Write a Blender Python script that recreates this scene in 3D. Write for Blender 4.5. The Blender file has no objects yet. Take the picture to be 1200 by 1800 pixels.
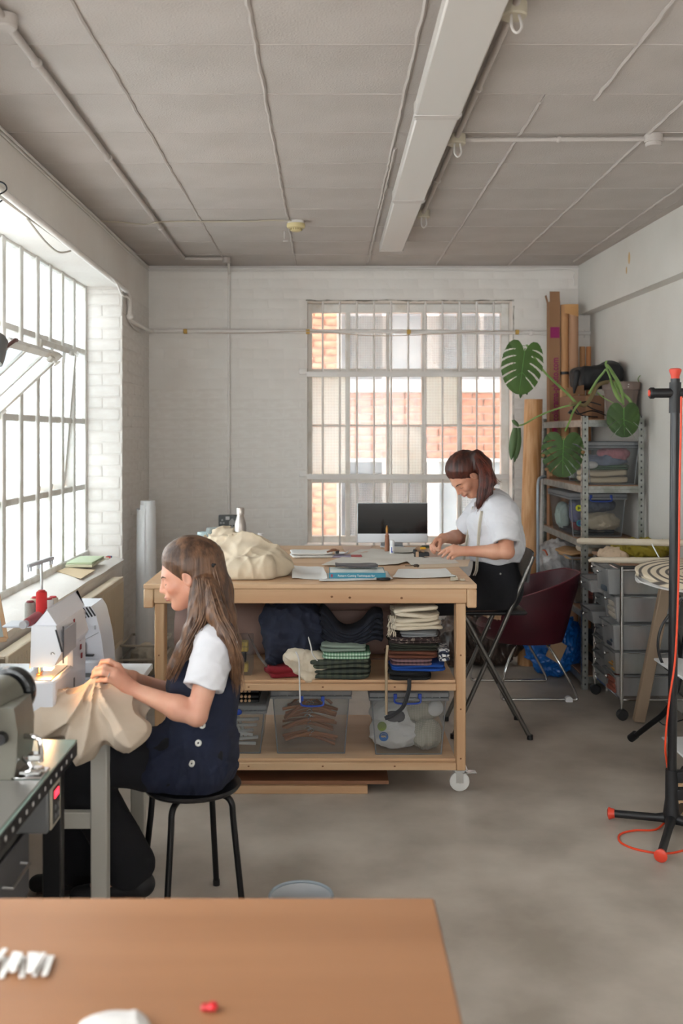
import bpy, math, random
import numpy as np
from mathutils import Vector, Matrix
random.seed(7)
C = bpy.context.scene.collection
PI = math.pi
# ------------------------------------------------------------------ camera, sky, light, exposure
F = 1750.0; CAMZ = 1.6; VX, VY = 575.0, 765.0        # focal length in px, eye height, vanishing point of the room's length
sc = bpy.context.scene
cd = bpy.data.cameras.new('camera'); cam = bpy.data.objects.new('camera', cd); C.objects.link(cam)
cam.location = (0, 0, CAMZ); cam.rotation_euler = (PI/2, 0, 0)
cd.sensor_width = 36; cd.sensor_fit = 'AUTO'; cd.lens = 36*F/1800
cd.shift_x = (600-VX)/1800; cd.shift_y = -(900-VY)/1800; cd.clip_start = .05
cd.dof.use_dof = True; cd.dof.focus_distance = 4.3; cd.dof.aperture_fstop = 2.8
sc.camera = cam
sc.view_settings.view_transform = 'Standard'; sc.view_settings.look = 'None'
sc.view_settings.gamma = 1; sc.view_settings.use_curve_mapping = False
sc.view_settings.exposure = 1.6
w = bpy.data.worlds.new('world'); sc.world = w; w.use_nodes = True
nt = w.node_tree; bg = nt.nodes['Background']
tc = nt.nodes.new('ShaderNodeTexCoord'); sx = nt.nodes.new('ShaderNodeSeparateXYZ')
rp = nt.nodes.new('ShaderNodeValToRGB')                 # overcast sky, a little brighter overhead
nt.links.new(tc.outputs['Generated'], sx.inputs[0]); nt.links.new(sx.outputs['Z'], rp.inputs[0]); nt.links.new(rp.outputs[0], bg.inputs[0])
rp.color_ramp.elements[0].color = (.97, .895, .86, 1); rp.color_ramp.elements[1].color = (1.12, 1.01, .95, 1)
SKY = 7.5
bg.inputs[1].default_value = SKY
def portal(loc, rot, sx_, sy_):                         # sampling aid for the sky through an opening, gives off no light itself
    l = bpy.data.lights.new('window_portal', 'AREA'); l.shape = 'RECTANGLE'; l.size = sx_; l.size_y = sy_; l.cycles.is_portal = True
    o = bpy.data.objects.new('window_portal', l); o.location = loc; o.rotation_euler = rot; C.objects.link(o)
portal((-1.78, 4.7, 1.69), (0, -PI/2, 0), 1.78, 3.6)
portal((-1.78, .5, 1.69), (0, -PI/2, 0), 1.78, 4.0)
portal((.62, 7.95, 1.69), (-PI/2, 0, 0), 1.5, 1.8)
portal((.4, -3.6, 1.7), (PI/2, 0, 0), 3.0, 1.9)

# ------------------------------------------------------------------ helpers
def P(x, y, Y): return Vector(((x-VX)*Y/F, Y, CAMZ-(y-VY)*Y/F))
def hx(s, a=1):
    s = s.lstrip('#'); r = []
    for i in (0, 2, 4):
        v = int(s[i:i+2], 16)/255; r.append(v/12.92 if v <= .04045 else ((v+.055)/1.055)**2.4)
    return (*r, a)
MATS = {}
def mt(name, col, rough=.6, metal=0, col2=None, vs=3, st=(1, 1, 1), bump=0, bs=60, sub=None, coat=0, lo=.35, hi=.65, detail=4, emis=0, alpha=1, bst=None):
    if name in MATS: return MATS[name]
    m = bpy.data.materials.new(name); m.use_nodes = True; MATS[name] = m
    n = m.node_tree.nodes; L = m.node_tree.links; b = n['Principled BSDF']
    c1 = hx(col); b.inputs['Base Color'].default_value = c1
    b.inputs['Roughness'].default_value = rough; b.inputs['Metallic'].default_value = metal
    b.inputs['Coat Weight'].default_value = coat
    if sub: b.inputs['Subsurface Weight'].default_value = sub; b.inputs['Subsurface Radius'].default_value = (.6, .25, .15); b.inputs['Subsurface Scale'].default_value = .01
    if emis: b.inputs['Emission Color'].default_value = c1; b.inputs['Emission Strength'].default_value = emis
    if alpha < 1: b.inputs['Alpha'].default_value = alpha
    t = n.new('ShaderNodeTexCoord')
    if col2:
        mp = n.new('ShaderNodeMapping'); mp.inputs['Scale'].default_value = st
        nz = n.new('ShaderNodeTexNoise'); nz.inputs['Scale'].default_value = vs; nz.inputs['Detail'].default_value = detail
        r = n.new('ShaderNodeValToRGB'); r.color_ramp.elements[0].position = lo; r.color_ramp.elements[1].position = hi
        r.color_ramp.elements[0].color = c1; r.color_ramp.elements[1].color = hx(col2)
        L.new(t.outputs['Object'], mp.inputs[0]); L.new(mp.outputs[0], nz.inputs[0]); L.new(nz.outputs['Fac'], r.inputs[0]); L.new(r.outputs[0], b.inputs['Base Color'])
    if bump:
        mp2 = n.new('ShaderNodeMapping'); mp2.inputs['Scale'].default_value = bst or st
        n2 = n.new('ShaderNodeTexNoise'); n2.inputs['Scale'].default_value = bs; n2.inputs['Detail'].default_value = 3
        bp = n.new('ShaderNodeBump'); bp.inputs['Strength'].default_value = bump; bp.inputs['Distance'].default_value = .004
        L.new(t.outputs['Object'], mp2.inputs[0]); L.new(mp2.outputs[0], n2.inputs[0]); L.new(n2.outputs['Fac'], bp.inputs['Height']); L.new(bp.outputs[0], b.inputs['Normal'])
    return m
def glassy(name, col, trans=.6, trl=None, rough=.15, grid=0, gl=.06, noise=0):
    """thin see-through sheet: transparent mixed with translucent haze and a glossy film"""
    if name in MATS: return MATS[name]
    m = bpy.data.materials.new(name); m.use_nodes = True; MATS[name] = m
    n = m.node_tree.nodes; L = m.node_tree.links; n.remove(n['Principled BSDF']); out = n['Material Output']
    a = n.new('ShaderNodeBsdfTransparent'); a.inputs[0].default_value = hx(col)
    d = n.new('ShaderNodeBsdfTranslucent'); d.inputs[0].default_value = hx(trl or col)
    d2 = n.new('ShaderNodeBsdfDiffuse'); d2.inputs[0].default_value = hx(trl or col)
    dm = n.new('ShaderNodeMixShader'); dm.inputs[0].default_value = .4; L.new(d.outputs[0], dm.inputs[1]); L.new(d2.outputs[0], dm.inputs[2])
    g = n.new('ShaderNodeBsdfGlossy'); g.inputs['Roughness'].default_value = rough
    m1 = n.new('ShaderNodeMixShader'); m1.inputs[0].default_value = 1-trans; L.new(a.outputs[0], m1.inputs[1]); L.new(dm.outputs[0], m1.inputs[2])
    m2 = n.new('ShaderNodeMixShader'); m2.inputs[0].default_value = gl; L.new(m1.outputs[0], m2.inputs[1]); L.new(g.outputs[0], m2.inputs[2]); L.new(m2.outputs[0], out.inputs[0])
    t = n.new('ShaderNodeTexCoord')
    if grid or noise:
        nz = n.new('ShaderNodeTexNoise'); nz.inputs['Scale'].default_value = noise or 4; nz.inputs['Detail'].default_value = 5
        mp = n.new('ShaderNodeMapping'); mp.inputs['Scale'].default_value = (1, 1, .35); L.new(t.outputs['Object'], mp.inputs[0]); L.new(mp.outputs[0], nz.inputs[0])
        mr = n.new('ShaderNodeMapRange'); mr.inputs[1].default_value = .35; mr.inputs[2].default_value = .7
        mr.inputs[3].default_value = max(0, 1-trans-.18); mr.inputs[4].default_value = min(1, 1-trans+.18); L.new(nz.outputs['Fac'], mr.inputs[0])
        res = mr.outputs[0]
        if grid:                                          # fine wire mesh cast into the glass
            s = n.new('ShaderNodeSeparateXYZ'); L.new(t.outputs['Object'], s.inputs[0])
            ad = n.new('ShaderNodeMath'); ad.operation = 'ADD'; L.new(s.outputs[0], ad.inputs[0]); L.new(s.outputs[1], ad.inputs[1])
            mx = None
            for o in (ad.outputs[0], s.outputs[2]):
                q = n.new('ShaderNodeMath'); q.operation = 'MULTIPLY'; q.inputs[1].default_value = grid; L.new(o, q.inputs[0])
                fr = n.new('ShaderNodeMath'); fr.operation = 'FRACT'; L.new(q.outputs[0], fr.inputs[0])
                lt = n.new('ShaderNodeMath'); lt.operation = 'LESS_THAN'; lt.inputs[1].default_value = .16; L.new(fr.outputs[0], lt.inputs[0])
                if mx is None: mx = lt.outputs[0]
                else:
                    k = n.new('ShaderNodeMath'); k.operation = 'MAXIMUM'; L.new(mx, k.inputs[0]); L.new(lt.outputs[0], k.inputs[1]); mx = k.outputs[0]
            h = n.new('ShaderNodeMath'); h.operation = 'MULTIPLY_ADD'; h.inputs[1].default_value = .22; L.new(mx, h.inputs[0]); L.new(res, h.inputs[2]); res = h.outputs[0]
        L.new(res, m1.inputs[0])
    return m
def pattern(name, base, cols, fr, soft=False, axes=(0, 2), rough=.9):
    """woven cloth: bands of colour along two axes of the object"""
    if name in MATS: return MATS[name]
    m = bpy.data.materials.new(name); m.use_nodes = True; MATS[name] = m
    n = m.node_tree.nodes; L = m.node_tree.links; b = n['Principled BSDF']; b.inputs['Roughness'].default_value = rough
    t = n.new('ShaderNodeTexCoord'); s = n.new('ShaderNodeSeparateXYZ'); L.new(t.outputs['Object'], s.inputs[0])
    cur = None
    for i, (ax, f) in enumerate(zip(axes, fr)):
        q = n.new('ShaderNodeMath'); q.operation = 'MULTIPLY'; q.inputs[1].default_value = f; L.new(s.outputs[ax], q.inputs[0])
        fc = n.new('ShaderNodeMath'); fc.operation = 'FRACT'; L.new(q.outputs[0], fc.inputs[0])
        lt = n.new('ShaderNodeMath'); lt.operation = 'LESS_THAN'; lt.inputs[1].default_value = .45; L.new(fc.outputs[0], lt.inputs[0])
        sc_ = n.new('ShaderNodeMath'); sc_.operation = 'MULTIPLY'; sc_.inputs[1].default_value = .6; L.new(lt.outputs[0], sc_.inputs[0])
        mx = n.new('ShaderNodeMix'); mx.data_type = 'RGBA'; L.new(sc_.outputs[0], mx.inputs[0])
        if cur is None: mx.inputs[6].default_value = hx(base)
        else: L.new(cur, mx.inputs[6])
        mx.inputs[7].default_value = hx(cols[i % len(cols)]); cur = mx.outputs[2]
    L.new(cur, b.inputs['Base Color']); return m

class MB:
    def __init__(s): s.v = []; s.f = []; s.m = []; s.mi = 0; s.T = None
    def add(s, V, Fc):
        o = len(s.v)
        s.v += [tuple(s.T @ Vector(p)) if s.T is not None else tuple(p) for p in V]
        s.f += [tuple(i+o for i in f) for f in Fc]; s.m += [s.mi]*len(Fc); return s
    def box(s, a, b, ch=0.0):
        x0, y0, z0 = [min(p, q) for p, q in zip(a, b)]; x1, y1, z1 = [max(p, q) for p, q in zip(a, b)]
        if ch <= 0:
            V = [(x, y, z) for z in (z0, z1) for y in (y0, y1) for x in (x0, x1)]
            return s.add(V, [(0, 2, 3, 1), (4, 5, 7, 6), (0, 1, 5, 4), (2, 6, 7, 3), (0, 4, 6, 2), (1, 3, 7, 5)])
        c = [(x0+x1)/2, (y0+y1)/2, (z0+z1)/2]; h = [(x1-x0)/2, (y1-y0)/2, (z1-z0)/2]; ch = min(ch, min(h)*.95)
        V = []; ix = {}
        for sx_ in (-1, 1):
            for sy_ in (-1, 1):
                for sz_ in (-1, 1):
                    sg = (sx_, sy_, sz_)
                    for k in range(3):
                        ix[sg, k] = len(V); V.append(tuple(c[i]+sg[i]*(h[i]-(0 if i == k else ch)) for i in range(3)))
        Fc = []
        for k in range(3):
            i, j = [(1, 2), (2, 0), (0, 1)][k]
            for sg in (-1, 1):
                q = []
                for a_, b_ in ((-1, -1), (1, -1), (1, 1), (-1, 1)):
                    t = [0, 0, 0]; t[k] = sg; t[i] = a_; t[j] = b_; q.append(ix[tuple(t), k])
                Fc.append(tuple(q) if sg > 0 else tuple(q[::-1]))
        for k in range(3):                                 # edges running along axis k
            i, j = [(1, 2), (2, 0), (0, 1)][k]
            for a_ in (-1, 1):
                for b_ in (-1, 1):
                    t0 = [0]*3; t0[k] = -1; t0[i] = a_; t0[j] = b_; t1 = list(t0); t1[k] = 1; t0 = tuple(t0); t1 = tuple(t1)
                    q = (ix[t0, i], ix[t1, i], ix[t1, j], ix[t0, j]); Fc.append(q if a_*b_ < 0 else q[::-1])
        for sg in [(a_, b_, c_) for a_ in (-1, 1) for b_ in (-1, 1) for c_ in (-1, 1)]:
            q = (ix[sg, 0], ix[sg, 1], ix[sg, 2]); Fc.append(q if sg[0]*sg[1]*sg[2] > 0 else q[::-1])
        return s.add(V, Fc)
    def beam(s, p, q, w, h, up=(0, 0, 1), ch=.002):        # box of section w x h running from p to q
        p = Vector(p); q = Vector(q); d = q-p; L_ = d.length; z = d/L_; u = Vector(up); x = u.cross(z)
        if x.length < 1e-4: x = Vector((1, 0, 0)).cross(z)
        x.normalize(); y = z.cross(x); T0 = s.T
        Mx = Matrix(((x.x, y.x, z.x, p.x), (x.y, y.y, z.y, p.y), (x.z, y.z, z.z, p.z), (0, 0, 0, 1)))
        s.T = (T0 @ Mx) if T0 is not None else Mx
        s.box((-w/2, -h/2, 0), (w/2, h/2, L_), ch); s.T = T0; return s
    def tube(s, pts, r, n=8, cap=True, flat=1.0):
        pts = [Vector(p) for p in pts]; k = len(pts)
        R = r if isinstance(r, (list, tuple)) else [r]*k
        V = []; nrm = None
        for i, p in enumerate(pts):
            d = (pts[min(i+1, k-1)]-pts[max(i-1, 0)]).normalized()
            if nrm is None:
                nrm = d.orthogonal().normalized()
                if abs(d.z) < .9: nrm = (Vector((0, 0, 1))-d*d.z).normalized()
            else:
                nrm = nrm-d*nrm.dot(d)
                nrm = nrm.normalized() if nrm.length > 1e-6 else d.orthogonal().normalized()
            bn = d.cross(nrm)
            for j in range(n):
                a = 2*PI*j/n; V.append(p+(nrm*math.cos(a)*flat+bn*math.sin(a))*R[i])
        Fc = [(i*n+j, i*n+(j+1) % n, (i+1)*n+(j+1) % n, (i+1)*n+j) for i in range(k-1) for j in range(n)]
        if cap: Fc += [tuple(range(n))[::-1], tuple((k-1)*n+j for j in range(n))]
        return s.add(V, Fc)
    def cyl(s, p, q, r, r2=None, n=16): return s.tube([p, q], [r, r if r2 is None else r2], n)
    def lathe(s, prof, n=24, c=(0, 0, 0), sx=1, sy=1):
        V = []; 
        for r, z in prof:
            for j in range(n):
                a = 2*PI*j/n; V.append((c[0]+r*math.cos(a)*sx, c[1]+r*math.sin(a)*sy, c[2]+z))
        k = len(prof)
        Fc = [(i*n+j, i*n+(j+1) % n, (i+1)*n+(j+1) % n, (i+1)*n+j) for i in range(k-1) for j in range(n)]
        if prof[0][0] > 1e-5: Fc.append(tuple(range(n))[::-1])
        if prof[-1][0] > 1e-5: Fc.append(tuple((k-1)*n+j for j in range(n)))
        return s.add(V, Fc)
    def ell(s, c, r, n=14, m=9):
        if not isinstance(r, (tuple, list)): r = (r, r, r)
        V = []; 
        for i in range(m+1):
            t = PI*i/m
            for j in range(n):
                a = 2*PI*j/n; V.append((c[0]+r[0]*math.sin(t)*math.cos(a), c[1]+r[1]*math.sin(t)*math.sin(a), c[2]-r[2]*math.cos(t)))
        return s.add(V, [(i*n+j, i*n+(j+1) % n, (i+1)*n+(j+1) % n, (i+1)*n+j) for i in range(m) for j in range(n)])
    def prism(s, poly, z0, z1):                            # outline in XY extruded along Z
        n = len(poly); V = [(x, y, z0) for x, y in poly]+[(x, y, z1) for x, y in poly]
        return s.add(V, [tuple(range(n))[::-1], tuple(range(n, 2*n))]+[(i, (i+1) % n, n+(i+1) % n, n+i) for i in range(n)])
    def grid(s, fn, nu, nv, th=0, closeu=False):           # fn(u,v)->point; th>0 gives a solid sheet
        G = [[Vector(fn(i/nu, j/nv)) for j in range(nv+1)] for i in range(nu+1)]
        V = [p for r in G for p in r]; w_ = nv+1
        Fc = [(i*w_+j, (i+1)*w_+j, (i+1)*w_+j+1, i*w_+j+1) for i in range(nu) for j in range(nv)]
        if th > 0:
            N = []
            for i in range(nu+1):
                for j in range(nv+1):
                    a = G[min(i+1, nu)][j]-G[max(i-1, 0)][j]; b = G[i][min(j+1, nv)]-G[i][max(j-1, 0)]
                    c_ = a.cross(b); N.append(c_.normalized() if c_.length > 1e-9 else Vector((0, 0, 1)))
            o = len(V); V2 = [p-q*th for p, q in zip(V, N)]; V = V+V2
            Fc += [tuple(o+i for i in f[::-1]) for f in Fc]
            for i in range(nu): Fc += [(i*w_, o+i*w_, o+(i+1)*w_, (i+1)*w_), (i*w_+nv, (i+1)*w_+nv, o+(i+1)*w_+nv, o+i*w_+nv)]
            for j in range(nv): Fc += [(j, j+1, o+j+1, o+j), (nu*w_+j, o+nu*w_+j, o+nu*w_+j+1, nu*w_+j+1)]
        return s.add(V, Fc)
    def mesh(s, name, mats, smooth=True, fix=True):
        me = bpy.data.meshes.new(name); me.from_pydata(s.v, [], s.f)
        for m in (mats if isinstance(mats, (list, tuple)) else [mats]): me.materials.append(m)
        if max(s.m, default=0) > 0: me.polygons.foreach_set('material_index', s.m)
        if fix:
            import bmesh
            bm = bmesh.new(); bm.from_mesh(me); bmesh.ops.remove_doubles(bm, verts=bm.verts, dist=1e-6); bmesh.ops.recalc_face_normals(bm, faces=bm.faces); bm.to_mesh(me); bm.free()
        if smooth:
            me.polygons.foreach_set('use_smooth', [True]*len(me.polygons)); me.set_sharp_from_angle(angle=math.radians(38))
        me.update(); return me
def ob(name, mb, mats, parent=None, loc=None, rz=0, smooth=True, kind=None):
    me = mb.mesh(name, mats, smooth) if isinstance(mb, MB) else mb
    o = bpy.data.objects.new(name, me); C.objects.link(o)
    if loc is not None: o.location = loc
    if rz: o.rotation_euler = (0, 0, rz)
    if parent: o.parent = parent
    if kind: o['kind'] = kind
    return o
def tag(o, label=None, cat=None, group=None, kind=None):
    if label: o['label'] = label
    if cat: o['category'] = cat
    if group: o['group'] = group
    if kind: o['kind'] = kind
    return o
def thing(name, label, cat, loc=(0, 0, 0), rz=0, group=None):
    o = bpy.data.objects.new(name, None); C.objects.link(o); o.location = loc; o.rotation_euler = (0, 0, rz); o.empty_display_size = .1
    return tag(o, label, cat, group)
def one(name, label, cat, mb, mats, loc=(0, 0, 0), rz=0, group=None, smooth=True, kind=None):
    return tag(ob(name, mb, mats, None, loc, rz, smooth), label, cat, group, kind)
def copytree(o, parent=None):
    c = o.copy(); C.objects.link(c)
    if parent is not None: c.parent = parent
    for ch in list(o.children): copytree(ch, c)
    return c
def spl(pts, n=6):                                         # Catmull-Rom through pts
    pts = [Vector(p) for p in pts]; out = []
    for i in range(len(pts)-1):
        a = pts[max(i-1, 0)]; b = pts[i]; c = pts[i+1]; d = pts[min(i+2, len(pts)-1)]
        for k in range(n):
            t = k/n; out.append(.5*((2*b)+(c-a)*t+(2*a-5*b+4*c-d)*t*t+(3*b-a-3*c+d)*t**3))
    out.append(pts[-1]); return out
def V3(*a): return np.array(a, float)
# ---- implicit surfaces (for bodies, cloth heaps, soft things)
def smin(a, b, k):
    if k <= 0: return np.minimum(a, b)
    h = np.maximum(k-np.abs(a-b), 0)/k; return np.minimum(a, b)-h*h*k*.25
def smax(a, b, k): return -smin(-a, -b, k)
def cap(Q, a, b, ra, rb=None, sq=None):
    rb = ra if rb is None else rb; a = np.array(a, float); b = np.array(b, float); ab = b-a; q = Q-a
    t = np.clip(q@ab/max(ab@ab, 1e-12), 0, 1); e = q-t[:, None]*ab
    if sq is not None:                                     # squash distance along a unit direction
        u = np.array(sq[0], float); u /= np.linalg.norm(u); e = e+np.outer(e@u, u)*(1/sq[1]-1)
        return (np.linalg.norm(e, axis=1)-(ra+t*(rb-ra)))*min(1, sq[1]+.2)
    return np.linalg.norm(e, axis=1)-(ra+t*(rb-ra))
def els(Q, c, r, R=None):
    q = Q-np.array(c, float)
    if R is not None: q = q@np.array(R)
    r = np.array(r, float); k0 = np.linalg.norm(q/r, axis=1); k1 = np.linalg.norm(q/(r*r), axis=1)
    return k0*(k0-1)/np.maximum(k1, 1e-9)
def rbox(Q, c, h, r, R=None):
    q = Q-np.array(c, float)
    if R is not None: q = q@np.array(R)
    d = np.abs(q)-(np.array(h, float)-r)
    return np.linalg.norm(np.maximum(d, 0), axis=1)+np.minimum(d.max(1), 0)-r
def sn(Q, f, seed=0):                                      # smooth pseudo noise in -1..1
    rs = np.random.RandomState(seed); o = 0
    for i in range(4):
        d = rs.normal(size=3); d /= np.linalg.norm(d); o = o+np.sin((Q@d)*f*(.7+.5*i)+rs.rand()*6.28)/(1+.35*i)
    return o/2.6
def ridge(Q, f, seed=0, warp=.6):
    w_ = sn(Q, f*.6, seed+9)*warp; rs = np.random.RandomState(seed); d = rs.normal(size=3); d /= np.linalg.norm(d)
    return 1-2*np.abs(np.sin((Q@d)*f+w_*3))**.7
def creases(Q, f, seed=0, p=3, st=2.2):                    # sharp-crested folds wandering over a surface, 0..1
    rs = np.random.RandomState(seed); o = 0
    for i in range(3):
        R = np.array(Matrix.Rotation(rs.rand()*6.28, 3, rs.normal(size=3).tolist()))
        q = Q@R; q = q*np.array([1, 1/st, 1/st]); q = q+.035*np.stack([sn(Q, 14, seed+7+i), sn(Q, 14, seed+17+i), 0*q[:, 0]], 1)
        n = np.abs(sn(q, f*(1+.45*i), seed+31*i)); o = o+(1-np.clip(n*1.5, 0, 1))**p/(1+.6*i)
    return o/1.7
def rays(Q, c, n, amp, seed=0):                            # gathers running out from a pinched point
    d = Q-np.array(c); r = np.linalg.norm(d, axis=1)+1e-6; w_ = sn(Q, 9, seed)*.9
    a = np.arctan2(d[:, 2], d[:, 0]); b = np.arctan2(d[:, 1], np.abs(d[:, 2])+.05)
    k = (1-np.abs(np.sin(a*n+b*n*.55+w_)))**1.5*.7+(1-np.abs(np.sin(a*n*.6-b*n*1.1+w_*1.3+1)))**1.8*.5
    return amp*k*np.clip(r/.12, .15, 1)
def rotm(rx=0, ry=0, rz=0):
    return np.array((Matrix.Rotation(rz, 3, 'Z') @ Matrix.Rotation(ry, 3, 'Y') @ Matrix.Rotation(rx, 3, 'X')))
def sdf_mesh(name, fn, lo, hi, h, mats, smooth_it=1):
    lo = np.array(lo, float); hi = np.array(hi, float); nc = np.ceil((hi-lo)/(4*h)).astype(int)+1
    ax = [lo[i]+4*h*(np.arange(nc[i])+.375) for i in range(3)]
    G = np.stack(np.meshgrid(*ax, indexing='ij'), -1).reshape(-1, 3)
    dc = fn(G).reshape(nc).astype(np.float32)
    D = dc.repeat(4, 0).repeat(4, 1).repeat(4, 2)
    idx = np.argwhere(np.abs(D) < 4*h*1.5)
    Q = lo+idx*h
    vals = np.empty(len(Q), np.float32)
    for i in range(0, len(Q), 400000): vals[i:i+400000] = fn(Q[i:i+400000])
    D[idx[:, 0], idx[:, 1], idx[:, 2]] = vals
    D[0] = D[-1] = 1; D[:, 0] = D[:, -1] = 1; D[:, :, 0] = D[:, :, -1] = 1
    S = D < 0
    cnt = sum(S[a:S.shape[0]-1+a, b:S.shape[1]-1+b, c:S.shape[2]-1+c].astype(np.int8) for a in (0, 1) for b in (0, 1) for c in (0, 1))
    cell = np.argwhere((cnt > 0) & (cnt < 8)); n = len(cell)
    ids = np.full(cnt.shape, -1, np.int32); ids[cell[:, 0], cell[:, 1], cell[:, 2]] = np.arange(n)
    acc = np.zeros((n, 3)); num = np.zeros(n); cs = [(a, b, c) for a in (0, 1) for b in (0, 1) for c in (0, 1)]
    val = {c: D[cell[:, 0]+c[0], cell[:, 1]+c[1], cell[:, 2]+c[2]] for c in cs}
    for c in cs:
        for k in range(3):
            if c[k] == 0:
                e = list(c); e[k] = 1; e = tuple(e); a, b = val[c], val[e]; mk = (a < 0) != (b < 0)
                t = np.where(mk, a/np.where(mk, a-b, 1), 0); p = np.tile(np.array(c, float), (n, 1)); p[:, k] += t
                acc[mk] += p[mk]; num[mk] += 1
    V = lo+(cell+acc/num[:, None])*h; faces = []
    for k in range(3):
        sl0 = [slice(None)]*3; sl1 = [slice(None)]*3; sl0[k] = slice(0, -1); sl1[k] = slice(1, None)
        ch = np.argwhere(S[tuple(sl0)] != S[tuple(sl1)]); s0 = S[ch[:, 0], ch[:, 1], ch[:, 2]]
        i, j = [(1, 2), (2, 0), (0, 1)][k]; q = []
        for a, b in ((0, 0), (-1, 0), (-1, -1), (0, -1)):
            c = ch.copy(); c[:, i] += a; c[:, j] += b; q.append(ids[c[:, 0], c[:, 1], c[:, 2]])
        q = np.stack(q, 1); q[~s0] = q[~s0][:, ::-1]; faces.append(q)
    Fq = np.concatenate(faces); Fq = Fq[(Fq >= 0).all(1)]
    for _ in range(smooth_it):                             # light relaxation
        A = np.zeros_like(V); K = np.zeros(len(V))
        for a in range(4):
            b = (a+1) % 4; np.add.at(A, Fq[:, a], V[Fq[:, b]]); np.add.at(K, Fq[:, a], 1); np.add.at(A, Fq[:, b], V[Fq[:, a]]); np.add.at(K, Fq[:, b], 1)
        V = V*.4+.6*A/np.maximum(K, 1)[:, None]
    me = bpy.data.meshes.new(name); me.vertices.add(len(V)); me.vertices.foreach_set('co', V.astype(np.float32).ravel())
    me.loops.add(Fq.size); me.loops.foreach_set('vertex_index', Fq.astype(np.int32).ravel())
    me.polygons.add(len(Fq)); me.polygons.foreach_set('loop_start', np.arange(0, Fq.size, 4, dtype=np.int32)); me.polygons.foreach_set('loop_total', np.full(len(Fq), 4, np.int32))
    me.polygons.foreach_set('use_smooth', np.ones(len(Fq), bool)); me.update(calc_edges=True)
    for m in (mats if isinstance(mats, (list, tuple)) else [mats]): me.materials.append(m)
    return me
def march(fn, x, y, y0, y1):                               # first hit of the line of sight through pixel (x,y) with an implicit surface
    Ys = np.arange(y0, y1, .003); Q = np.stack([(x-VX)*Ys/F, Ys, CAMZ-(y-VY)*Ys/F], 1); d = fn(Q); k = np.argmax(d < 0)
    p = Q[k]; e = .003; g = np.array([fn((p+np.eye(3)[i]*e)[None])[0]-fn((p-np.eye(3)[i]*e)[None])[0] for i in range(3)])
    return Vector(p), Vector(g).normalized()
# ------------------------------------------------------------------ setting
YB, XL, ZC, XR0, XR1 = 7.47, -1.34, 2.87, 1.97, 2.42       # back wall, left wall, ceiling, right wall far and near end
paint = mt('white_paint', 'e9e4df', .6, col2='e0dad4', vs=3, bump=.5, bs=28)
paintw = mt('white_wall_paint', 'e9e4de', .65, col2='e1dad3', vs=2, bump=.35, bs=45)
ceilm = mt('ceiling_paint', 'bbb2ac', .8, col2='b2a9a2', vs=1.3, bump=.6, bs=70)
frame_m = mt('window_paint', 'e4e2dd', .5, col2='cfc9bd', vs=9, bump=.5, bs=60, lo=.5, hi=.75)
conc = mt('concrete_floor', '9a9085', .42, col2='c2b8ad', vs=2.4, bump=.12, bs=14, detail=10, lo=.33, hi=.68)
def concrete():
    n = conc.node_tree.nodes; L = conc.node_tree.links; b = n['Principled BSDF']; t = n.new('ShaderNodeTexCoord')
    z = n.new('ShaderNodeTexNoise'); z.inputs['Scale'].default_value = 7; z.inputs['Detail'].default_value = 8; L.new(t.outputs['Object'], z.inputs[0])
    r = n.new('ShaderNodeMapRange'); r.inputs[3].default_value = .28; r.inputs[4].default_value = .62; L.new(z.outputs['Fac'], r.inputs[0]); L.new(r.outputs[0], b.inputs['Roughness'])
concrete()
ob('floor', MB().box((-1.9, -3.6, -.2), (2.7, 7.9, 0)), conc, kind='structure')
def unit_brick(mat, name='brick', ch=.16):
    mb = MB(); V = []; c = .5
    # front face (+Y of the brick) smaller than its footprint: rounded arris, 10 faces
    V = [(-c, 0, -c), (c, 0, -c), (c, 0, c), (-c, 0, c), (-c, .6, -c), (c, .6, -c), (c, .6, c), (-c, .6, c)]
    i = .5-ch*.25; j = .5-ch*.6; V += [(-i, 1, -j), (i, 1, -j), (i, 1, j), (-i, 1, j)]
    mb.add(V, [(0, 1, 5, 4), (1, 2, 6, 5), (2, 3, 7, 6), (3, 0, 4, 7), (4, 5, 9, 8), (5, 6, 10, 9), (6, 7, 11, 10), (7, 4, 8, 11), (8, 9, 10, 11)])
    me = mb.mesh(name, mat, smooth=False, fix=False); me.polygons.foreach_set('use_smooth', [True]*len(me.polygons)); return me
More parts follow.
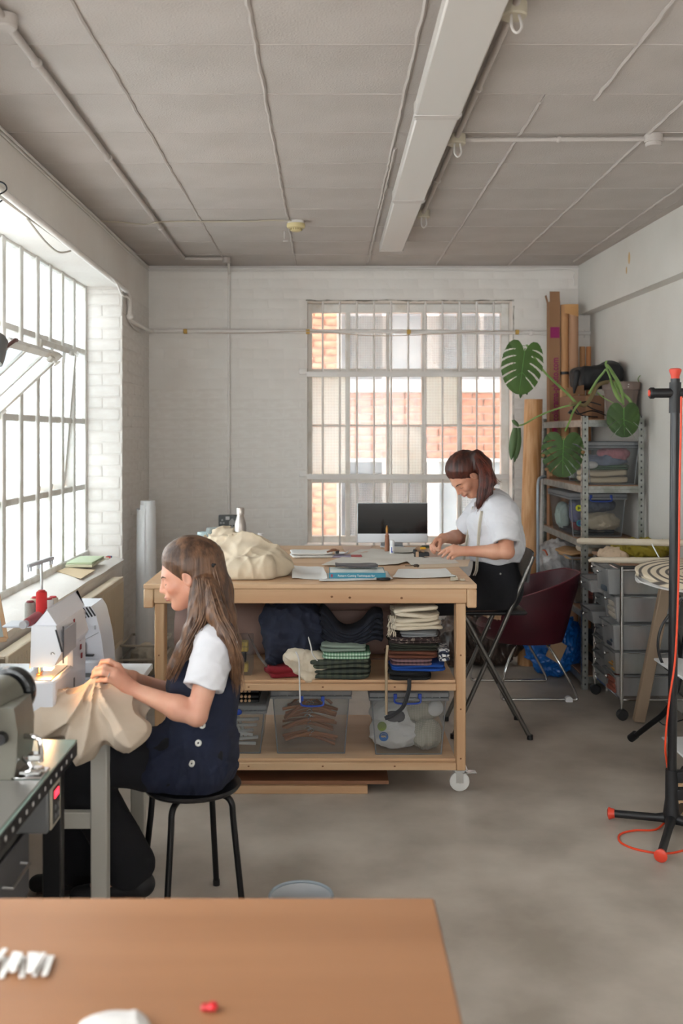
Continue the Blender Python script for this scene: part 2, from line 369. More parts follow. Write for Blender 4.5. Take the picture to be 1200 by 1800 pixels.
def brickwork(parent, org, u, nrm, W, H, me, mat, holes=(), lim=300, depth=.004, L=.225, h=.075, j=.009, z0=0, jit=.0012):
    """running-bond bricks on a wall plane; org lower-left corner, u along, nrm outward (unit vectors)"""
    u = Vector(u); nr = Vector(nrm); org = Vector(org); cnt = 0; rest = MB(); rnd = random.Random(int(W*1000))
    rows = int(H/h)+1
    for r in range(rows):
        za = r*h; zb = min(za+h, H); off = -(L/2 if r % 2 else 0)
        k = 0
        while off+k*L < W:
            a = max(off+k*L, 0); b = min(off+(k+1)*L, W); k += 1; segs = [(a, b)]
            for (ha, hb, hz0, hz1) in holes:
                if zb-.01 > hz0 and za+.01 < hz1:
                    ns = []
                    for (p, q) in segs:
                        if q <= ha or p >= hb: ns.append((p, q)); continue
                        if p < ha: ns.append((p, ha))
                        if q > hb: ns.append((hb, q))
                    segs = ns
            for p, q in segs:
                if q-p < .03 or zb-za < .02: continue
                c = org+u*((p+q)/2)+Vector((0, 0, (za+zb)/2)); d = depth+rnd.uniform(-jit, jit)
                x = u*(q-p-j); y = nr*d; z = Vector((0, 0, zb-za-j))
                M = Matrix(((x.x, y.x, z.x, c.x), (x.y, y.y, z.y, c.y), (x.z, y.z, z.z, c.z), (0, 0, 0, 1)))
                if cnt < lim:
                    o = bpy.data.objects.new('brick', me); C.objects.link(o); o.parent = parent
                    o.matrix_local = M; cnt += 1
                else:
                    rest.T = M; rest.add([v.co[:] for v in me.vertices], [tuple(f.vertices) for f in me.polygons]); rest.T = None
    if rest.v: ob('brick_courses', rest, mat, parent, kind='stuff')
# back wall with window opening
WX0, WX1, WZ0, WZ1 = -.15, 1.385, .77, 2.605
mb = MB(); y0, y1 = YB, YB+.35
mb.box((-1.75, y0, 0), (WX0, y1, ZC+.1)); mb.box((WX1, y0, 0), (2.5, y1, ZC+.1)); mb.box((WX0, y0, 0), (WX1, y1, WZ0)); mb.box((WX0, y0, WZ1), (WX1, y1, ZC+.1))
wb = ob('wall_back', mb, paintw, kind='structure', smooth=False)
ubr = unit_brick(paintw)
brickwork(wb, (XL, YB, 0), (1, 0, 0), (0, -1, 0), XR0-XL, ZC-.02, ubr, paintw, holes=[(WX0-XL-.01, WX1-XL+.01, WZ0-.01, WZ1+.02)], lim=300, z0=0)
# left wall : spandrel, beam over the windows, piers
mb = MB()
mb.box((-1.75, -3.6, 0), (XL, YB, .78), .015); mb.box((-1.75, -3.6, 2.57), (XL, YB, ZC+.1))
for a, b in ((6.51, YB), (2.5, 2.9), (-3.6, -1.6)): mb.box((-1.75, a, .78), (XL, b, 2.57))
wl = ob('wall_left', mb, paintw, kind='structure', smooth=False)
brickwork(wl, (-1.58, 6.51, .80), (1, 0, 0), (0, -1, 0), .24, 1.76, ubr, paintw, lim=300, depth=.006, L=.225)
brickwork(wl, (XL, 7.47, 0), (0, -1, 0), (1, 0, 0), .96, 2.55, ubr, paintw, lim=240, depth=.004)
sill = MB(); sill.grid(lambda u, v: (-1.60+.27*u+.0025*math.sin(v*40), 2.9+3.61*v, .815-.03*u**3+.002*math.sin(v*23+u*4)), 12, 40, th=.05)
ob('sill', sill, paintw, wl)
# right wall, slightly splayed, with a thicker band along its top
mb = MB(); dx = XR1-XR0
def rx(Y, e=0): return XR0+(YB-Y)/(YB+3.6)*(dx)+e
def skewbox(mb, e0, e1, z0, z1, ya=-3.6, yb=YB):
    V = [(rx(ya, e0), ya, z0), (rx(ya, e1), ya, z0), (rx(yb, e1), yb, z0), (rx(yb, e0), yb, z0)]
    V += [(p[0], p[1], z1) for p in V]
    mb.add(V, [(0, 3, 2, 1), (4, 5, 6, 7), (0, 1, 5, 4), (1, 2, 6, 5), (2, 3, 7, 6), (3, 0, 4, 7)])
skewbox(mb, 0, .3, 0, ZC+.1)
wr = ob('wall_right', mb, mt('plaster_wall', 'd9d5ce', .7, col2='cdc8c0', vs=1.2, bump=.2, bs=30), kind='structure', smooth=False)
mb = MB(); skewbox(mb, -.09, .02, 2.50, ZC); ob('upper_band', mb, MATS['plaster_wall'], wr, smooth=False)
mb = MB()
for (y, Y, z, rr) in ((0, 6.35, 2.73, .02), (1, 6.4, 2.66, .012)): mb.ell((rx(Y, -.091), Y, z), (.001, rr*1.2, rr*2), 10, 6)
ob('paint_stain', mb, mt('stain_ochre', 'c9a97c', .8), wr)
# wall behind the camera with its window
mb = MB(); mb.box((-1.9, -3.9, 0), (-1.1, -3.6, ZC+.1)); mb.box((1.9, -3.9, 0), (2.7, -3.6, ZC+.1)); mb.box((-1.1, -3.9, 0), (1.9, -3.6, .8)); mb.box((-1.1, -3.9, 2.6), (1.9, -3.6, ZC+.1))
ob('wall_front', mb, paintw, kind='structure', smooth=False)
# ceiling slabs
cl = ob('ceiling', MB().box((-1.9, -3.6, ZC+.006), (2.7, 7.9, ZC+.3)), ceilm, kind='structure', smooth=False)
xs = [-1.36, -.747, -.232, .287, .812, 1.35, 1.9, 2.6]; rows = [3.235+.47*k for k in range(-15, 10)]
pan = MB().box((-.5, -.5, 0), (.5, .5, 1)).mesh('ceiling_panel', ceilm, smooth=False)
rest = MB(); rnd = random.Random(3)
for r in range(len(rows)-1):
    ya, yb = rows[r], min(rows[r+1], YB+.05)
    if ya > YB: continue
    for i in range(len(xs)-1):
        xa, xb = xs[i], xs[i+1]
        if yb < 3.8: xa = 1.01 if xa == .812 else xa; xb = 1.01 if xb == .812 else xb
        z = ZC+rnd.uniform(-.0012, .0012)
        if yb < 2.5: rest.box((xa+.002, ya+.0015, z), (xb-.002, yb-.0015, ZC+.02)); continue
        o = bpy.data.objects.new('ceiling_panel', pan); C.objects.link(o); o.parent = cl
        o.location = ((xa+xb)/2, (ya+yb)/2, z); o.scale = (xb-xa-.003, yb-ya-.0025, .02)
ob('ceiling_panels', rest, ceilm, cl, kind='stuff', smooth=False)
rnd = random.Random(5)
for x, a, b in ((-.747, -3.5, 7.4), (-.232, -3.5, 7.4), (.287, -3.5, 5.6), (.30, 4.4, 7.45), (.812, 3.8, 7.45), (1.01, -3.5, 3.8), (1.35, 3.2, 7.45), (1.80, 4.8, 7.3)):
    pts = [(x+rnd.uniform(-.003, .003), y, ZC-.001+rnd.uniform(-.0015, .001)) for y in np.arange(a, b, .06)]
    ob('joint_bead', MB().tube(pts, [rnd.uniform(.006, .0095) for _ in pts], 6), ceilm, cl)
for y in rows:
    if 2.6 < y < 7.4: ob('joint_line', MB().tube([(x, y+rnd.uniform(-.001, .001), ZC) for x in np.arange(-1.34, 1.9, .1)], [rnd.uniform(.0018, .0034) for _ in np.arange(-1.34, 1.9, .1)], 5), ceilm, cl)

# ---- left steel window
gl1 = glassy('reeded_glass', 'd9e2e7', .35, 'cdd8dd', grid=60, gl=.05, noise=3)
gl2 = glassy('wired_glass', 'd9e2e7', .48, 'cdd8dd', grid=55, gl=.06, noise=5)
gl5 = glassy('wired_glass_back', 'dfe5e8', .66, 'cfd6d8', grid=55, gl=.06, noise=5)
gl3 = glassy('obscure_glass', 'e8efef', .28, 'dfe6e4', grid=45, gl=.05, noise=3)
glf = glassy('frosted_glass', 'e4eaed', .7, 'c8d0d3', gl=.05)
gl4 = glassy('clear_glass', 'f4f7f8', .93, 'e6ecee', gl=.06)
def pane(parent, a, b, mat): return ob('pane', MB().box(a, b), mat, parent, smooth=False)
GX = -1.60
def left_window(name, Ys, mull, zrows, sashes, y0, y1):
    wn = bpy.data.objects.new(name, None); C.objects.link(wn); wn['kind'] = 'structure'; wn.location = (GX, 0, 0)
    f = MB()
    f.box((-.03, y0, .80), (.03, y0+.035, 2.59), .004); f.box((-.03, y1-.035, .80), (.03, y1+.01, 2.59), .004); f.box((-.027, y0+.002, 2.555), (.027, y1-.002, 2.60), .004); f.box((-.035, y0+.002, .80), (.045, y1-.002, .85), .006)
    ob('frame', f, frame_m, wn)
    for Y in Ys[1:-1]:
        t = .026 if Y in mull else .021
        ob('glazing_bar', MB().box((-.022 if t < .02 else -.03, Y-t, .84), (.030 if t < .02 else .036, Y+t, 2.57), .005), frame_m, wn)
    for z in zrows[1:-1]:
        ob('transom', MB().box((-.016, y0, z-.018), (.024, y1, z+.018), .004), frame_m, wn)
    for i in range(len(Ys)-1):
        for k in range(len(zrows)-1):
            if any(a <= (Ys[i]+Ys[i+1])/2 <= b and c <= (zrows[k]+zrows[k+1])/2 <= d for a, b, c, d, t, cc in sashes): continue
            pane(wn, (-.003, Ys[i]+.008, zrows[k]+.008), (.003, Ys[i+1]-.008, zrows[k+1]-.008), glf if name == 'window_3' else (gl1, gl2)[(i+k) % 2])
    for a, b, c, d, tilt, cols in sashes:
        zc = (c+d)/2; h = (d-c)/2-.012
        s = MB(); ws = .02
        s.box((-.012, a+.005, -h), (.014, a+.005+2*ws, h), .003); s.box((-.012, b-.005-2*ws, -h), (.014, b-.005, h), .003)
        s.box((-.0125, a+.006, h-.035), (.0145, b-.006, h), .003); s.box((-.0125, a+.006, -h), (.0145, b-.006, -h+.035), .003)
        so = ob('sash', s, frame_m, wn, (0, 0, zc)); so.rotation_euler = (0, tilt, 0)
        edges = [a+.03]+cols+[b-.03]
        for q in cols: ob('glazing_bar', MB().box((-.011, q-.010, -h+.03), (.013, q+.010, h-.03), .003), frame_m, so)
        if len(cols) < 3: ob('crossbar', MB().box((-.01, a+.03, -.009), (.012, b-.03, .009), .003), frame_m, so)
        for i in range(len(edges)-1):
            for (z0, z1) in ((-h+.03, 0), (0, h-.03)): pane(so, (-.002, edges[i]+.006, z0+.004), (.002, edges[i+1]-.006, z1-.004), gl1)
        hd = MB(); ym = b-.16; hd.box((.012, ym-.03, h-.045), (.03, ym+.03, h-.015), .003)
        ring = [(.045+.002*math.sin(t), ym+.045+.016*math.cos(t), h-.03+.016*math.sin(t)) for t in np.linspace(0, 2*PI, 17)]
        hd.tube(ring, .0035, 6, cap=False); hd.cyl((.02, ym+.02, h-.03), (.045, ym+.03, h-.03), .006)
        ob('catch', hd, frame_m, so)
        bk = MB(); bk.cyl((.0, b-.02, 0), (.03, b-.02, 0), .012); bk.beam((.02, b-.02, -.03), (.02, b-.02, .05), .006, .014)
        ob('pivot', bk, frame_m, so)
    return wn
Yg = [2.9, 3.18, 3.47, 3.76, 4.05, 4.30, 4.56, 4.83, 5.11, 5.40, 5.65, 5.91, 6.18, 6.51]; Zg = [.82, 1.265, 1.69, 2.14, 2.57]
left_window('window_1', Yg, (4.05, 4.83, 5.11, 5.40), Zg, [(4.05, 4.83, 1.265, 2.14, math.radians(47), [4.31, 4.57]), (5.40, 6.18, 1.265, 2.14, math.radians(5), [5.65, 5.91])], 2.9, 6.51)
left_window('window_3', [-1.6+.41*i for i in range(11)], (-.37, 1.27), Zg, [], -1.6, 2.5)
w4 = bpy.data.objects.new('window_4', None); C.objects.link(w4); w4['kind'] = 'structure'
for i in range(5):
    x = -1.1+.6*i; pane(w4, (x+.02, -3.755, .85), (x+.58, -3.75, 2.58), glf)
f = MB()
for i in range(6): f.box((-1.13+.6*i, -3.78, .8), (-1.07+.6*i, -3.72, 2.6), .004)
for z in (.8, 1.7, 2.56): f.box((-1.1, -3.775, z), (1.9, -3.725, z+.04), .004)
ob('frame', f, frame_m, w4)

# ---- back window: reveals, steel frame, security bars
w2 = bpy.data.objects.new('window_2', None); C.objects.link(w2); w2['kind'] = 'structure'
GY = YB+.16
f = MB(); f.box((WX0, GY-.03, WZ0), (WX0+.035, GY+.03, WZ1), .004); f.box((WX1-.06, GY-.03, WZ0), (WX1, GY+.03, WZ1), .004)
f.box((WX0+.002, GY-.027, WZ1-.07), (WX1-.002, GY+.027, WZ1-.002), .004); f.box((WX0+.002, GY-.027, WZ0+.002), (WX1-.002, GY+.027, WZ0+.06), .004)
ob('frame', f, frame_m, w2)
def gx(px): return (px-VX)*GY/F
def gz(py): return CAMZ-(py-VY)*GY/F
vx = [gx(v) for v in (545, 611, 681, 743, 807, 886)]; vz = [gz(v) for v in (952, 845, 748, 652, 553)]
for i, x in enumerate(vx[1:-1]):
    t = .018 if i in (0, 3) else .012; ob('mullion', MB().box((x-t, GY-.025, WZ0+.05), (x+t, GY+.02, WZ1-.06), .004), frame_m, w2)
for i, z in enumerate(vz[1:-1]):
    t = .016 if i != 1 else .009; ob('transom', MB().box((WX0+.03, GY-.02, z-t), (WX1-.05, GY+.016, z+t), .004), frame_m, w2)
lay = ['ccccc', 'dbdbb', 'dccdc', 'ccbbc']
lay = [  # bottom row first; d = obscured, b = wired, c = clear
    'cbbcb', 'dcdcc', 'dccdc', 'cbcbb']
for r in range(4):
    for i in range(5):
        pane(w2, (vx[i]+.01, GY-.003, vz[r]+.01), (vx[i+1]-.01, GY+.003, vz[r+1]-.01), {'d': gl3, 'b': gl5, 'c': gl4}[lay[r][i]])
for k in range(11):
    x = (567+30.05*k-VX)*(YB-.02)/F
    ob('security_bar', MB().cyl((x, YB-.02, WZ0+.005), (x, YB-.02, WZ1-.005), .0075, n=10), paint, w2)
for py, e in ((658, .0), (838, .0)):
    z = CAMZ-(py-VY)*(YB-.02)/F
    b_ = MB().box((WX0-.005, YB-.038, z-.02), (WX1-.03, YB-.028, z+.02), .002); b_.box((WX0-.06, YB-.03, z+.0), (WX0+.0, YB-.004, z+.045), .004)
    b_.cyl((WX0-.03, YB-.036, z+.022), (WX0-.03, YB-.028, z+.022), .008, n=10)
    ob('flat_bar', b_, paint, w2)
ob('ledge', MB().box((WX0-.02, YB-.01, WZ0-.03), (WX1+.01, GY, WZ0+.012), .006), paintw, w2)
ed = MB(); rn = random.Random(2)
ed.tube([(x, YB-.003, WZ1+.004+rn.uniform(-.003, .003)) for x in np.arange(WX0-.01, WX1+.02, .04)], [rn.uniform(.003, .007) for _ in np.arange(WX0-.01, WX1+.02, .04)], 5)
ed.tube([(WX1+.012+rn.uniform(-.002, .002), YB-.003, z) for z in np.arange(WZ0, WZ1, .05)], .004, 5)
ob('edge_crack', ed, mt('dirty_crack', '7b7469', .9, col2='d0cac0', vs=14, lo=.4, hi=.6), w2)

# ---- outside: brick building across the alley
FY = 10.4
brk = mt('brick_clay', 'b07a62', .9, col2='8a5d4c', vs=2.2, bump=.3, bs=20); brk2 = mt('brick_pale', 'c99c84', .9, col2='b07a62', vs=2.2)
mort = mt('mortar', 'b5aca0', .95, bump=.2)
bd = thing('building', 'brick building with pale lintels seen through the barred back window', 'building', (1.1, FY, -3))
o = MB(); T = Matrix.Translation((-1.1, -FY, 3)); o.T = T
def fx(px): return (px-VX)*FY/F
def fz(py): return CAMZ-(py-VY)*FY/F
zl0, zl1 = fz(806), fz(690)
o.box((-3, FY, -3), (fx(592), FY+.3, 9)); o.box((fx(592), FY, zl0), (6, FY+.3, zl1)); o.box((fx(592), FY, 3.9), (6, FY+.3, 9)); o.box((fx(592), FY+.13, -3), (6, FY+.3, 9)); o.box((fx(592), FY, -3), (6, FY+.3, -.6)); o.T = None
ob('wall', o, mort, bd)
ub1 = unit_brick(brk, 'facade_brick', .05); ub2 = unit_brick(brk2, 'facade_brick_pale', .05)
def facade(org, W, H, me, mat, lim):
    brickwork(bd, Vector(org)+Vector((-1.1, -FY, 3)), (1, 0, 0), (0, -1, 0), W, H, me, mat, lim=lim, depth=.02, L=.235, h=.078, j=.012, jit=.006)
facade((fx(592), FY, zl0), 3.2, zl1-zl0, ub1, brk, 150)
facade((fx(592)-.71, FY, -.3), .71, 3.4, ub2, brk2, 140)
lm = mt('pale_lintel', 'c9cbc9', .8, col2='b5b8b8', vs=4); wg = mt('far_window_glass', '6f7d86', .6, col2='8d999f', vs=2); wf = mt('far_window_frame', 'cfd2d0', .7)
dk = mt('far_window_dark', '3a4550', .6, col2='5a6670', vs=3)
for z0, z1, y in ((zl1, fz(668), FY-.06), (fz(812), zl0, FY-.05)):
    q = MB(); q.T = T; q.box((fx(592), y, z0), (5, FY+.1, z1), .01); ob('lintel', q, lm, bd)
for k in range(4):
    xa = fx(600)+k*1.02; xb = xa+.9
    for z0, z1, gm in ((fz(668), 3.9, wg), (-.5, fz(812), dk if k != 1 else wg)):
        q = MB(); q.T = T; q.box((xa, FY+.1, z0), (xb, FY+.12, z1)); wo = ob('window', q, gm, bd, smooth=False)
        q = MB(); q.T = T
        for x in (xa-.06, (xa+xb)/2-.02, xb): q.box((x, FY+.03, z0), (x+(.06 if x != (xa+xb)/2-.02 else .04), FY+.1, z1))
        q.box((xa, FY+.04, (z0+z1)/2), (xb, FY+.1, (z0+z1)/2+.05)); ob('window_frame', q, wf, wo, smooth=False)
ob('alley_sky_blocker', MB().box((-3.6, 7.6, -3), (-3.2, 10.4, 8.5)).box((5.6, 7.6, -3), (6.0, 10.4, 8.5)), brk, kind='structure')  # unseen end walls, added to keep side sky light off the facade
ob('overhead_sky_blocker', MB().box((-1.75, 7.5, 2.98), (6, 7.82, 8.5)), brk2, kind='structure')  # unseen block above the back wall, added to cut sky light on the facade
ob('ground', MB().box((-30, -10, -3.2), (12, 20, -3)), mt('outdoor_paving', '8f8d88', .9, col2='7b7974', vs=1), kind='structure')
# ------------------------------------------------------------------ more helpers for things built straight at their real place
def W(o):                                                  # world matrix of a not yet evaluated object
    M = Matrix.LocRotScale(o.location, o.rotation_euler, None)
    return W(o.parent) @ M if o.parent else M
def mw(par):
    m = MB(); m.T = W(par).inverted(); return m
def put(name, me, par=None, loc=None, kind=None):          # me in world coordinates
    if par is not None: me.transform(W(par).inverted())
    if loc is not None: me.transform(Matrix.Translation(-Vector(loc)))
    return ob(name, me, None, par, loc, kind=kind)
def wone(name, label, cat, mb, mats, loc, group=None, kind=None, smooth=True):
    me = mb.mesh(name, mats, smooth) if isinstance(mb, MB) else mb
    return tag(put(name, me, None, loc), label, cat, group, kind)
def text(s, size, mat, M, par, name='lettering', ext=.0004, sx=1, align='CENTER', off=0):
    cu = bpy.data.curves.new('t', 'FONT'); cu.body = s; cu.size = size; cu.extrude = ext; cu.offset = off; cu.align_x = align; cu.align_y = 'CENTER'
    t = bpy.data.objects.new('t', cu); C.objects.link(t); bpy.context.view_layer.update()
    me = bpy.data.meshes.new_from_object(t.evaluated_get(bpy.context.evaluated_depsgraph_get())); bpy.data.objects.remove(t); bpy.data.curves.remove(cu)
    me.transform(Matrix.Diagonal((sx, 1, 1, 1))); me.transform(M); me.materials.clear(); me.materials.append(mat); me.transform(W(par).inverted())
    return ob(name, me, None, par)
def fold(mb, c, size, n=3, seed=0, wob=.006, rz=0, e=.28, m=30, taper=0):
    """n layers of folded cloth lying on each other"""
    rs = random.Random(seed); sx_, sy_, sz_ = size; t = sz_/n
    for k in range(n):
        ox, oy = rs.uniform(-wob, wob), rs.uniform(-wob, wob); w_ = sx_/2*(1-rs.uniform(0, .05)-taper*k/n); d_ = sy_/2*(1-rs.uniform(0, .04)); ph = [rs.uniform(0, 6.3) for _ in range(6)]
        zc = c[2]+t*(k+.5); G = []; V = []; q = 12
        for i in range(q+1):
            a = -PI/2+PI*i/q; cz = math.copysign(abs(math.sin(a))**.55, math.sin(a)); cr = max(abs(math.cos(a)), 0)**.35
            for j in range(m):
                b = 2*PI*j/m; cx = math.copysign(abs(math.cos(b))**e, math.cos(b)); cy = math.copysign(abs(math.sin(b))**e, math.sin(b))
                x = cx*cr*w_; y = cy*cr*d_
                z = cz*t*.56+wob*(.6*math.sin(x*22+ph[0])+.5*math.sin(y*17+ph[1]+x*9)+.35*math.sin(x*55+ph[2]))*min(1, .35+k/n)
                x += wob*.8*math.sin(y*30+ph[3]+z*40); y += wob*.9*math.sin(x*26+ph[4])
                X = c[0]+ox+x*math.cos(rz)-y*math.sin(rz); Y = c[1]+oy+x*math.sin(rz)+y*math.cos(rz); V.append((X, Y, zc+z))
        mb.add(V, [(i*m+j, i*m+(j+1) % m, (i+1)*m+(j+1) % m, (i+1)*m+j) for i in range(q) for j in range(m)])
    return mb
def sheet(pts, z, th=.001, curl=.0, seed=0):               # paper sheet from a 4-corner outline on a table top
    rs = random.Random(seed); ph = rs.uniform(0, 6)
    a, b, c, d = [Vector((*p, 0)) for p in pts]
    return MB().grid(lambda u, v: ((a*(1-u)+b*u)*(1-v)+(d*(1-u)+c*u)*v)+Vector((0, 0, z+th+curl*(.5+.5*math.sin(u*7+v*4+ph))*(abs(u-.5)*2)**2+.3*curl*(1.1+math.sin(v*9+ph)))), 12, 8, th=th)
def tpx(x, y, z): Y = (CAMZ-z)*F/(y-VY); return ((x-VX)*Y/F, Y)   # point of a level surface z under a pixel

pine = mt('pine_wood', 'c9a884', .55, col2='b98f69', vs=2.2, st=(.35, 6, 6), bump=.1, detail=6)
piney = mt('pine_wood_deep', 'c9a884', .55, col2='b98f69', vs=2.2, st=(6, .35, 6), bump=.1, detail=6)
pinez = mt('pine_wood_upright', 'c6a480', .55, col2='b58a62', vs=2.2, st=(6, 6, .35), bump=.1, detail=6)
ply = mt('plywood_top', 'd0ae8b', .5, col2='c19a75', vs=1.8, st=(.3, 5, 5), detail=6)
plyd = mt('plywood_brown', '8e6347', .6, col2='7b543b', vs=2, st=(.3, 5, 5))
steel = mt('brushed_steel', 'b4b4b2', .3, 1); chrome = mt('chrome', 'd0d0d0', .12, 1)
blackp = mt('black_plastic', '17171a', .45); blackm = mt('black_metal', '141416', .35, .3); whitep = mt('white_plastic', 'e2e2e4', .35)
greyp = mt('grey_plastic', '77797c', .5); redp = mt('red_plastic', 'b01a1e', .45)
calico = mt('calico', 'd8c9b2', .95, col2='cebda3', vs=5, bump=.25, bs=400); cream = mt('cream_cloth', 'd6cbb8', .95, col2='c6b9a3', vs=6, bump=.2, bs=300)
navy = mt('navy_denim', '161b2c', .9, col2='1f2538', vs=14, bump=.3, bs=350); navyk = mt('dark_navy_cloth', '121520', .95, col2='1a1e2b', vs=10, bump=.3, bs=300)
paper = mt('white_paper', 'e6e5e3', .7, col2='dcdad6', vs=4); tracing = mt('pattern_paper', 'dcd8d0', .75, col2='cfc9bf', vs=5)
nail = mt('knot', '7a5233', .7)
# ---- the big cutting table
TX0, TX1, TY0, TY1, TZ = -.816, .664, 4.42, 5.97, .938
tb = thing('work_table', 'large pine cutting table with two shelves on castors in the middle of the room', 'table', (-.08, 5.1, 0))
ob('tabletop', mw(tb).box((TX0, TY0, TZ-.02), (TX1, TY1, TZ), .002), ply, tb)
ob('front_rail', mw(tb).box((TX0+.045, TY0+.005, .852), (TX1-.044, TY0+.05, TZ-.0205), .003), pine, tb)
ob('back_rail', mw(tb).box((TX0+.045, TY1-.05, .852), (TX1-.044, TY1-.005, TZ-.0205), .003), pine, tb)
for x0, x1 in ((TX0, TX0+.044), (TX1-.043, TX1)):
    ob('side_rail', mw(tb).box((x0, TY0, .832), (x1, TY1, TZ-.0205), .005), piney, tb)
lx = (TX0+.047, TX1-.047-.043)
for x in lx:
    for y, w_ in ((TY0+.012, .09), (TY1-.10, .09)):
        l = ob('leg', mw(tb).box((x, y, .105), (x+.043, y+w_, .8515), .004), pinez, tb)
        kn = mw(tb)
        for z in (.62, .38, .16): kn.ell((x+.02, y-.0004, z), (.004, .0012, .004), 10, 6)
        ob('screw_hole', kn, nail, l)
for z0, z1, nm in ((.462, .497, 'middle_shelf'), (.108, .146, 'bottom_shelf')):
    s = ob(nm, mw(tb).box((lx[0]+.044, TY0+.035, z1-.004), (lx[1]-.001, 5.15, z1+.008), .001), ply, tb)
    ob('shelf_rail', mw(tb).box((lx[0]+.0435, TY0+.01, z0), (lx[1]-.0005, TY0+.045, z1-.0045), .003), pine, s)
    ob('shelf_rail', mw(tb).box((lx[0]+.0435, 5.10, z0), (lx[1]-.0005, 5.145, z1-.0045), .003), pine, s)
    q = mw(tb)
    for x in (-.35, -.02, .3): q.ell((x, TY0+.0095, (z0+z1)/2), (.005, .001, .003), 10, 6)
    ob('wood_knot', q, nail, s)
q = mw(tb)
for x, z in ((-.48, .875), (.02, .882), (.1, .878), (.33, .876)): q.ell((x, TY0+.0048, z), (.006, .001, .005), 10, 6)
ob('wood_knot', q, nail, tb)
for x, y in ((lx[1]+.02, TY0+.06), (lx[0]+.02, TY0+.06), (lx[1]+.02, TY1-.06), (lx[0]+.02, TY1-.06)):
    cs = ob('castor', mw(tb).box((x-.035, y-.035, .098), (x+.035, y+.035, .1045), .001).prism([(x-.02, y-.02), (x+.02, y-.02), (x+.02, y+.02), (x-.02, y+.02)], .085, .098), chrome, tb)
    q = mw(tb)
    for s_ in (-.018, .018): q.box((x-.016, y+s_-.0015, .04), (x+.016, y+s_+.0015, .095), .001)
    q.box((x+.01, y-.02, .082), (x+.075, y+.02, .088), .002); q.cyl((x, y-.02, .045), (x, y+.02, .045), .006)
    ob('fork', q, chrome, cs)
    q = mw(tb); T0 = q.T; q.T = T0 @ Matrix.Translation((x, y, .045)) @ Matrix.Rotation(PI/2, 4, 'X'); q.lathe([(.008, -.014), (.036, -.014), (.044, -.010), (.045, 0), (.044, .010), (.036, .014), (.008, .014)], 28); q.T = T0
    ob('wheel', q, mt('wheel_white', 'd9d8d4', .4), cs)
# boards on the floor below
wone('plywood_board', 'brown plywood board lying on the pine plank under the cutting table', 'board', MB().box((-.75, 4.46, .036), (.275, 5.05, .052), .001), plyd, (-.2, 4.6, .036))
wone('pine_plank', 'pale pine plank flat on the floor under the cutting table', 'plank', MB().box((-.72, 4.44, 0), (.18, 4.62, .035), .002), pine, (-.2, 4.5, 0))
# ---- clear storage boxes
clearp = glassy('clear_box_plastic', 'eef0f1', .88, 'b9bcc0', rough=.25, gl=.05); clearl = glassy('box_lid_plastic', 'c8ccd0', .35, 'aeb2b6', rough=.3, gl=.08)
blueh = mt('blue_clip', '1b3f9c', .4)
def clearbox(label, x0, x1, y0, y1, z0, z1, group=None, handle=None, taper=.02, lid=True, sides=('front',)):
    b = thing('storage_box', label, 'box', ((x0+x1)/2, (y0+y1)/2, z0), group=group)
    q = mw(b); t = taper; zt = z1-.035 if lid else z1
    def shell(i):
        V = []
        for z, e in ((z0+i, t+i), (zt, i)): V += [(x0+e, y0+e, z), (x1-e, y0+e, z), (x1-e, y1-e, z), (x0+e, y1-e, z)]
        return V
    q.add(shell(0), [(0, 3, 2, 1), (0, 1, 5, 4), (1, 2, 6, 5), (2, 3, 7, 6), (3, 0, 4, 7)])
    ob('tub', q, clearp, b, smooth=False)
    q = mw(b); r = .012
    q.box((x0-r, y0-r, zt-.006), (x1+r, y0+.002, zt+.006), .002); q.box((x0-r, y1-.002, zt-.006), (x1+r, y1+r, zt+.006), .002); q.box((x0-r, y0, zt-.006), (x0+.002, y1, zt+.006), .002); q.box((x1-.002, y0, zt-.006), (x1+r, y1, zt+.006), .002)
    for (xa, ya) in ((x0, y0), (x1, y0)): q.tube([(xa+(t if xa == x0 else -t), ya+t, z0+.002), (xa, ya, zt)], .003, 6)
    q.tube([(x0+t, y0+t, z0+.003), (x1-t, y0+t, z0+.003)], .003, 6)
    ob('rim', q, clearl, b)
    if lid:
        q = mw(b); q.box((x0-.014, y0-.014, zt+.0065), (x1+.014, y1+.014, z1), .006)
        for k in range(9): xx = x0+.03+k*(x1-x0-.06)/8; q.box((xx-.003, y0-.016, zt+.008), (xx+.003, y0-.0145, z1-.004))
        ob('lid', q, clearl, b)
    if handle:
        xa, xb, zz = handle; h = mw(b); h.tube(spl([(xa, y0-.018, zz), (xa, y0-.024, zz-.028), ((xa+xb)/2, y0-.026, zz-.033), (xb, y0-.024, zz-.028), (xb, y0-.018, zz)], 5), .0045, 8)
        h.box((xa-.008, y0-.024, zz-.012), (xa+.008, y0-.0145, zz+.01), .002); h.box((xb-.008, y0-.024, zz-.012), (xb+.008, y0-.0145, zz+.01), .002)
        ob('clip', h, blueh, b)
    return b
zb = .1545
b1 = clearbox('clear storage box of white brackets with blue catches, left on the bottom table shelf', -.50, -.285, 4.50, 4.85, zb, .385, lid=True)
q = mw(b1); q.box((-.438, 4.474, .325), (-.405, 4.484, .37), .004); q.ell((-.40, 4.476, .355), (.017, .006, .014)); q.box((-.425, 4.478, .30), (-.41, 4.484, .33), .002); ob('clip', q, blueh, b1)
b2 = clearbox('clear storage box full of wooden coat hangers', -.245, .098, 4.50, 4.90, zb, .452, handle=(-.115, -.02, .415))
b3 = clearbox('clear storage box of white and checked cloth with two round stickers', .20, .535, 4.485, 4.88, zb, .447, handle=(.305, .415, .43))
rs = random.Random(11); hang = mt('hanger_wood', 'a8704a', .5, col2='8f5c3a', vs=6)
